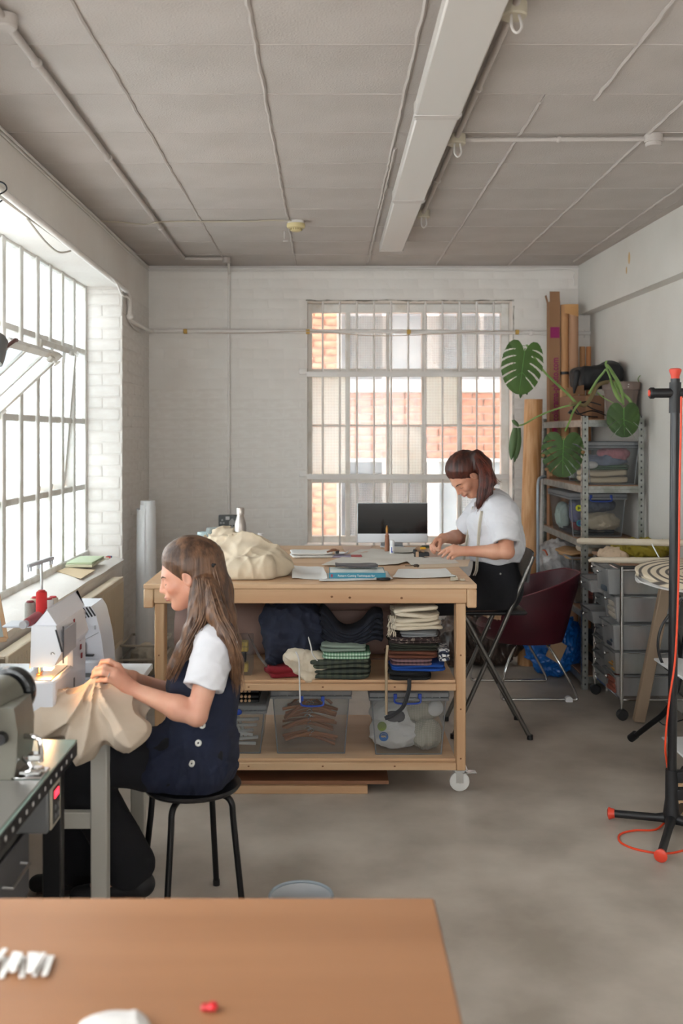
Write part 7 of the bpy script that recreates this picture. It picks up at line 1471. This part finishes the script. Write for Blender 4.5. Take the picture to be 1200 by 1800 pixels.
# hair
R1 = frame_(math.radians(17), math.radians(3)); c1_ = np.array(P(330, 1009, Y1))
def hair1(Q):
    q = (Q-c1_)@R1/.97; g = q[:, 0]-(.036+.62*q[:, 2])+.004*np.sin(q[:, 2]*60); d = els(q, (-.018, 0, .029), (.098, .0765, .0895))-.013*np.clip(-g/.05, .12, 1); d = smax(d, g, .006)*.97
    back = chain(Q, pts_([(362, 985, 3.38), (378, 1035, 3.36), (390, 1085, 3.33), (402, 1130, 3.29), (412, 1170, 3.27), (416, 1200, 3.26)]), [.058, .052, .042, .034, .024, .008], .03)
    fr = chain(Q, pts_([(350, 1030, 3.305), (352, 1075, 3.27), (340, 1110, 3.24), (322, 1145, 3.225), (306, 1172, 3.22), (296, 1192, 3.22)]), [.030, .034, .030, .024, .016, .005], .02)
    md = chain(Q, pts_([(366, 1030, 3.30), (380, 1080, 3.22), (398, 1115, 3.17), (411, 1155, 3.18), (416, 1195, 3.20)]), [.030, .030, .022, .018, .006], .02)
    d = smin(smin(smin(d, back, .03), fr, .02), md, .02)
    ear = els((q), (.000, -.090, -.010), (.020, .022, .026)); ear2 = els(q, (.000, .090, -.010), (.020, .022, .026)); d = smax(smax(d, -ear, .008), -ear2, .008)
    st_ = Q*np.array([1, 1, .10]); low = np.clip((c1_[2]+.02-Q[:, 2])*12, 0, 1)
    sw = q*np.array([.15, 1, 1]); return d-(.0035*low)*np.abs(sn(st_, 170, 3))*1.5-(1-low)*.0022*np.abs(sn(sw, 150, 5))
hb1 = mt('hair_brown', '3f2a1e', .45, col2='6f4f38', vs=46, st=(1, 1, .07), lo=.38, hi=.64, bump=.5, bs=160, bst=(1, 1, .06), detail=3)
hr = hair_obj(w1, 'hair', hair1, (-.62, 3.08, .72), (-.22, 3.54, 1.28), hb1, .0034)
strands(w1, 'hair_strands', [pts_([(352, 1020, 3.285), (356, 1075, 3.23), (342, 1110, 3.205), (322, 1148, 3.20), (300, 1195, 3.21)]), pts_([(366, 1020, 3.29), (384, 1080, 3.18), (402, 1118, 3.145), (414, 1160, 3.15), (417, 1215, 3.20)]), pts_([(372, 995, 3.33), (386, 1050, 3.29), (400, 1105, 3.25), (412, 1150, 3.22), (418, 1205, 3.24)])], 110, .010, .0011, mt('hair_strand', '8a674b', .4, col2='5a3f2d', vs=30), 5)
q = mw(w1); q.ell(P(373, 994, 3.325), (.010, .012, .012), 12, 8); q.tube([P(373, 994, 3.31), P(378, 992, 3.30)], .004, 6); ob('hair_tie', q, blackp, w1)
for a_, b_ in (((285, 1033), .5),): pass
def lineon(par, fn, px, r, mat, name, y0, y1, off=.0006):
    pp_ = []
    for x, y in px:
        p, n_ = march(fn, x, y, y0, y1); pp_.append(p+n_*off)
    q = mw(par); q.tube(spl(pp_, 3), r, 6); return ob(name, q, mat, par)
def locon(fn, c, Rm, l, s, push=.0):                        # surface point near local head coords, walking outwards
    l = np.array(l, float); dir_ = l*np.array([1, .7, 0]); dir_ /= np.linalg.norm(dir_)
    for t in np.arange(.12, .0, -.0005):
        p = c+Rm@((np.array([l[0], l[1], l[2]])+dir_*(t-.05))*s)
        if fn(p[None])[0] < 0: return Vector(p)+Vector(Rm@dir_)*push
    return Vector(c+Rm@(l*s))
lash = mt('eyelash', '2a1b16', .6); browm = mt('eyebrow', '553c2e', .7); lipm = mt('lips', 'b0665c', .4); whitee = mt('eye_white', 'd9d2cc', .2)
def face_details(par, fn, c, Rm, s, bm):
    for sd in (-1, 1):
        pts = [locon(fn, c, Rm, (x, sd*y, z), s, .0006) for x, y, z in ((.07, .018, -.006), (.07, .026, -.0095), (.07, .034, -.010), (.062, .043, -.007))]
        q = mw(par); q.tube(spl(pts, 3), [.0009, .0012]*5, 6); q.T = q.T; ob('eyelash', q, lash, par)
        pts = [locon(fn, c, Rm, (x, sd*y, z), s, .0004) for x, y, z in ((.07, .014, .014), (.07, .024, .0185), (.065, .034, .019), (.055, .046, .015))]
        q = mw(par); q.tube(spl(pts, 3), [.0012, .0018, .0021, .0021, .002, .002, .0018, .0015, .0012, .0008], 6, flat=1.4); ob('eyebrow', q, bm, par)
    for z, r, w_ in ((-.0560, .0030, .019), (-.0655, .0036, .017)):
        pts = [locon(fn, c, Rm, (.085-.35*abs(y), y, z+(.002 if abs(y) < .006 and z > -.06 else 0)), s, -.0018) for y in np.linspace(-w_, w_, 7)]
        q = mw(par); q.tube(spl(pts, 2), [r*(.35+.65*math.sin(PI*i/12)) for i in range(13)], 8); ob('lip', q, lipm, par)
face_details(w1, body1, c1_, R1, .97, browm)
q = mw(w1); c_ = P(190, 1183.5, 3.105); dv = (Vector(fN[2][0])-Vector(mN[2])).normalized(); e1 = dv.orthogonal().normalized(); e2 = dv.cross(e1); c_ = Vector(mN[2]).lerp(Vector(fN[2][0]), .55)
q.tube([c_+(e1*math.cos(t)+e2*math.sin(t))*.0100 for t in np.linspace(0, 2*PI, 20)], .0011, 6, cap=False); ob('finger_ring', q, mt('ring_silver', 'd8d8d8', .2, 1), w1)
for f in fN:
    d_ = (Vector(f[2])-Vector(f[1])).normalized()
# the calico garment she sews
def gar1(Q):
    d = els(Q, P(140, 1258, 3.16), (.16, .10, .055), rotm(0, .12, 0)); d = smin(d, cap(Q, P(168, 1197, 3.20), P(172, 1250, 3.17), .012, .065), .05); d = smin(d, els(Q, P(205, 1250, 3.14), (.075, .095, .055), rotm(0, .75, 0)), .04)
    d = smin(d, cap(Q, P(85, 1268, 3.14), P(65, 1275, 3.16), .04, .02), .05); d = smin(d, els(Q, P(225, 1283, 3.08), (.06, .07, .035)), .03); d = smin(d, els(Q, P(150, 1300, 3.05), (.045, .04, .05)), .03)
    d = d-rays(Q, tuple(P(172, 1186, 3.20)), 5.0, .028, 12)+.006*sn(Q, 16, 9)-.014*creases(Q, 26, 28, 1.8, 4)
    return np.where((Q[:, 1] > 3.115) & (Q[:, 0] < -.67), smax(d, ST+.001-Q[:, 2], .006), d)
wone('calico_garment', 'sand calico garment bunched on the sewing table under her hands', 'cloth', sdf_mesh('calico_garment', gar1, (-1.05, 2.93, .55), (-.50, 3.36, .92), .0042, mt('calico_sand', 'c8b8a6', .95, col2='bcab98', vs=5, bump=.2, bs=400)), None, (-.8, 3.15, ST))
# ================= the woman at the cutting table (right)
Y2 = 5.40
c2_ = np.array(P(818, 835, Y2)); R2 = frame_(math.radians(52), math.radians(20)); H2, h2 = mkhead(c2_, math.radians(52), math.radians(20), 1.0)
shN2, elN2, wrN2 = P(884, 903, 5.24), P(891, 970, 5.14), P(820, 969, 5.22); shF2, elF2, wrF2 = P(846, 897, 5.56), P(808, 944, 5.62), P(778, 946, 5.42)
mN2 = pts_([(797, 960, 5.23), (796, 965, 5.22), (797, 971, 5.215), (800, 976, 5.22)])
fN2 = [pts_([(785, 964, 5.235), (776, 971, 5.24), (770, 975, 5.245)]), pts_([(787, 969, 5.22), (781, 975, 5.23), (777, 979, 5.24)]), pts_([(791, 976, 5.21), (787, 980, 5.22), (786, 983, 5.23)]), pts_([(796, 980, 5.215), (793, 983, 5.225), (792, 985, 5.23)])]
HN2 = hand_fn(wrN2, mN2, fN2, pts_([(810, 964, 5.25), (798, 962, 5.28), (786, 964, 5.30), (778, 968, 5.30)]), .95)
mF2 = pts_([(767, 948, 5.37), (764, 952, 5.38), (765, 957, 5.39), (768, 961, 5.40)])
fF2 = [pts_([(761, 957, 5.34), (765, 964, 5.32), (770, 968, 5.31)]), pts_([(757, 959, 5.35), (760, 966, 5.33), (765, 970, 5.32)]), pts_([(757, 963, 5.37), (759, 968, 5.35), (763, 971, 5.34)]), pts_([(761, 966, 5.39), (761, 970, 5.37), (764, 973, 5.36)])]
HF2 = hand_fn(wrF2, mF2, fF2, pts_([(775, 950, 5.37), (773, 957, 5.34), (772, 963, 5.32), (772, 968, 5.31)]), .95)
che2, abd2, pel2 = P(868, 915, Y2), P(868, 965, Y2), P(871, 1025, Y2)
def torso2(Q, o=0):
    d = els(Q, che2, (.100+o, .155+o, .15+o)); d = smin(d, els(Q, abd2, (.098+o, .135+o, .14+o)), .08); d = smin(d, els(Q, pel2, (.115+o, .165+o, .13+o)), .06); d = smin(d, cap(Q, P(874, 893, 5.27), P(866, 893, 5.52), .055+o), .07)
    return smin(d, els(Q, P(846, 920, 5.36), (.055+o, .09+o, .06+o)), .05)
kn2 = [(Vector((.50, 5.30, .705)), Vector((.52, 5.30, .20))), (Vector((.50, 5.50, .705)), Vector((.52, 5.50, .20)))]
def body2(Q):
    d = torso2(Q, -.012); d = smin(d, cap(Q, h2((-.045, 0, -.045)), P(864, 890, Y2), .050, .058), .035)
    for s_, e_, w_ in ((shN2, elN2, wrN2), (shF2, elF2, wrF2)):
        m_ = Vector(e_).lerp(Vector(w_), .3); d = smin(d, cap(Q, s_, e_, .048, .037), .03); d = smin(d, cap(Q, e_, m_, .036, .038), .015); d = smin(d, cap(Q, m_, w_, .038, .0245), .02)
    d = smin(d, H2(Q), .02); d = smin(d, HN2(Q), .012); d = smin(d, HF2(Q), .012)
    for (k_, n_), Yh in zip(kn2, (5.31, 5.49)): d = smin(d, cap(Q, (.90, Yh, .735), k_, .075, .05), .03); d = smin(d, cap(Q, k_, n_, .05, .036), .02); d = smin(d, cap(Q, n_, n_+Vector((-.10, 0, -.03)), .034, .026), .02)
    return d
w2_ = wone('person', 'woman with auburn ponytail and white T-shirt leaning over the cutting table', 'person', sdf_mesh('person2', body2, (.36, 5.06, .12), (1.08, 5.72, 1.54), .0042, skin2), None, (.91, 5.42, .672))
slN2, slF2 = Vector(shN2).lerp(Vector(elN2), .80), Vector(shF2).lerp(Vector(elF2), .74)
def tee2(Q):
    d = torso2(Q, .012); d = smin(d, els(Q, P(872, 962, Y2), (.128, .165, .10)), .06); d = smin(d, els(Q, P(893, 940, 5.38), (.06, .13, .13)), .06); nb = cap(Q, P(846, 868, Y2-.01), P(852, 884, Y2-.01), .075, .062); d = smax(d-.013*creases(Q, 38, 41, 2.4, 3)-.005*sn(Q, 20, 2), P(0, 986, Y2).z-Q[:, 2]+.006*np.sin(Q[:, 0]*40), .01)
    d = smax(d, -nb, .006); return smin(smin(d, sleeve(Q, shN2, slN2, .076, .064, .053), .03), sleeve(Q, shF2, slF2, .074, .066, .052), .03)
put('tshirt', sdf_mesh('tshirt2', tee2, (.62, 5.0, .86), (1.12, 5.78, 1.32), .0048, tee), w2_)
def tro2(Q):
    d = torso2(Q, .016); d = smin(d, els(Q, P(872, 1035, Y2), (.13, .18, .12)), .05)
    for (k_, n_), Yh in zip(kn2, (5.31, 5.49)): d = smin(d, cap(Q, (.90, Yh, .742), k_, .088, .07), .03); d = smin(d, cap(Q, k_, n_, .07, .07), .02)
    d = smax(d, Q[:, 2]-P(0, 983, Y2).z, .01); d = smax(d-.006*creases(Q, 15, 31), .673-Q[:, 2]-10*np.clip(.70-Q[:, 0], 0, 1), .008); return smax(d, .16-Q[:, 2], .006)
tr2 = put('trousers', sdf_mesh('trousers2', tro2, (.38, 5.10, .14), (1.1, 5.72, .97), .006, blk), w2_)
p, n_ = march(tro2, 879, 1009, 5.0, 5.6); ob('rivet', mw(w2_).ell(p+n_*.002, (.006, .005, .006), 12, 8), steel, w2_)
for (k_, n_), Yh in zip(kn2, (5.31, 5.49)):
    def shoe2(Q, n_=n_): d = cap(Q, n_+Vector((.03, 0, -.055)), n_+Vector((-.15, 0, -.065)), .036, .032, sq=((0, 0, 1), .85)); return smin(d, cap(Q, n_+Vector((.02, 0, -.05)), n_+Vector((.0, 0, .0)), .036, .042), .03)
    put('shoe', sdf_mesh('shoe2', shoe2, n_+Vector((-.25, -.08, -.13)), n_+Vector((.1, .08, .07)), .006, MATS['shoe_black']), w2_)
def hair2(Q):
    q = (Q-c2_)@R2; d = els(q, (-.018, 0, .030), (.107, .085, .099)); g = q[:, 0]-(.030+.64*q[:, 2])+.004*np.sin(q[:, 2]*60); d = els(q, (-.018, 0, .029), (.098, .0765, .0895))-.010*np.clip(-g/.05, .12, 1); d = smax(d, g, .006)
    d = smin(d, chain(Q, pts_([(828, 806, 5.36), (838, 802, 5.35), (850, 816, 5.32), (856, 842, 5.30), (852, 868, 5.29), (846, 885, 5.29), (841, 900, 5.30)]), [.026, .030, .037, .040, .036, .024, .005], .025), .02)
    d = smin(d, chain(Q, pts_([(856, 835, 5.31), (862, 846, 5.30), (869, 850, 5.30)]), [.03, .015, .003], .02), .02)
    for s_ in (-1, 1): d = smax(d, -els(q, (.0, s_*.090, -.012), (.020, .020, .026)), .008)
    st_ = Q*np.array([1, 1, .12]); return d-.0035*np.abs(sn(st_, 130, 8))
hb2 = mt('hair_auburn', '2c1612', .45, col2='532619', vs=40, st=(1, 1, .10), lo=.4, hi=.62, bump=.5, bs=150, bst=(1, 1, .08), detail=3)
hair_obj(w2_, 'hair', hair2, (.60, 5.18, 1.14), (.98, 5.54, 1.56), hb2, .0038)
strands(w2_, 'hair_strands', [pts_([(838, 800, 5.31), (855, 820, 5.26), (862, 845, 5.24), (856, 872, 5.24), (843, 900, 5.27)]), pts_([(836, 802, 5.31), (846, 825, 5.26), (848, 850, 5.24), (844, 880, 5.25), (838, 897, 5.28)]), pts_([(850, 818, 5.27), (862, 838, 5.26), (868, 848, 5.27), (873, 850, 5.28)])], 70, .010, .0013, mt('hair_strand_auburn', '7a3a2a', .4, col2='4a241c', vs=30), 8)
q = mw(w2_); q.ell(P(833, 801, 5.335), (.012, .012, .012), 12, 8); ob('hair_tie', q, blackp, w2_)
face_details(w2_, body2, c2_, R2, 1.0, mt('eyebrow_dark', '2e1c17', .7))
# measuring tape round her neck
tapem = mt('tape_cream', 'cfc6b4', .6)
mt_ = thing('measuring_tape', 'cream measuring tape hanging round the neck of the woman at the table', 'tape', (.87, 5.3, 1.0))
both = lambda Q: np.minimum(tee2(Q), body2(Q))
for nm, pl_ in (('tape_end', [(831, 890), (829, 905), (825, 925), (821, 945), (819, 960), (816, 978), (814, 991)]), ('tape_end', [(846, 898), (843, 915), (841, 935), (840, 955), (839, 975), (838, 990), (837, 1002), (833, 1012)])):
    pp_ = []
    for i, (x, y) in enumerate(pl_):
        try:
            p, n_ = march(both, x, y, 5.0, 5.7); ok = fn_ok = both(np.array(p)[None])[0] < .02
        except Exception: ok = False
        pp_.append(p+Vector((0, -.011, 0)) if ok else (P(x, y, pp_[-1].y if pp_ else 5.3)))
    for i in range(1, len(pp_)):
        if abs(pp_[i].y-pp_[i-1].y) > .06: pp_[i] = P(*pl_[i], pp_[i-1].y)
    s_ = spl(pp_, 5); q = mw(mt_); q.add([v for p in s_ for v in (p+Vector((-.0075, .002, 0)), p+Vector((.0075, -.002, 0)), p+Vector((.0075, -.001, 0)), p+Vector((-.0075, .003, 0)))], [(i*4+a, i*4+(a+1) % 4, i*4+4+(a+1) % 4, i*4+4+a) for i in range(len(s_)-1) for a in range(4)]); t_ = ob(nm, q, tapem, mt_)
    q = mw(mt_)
    for i in range(len(s_)-1):
        for f_ in (.2, .7): p = s_[i].lerp(s_[i+1], f_); q.box((p.x-.004, p.y-.0022, p.z-.001), (p.x+.006, p.y-.0014, p.z+.001))
    ob('tick_marks', q, mt('tape_ink', '6b6660', .7), t_)
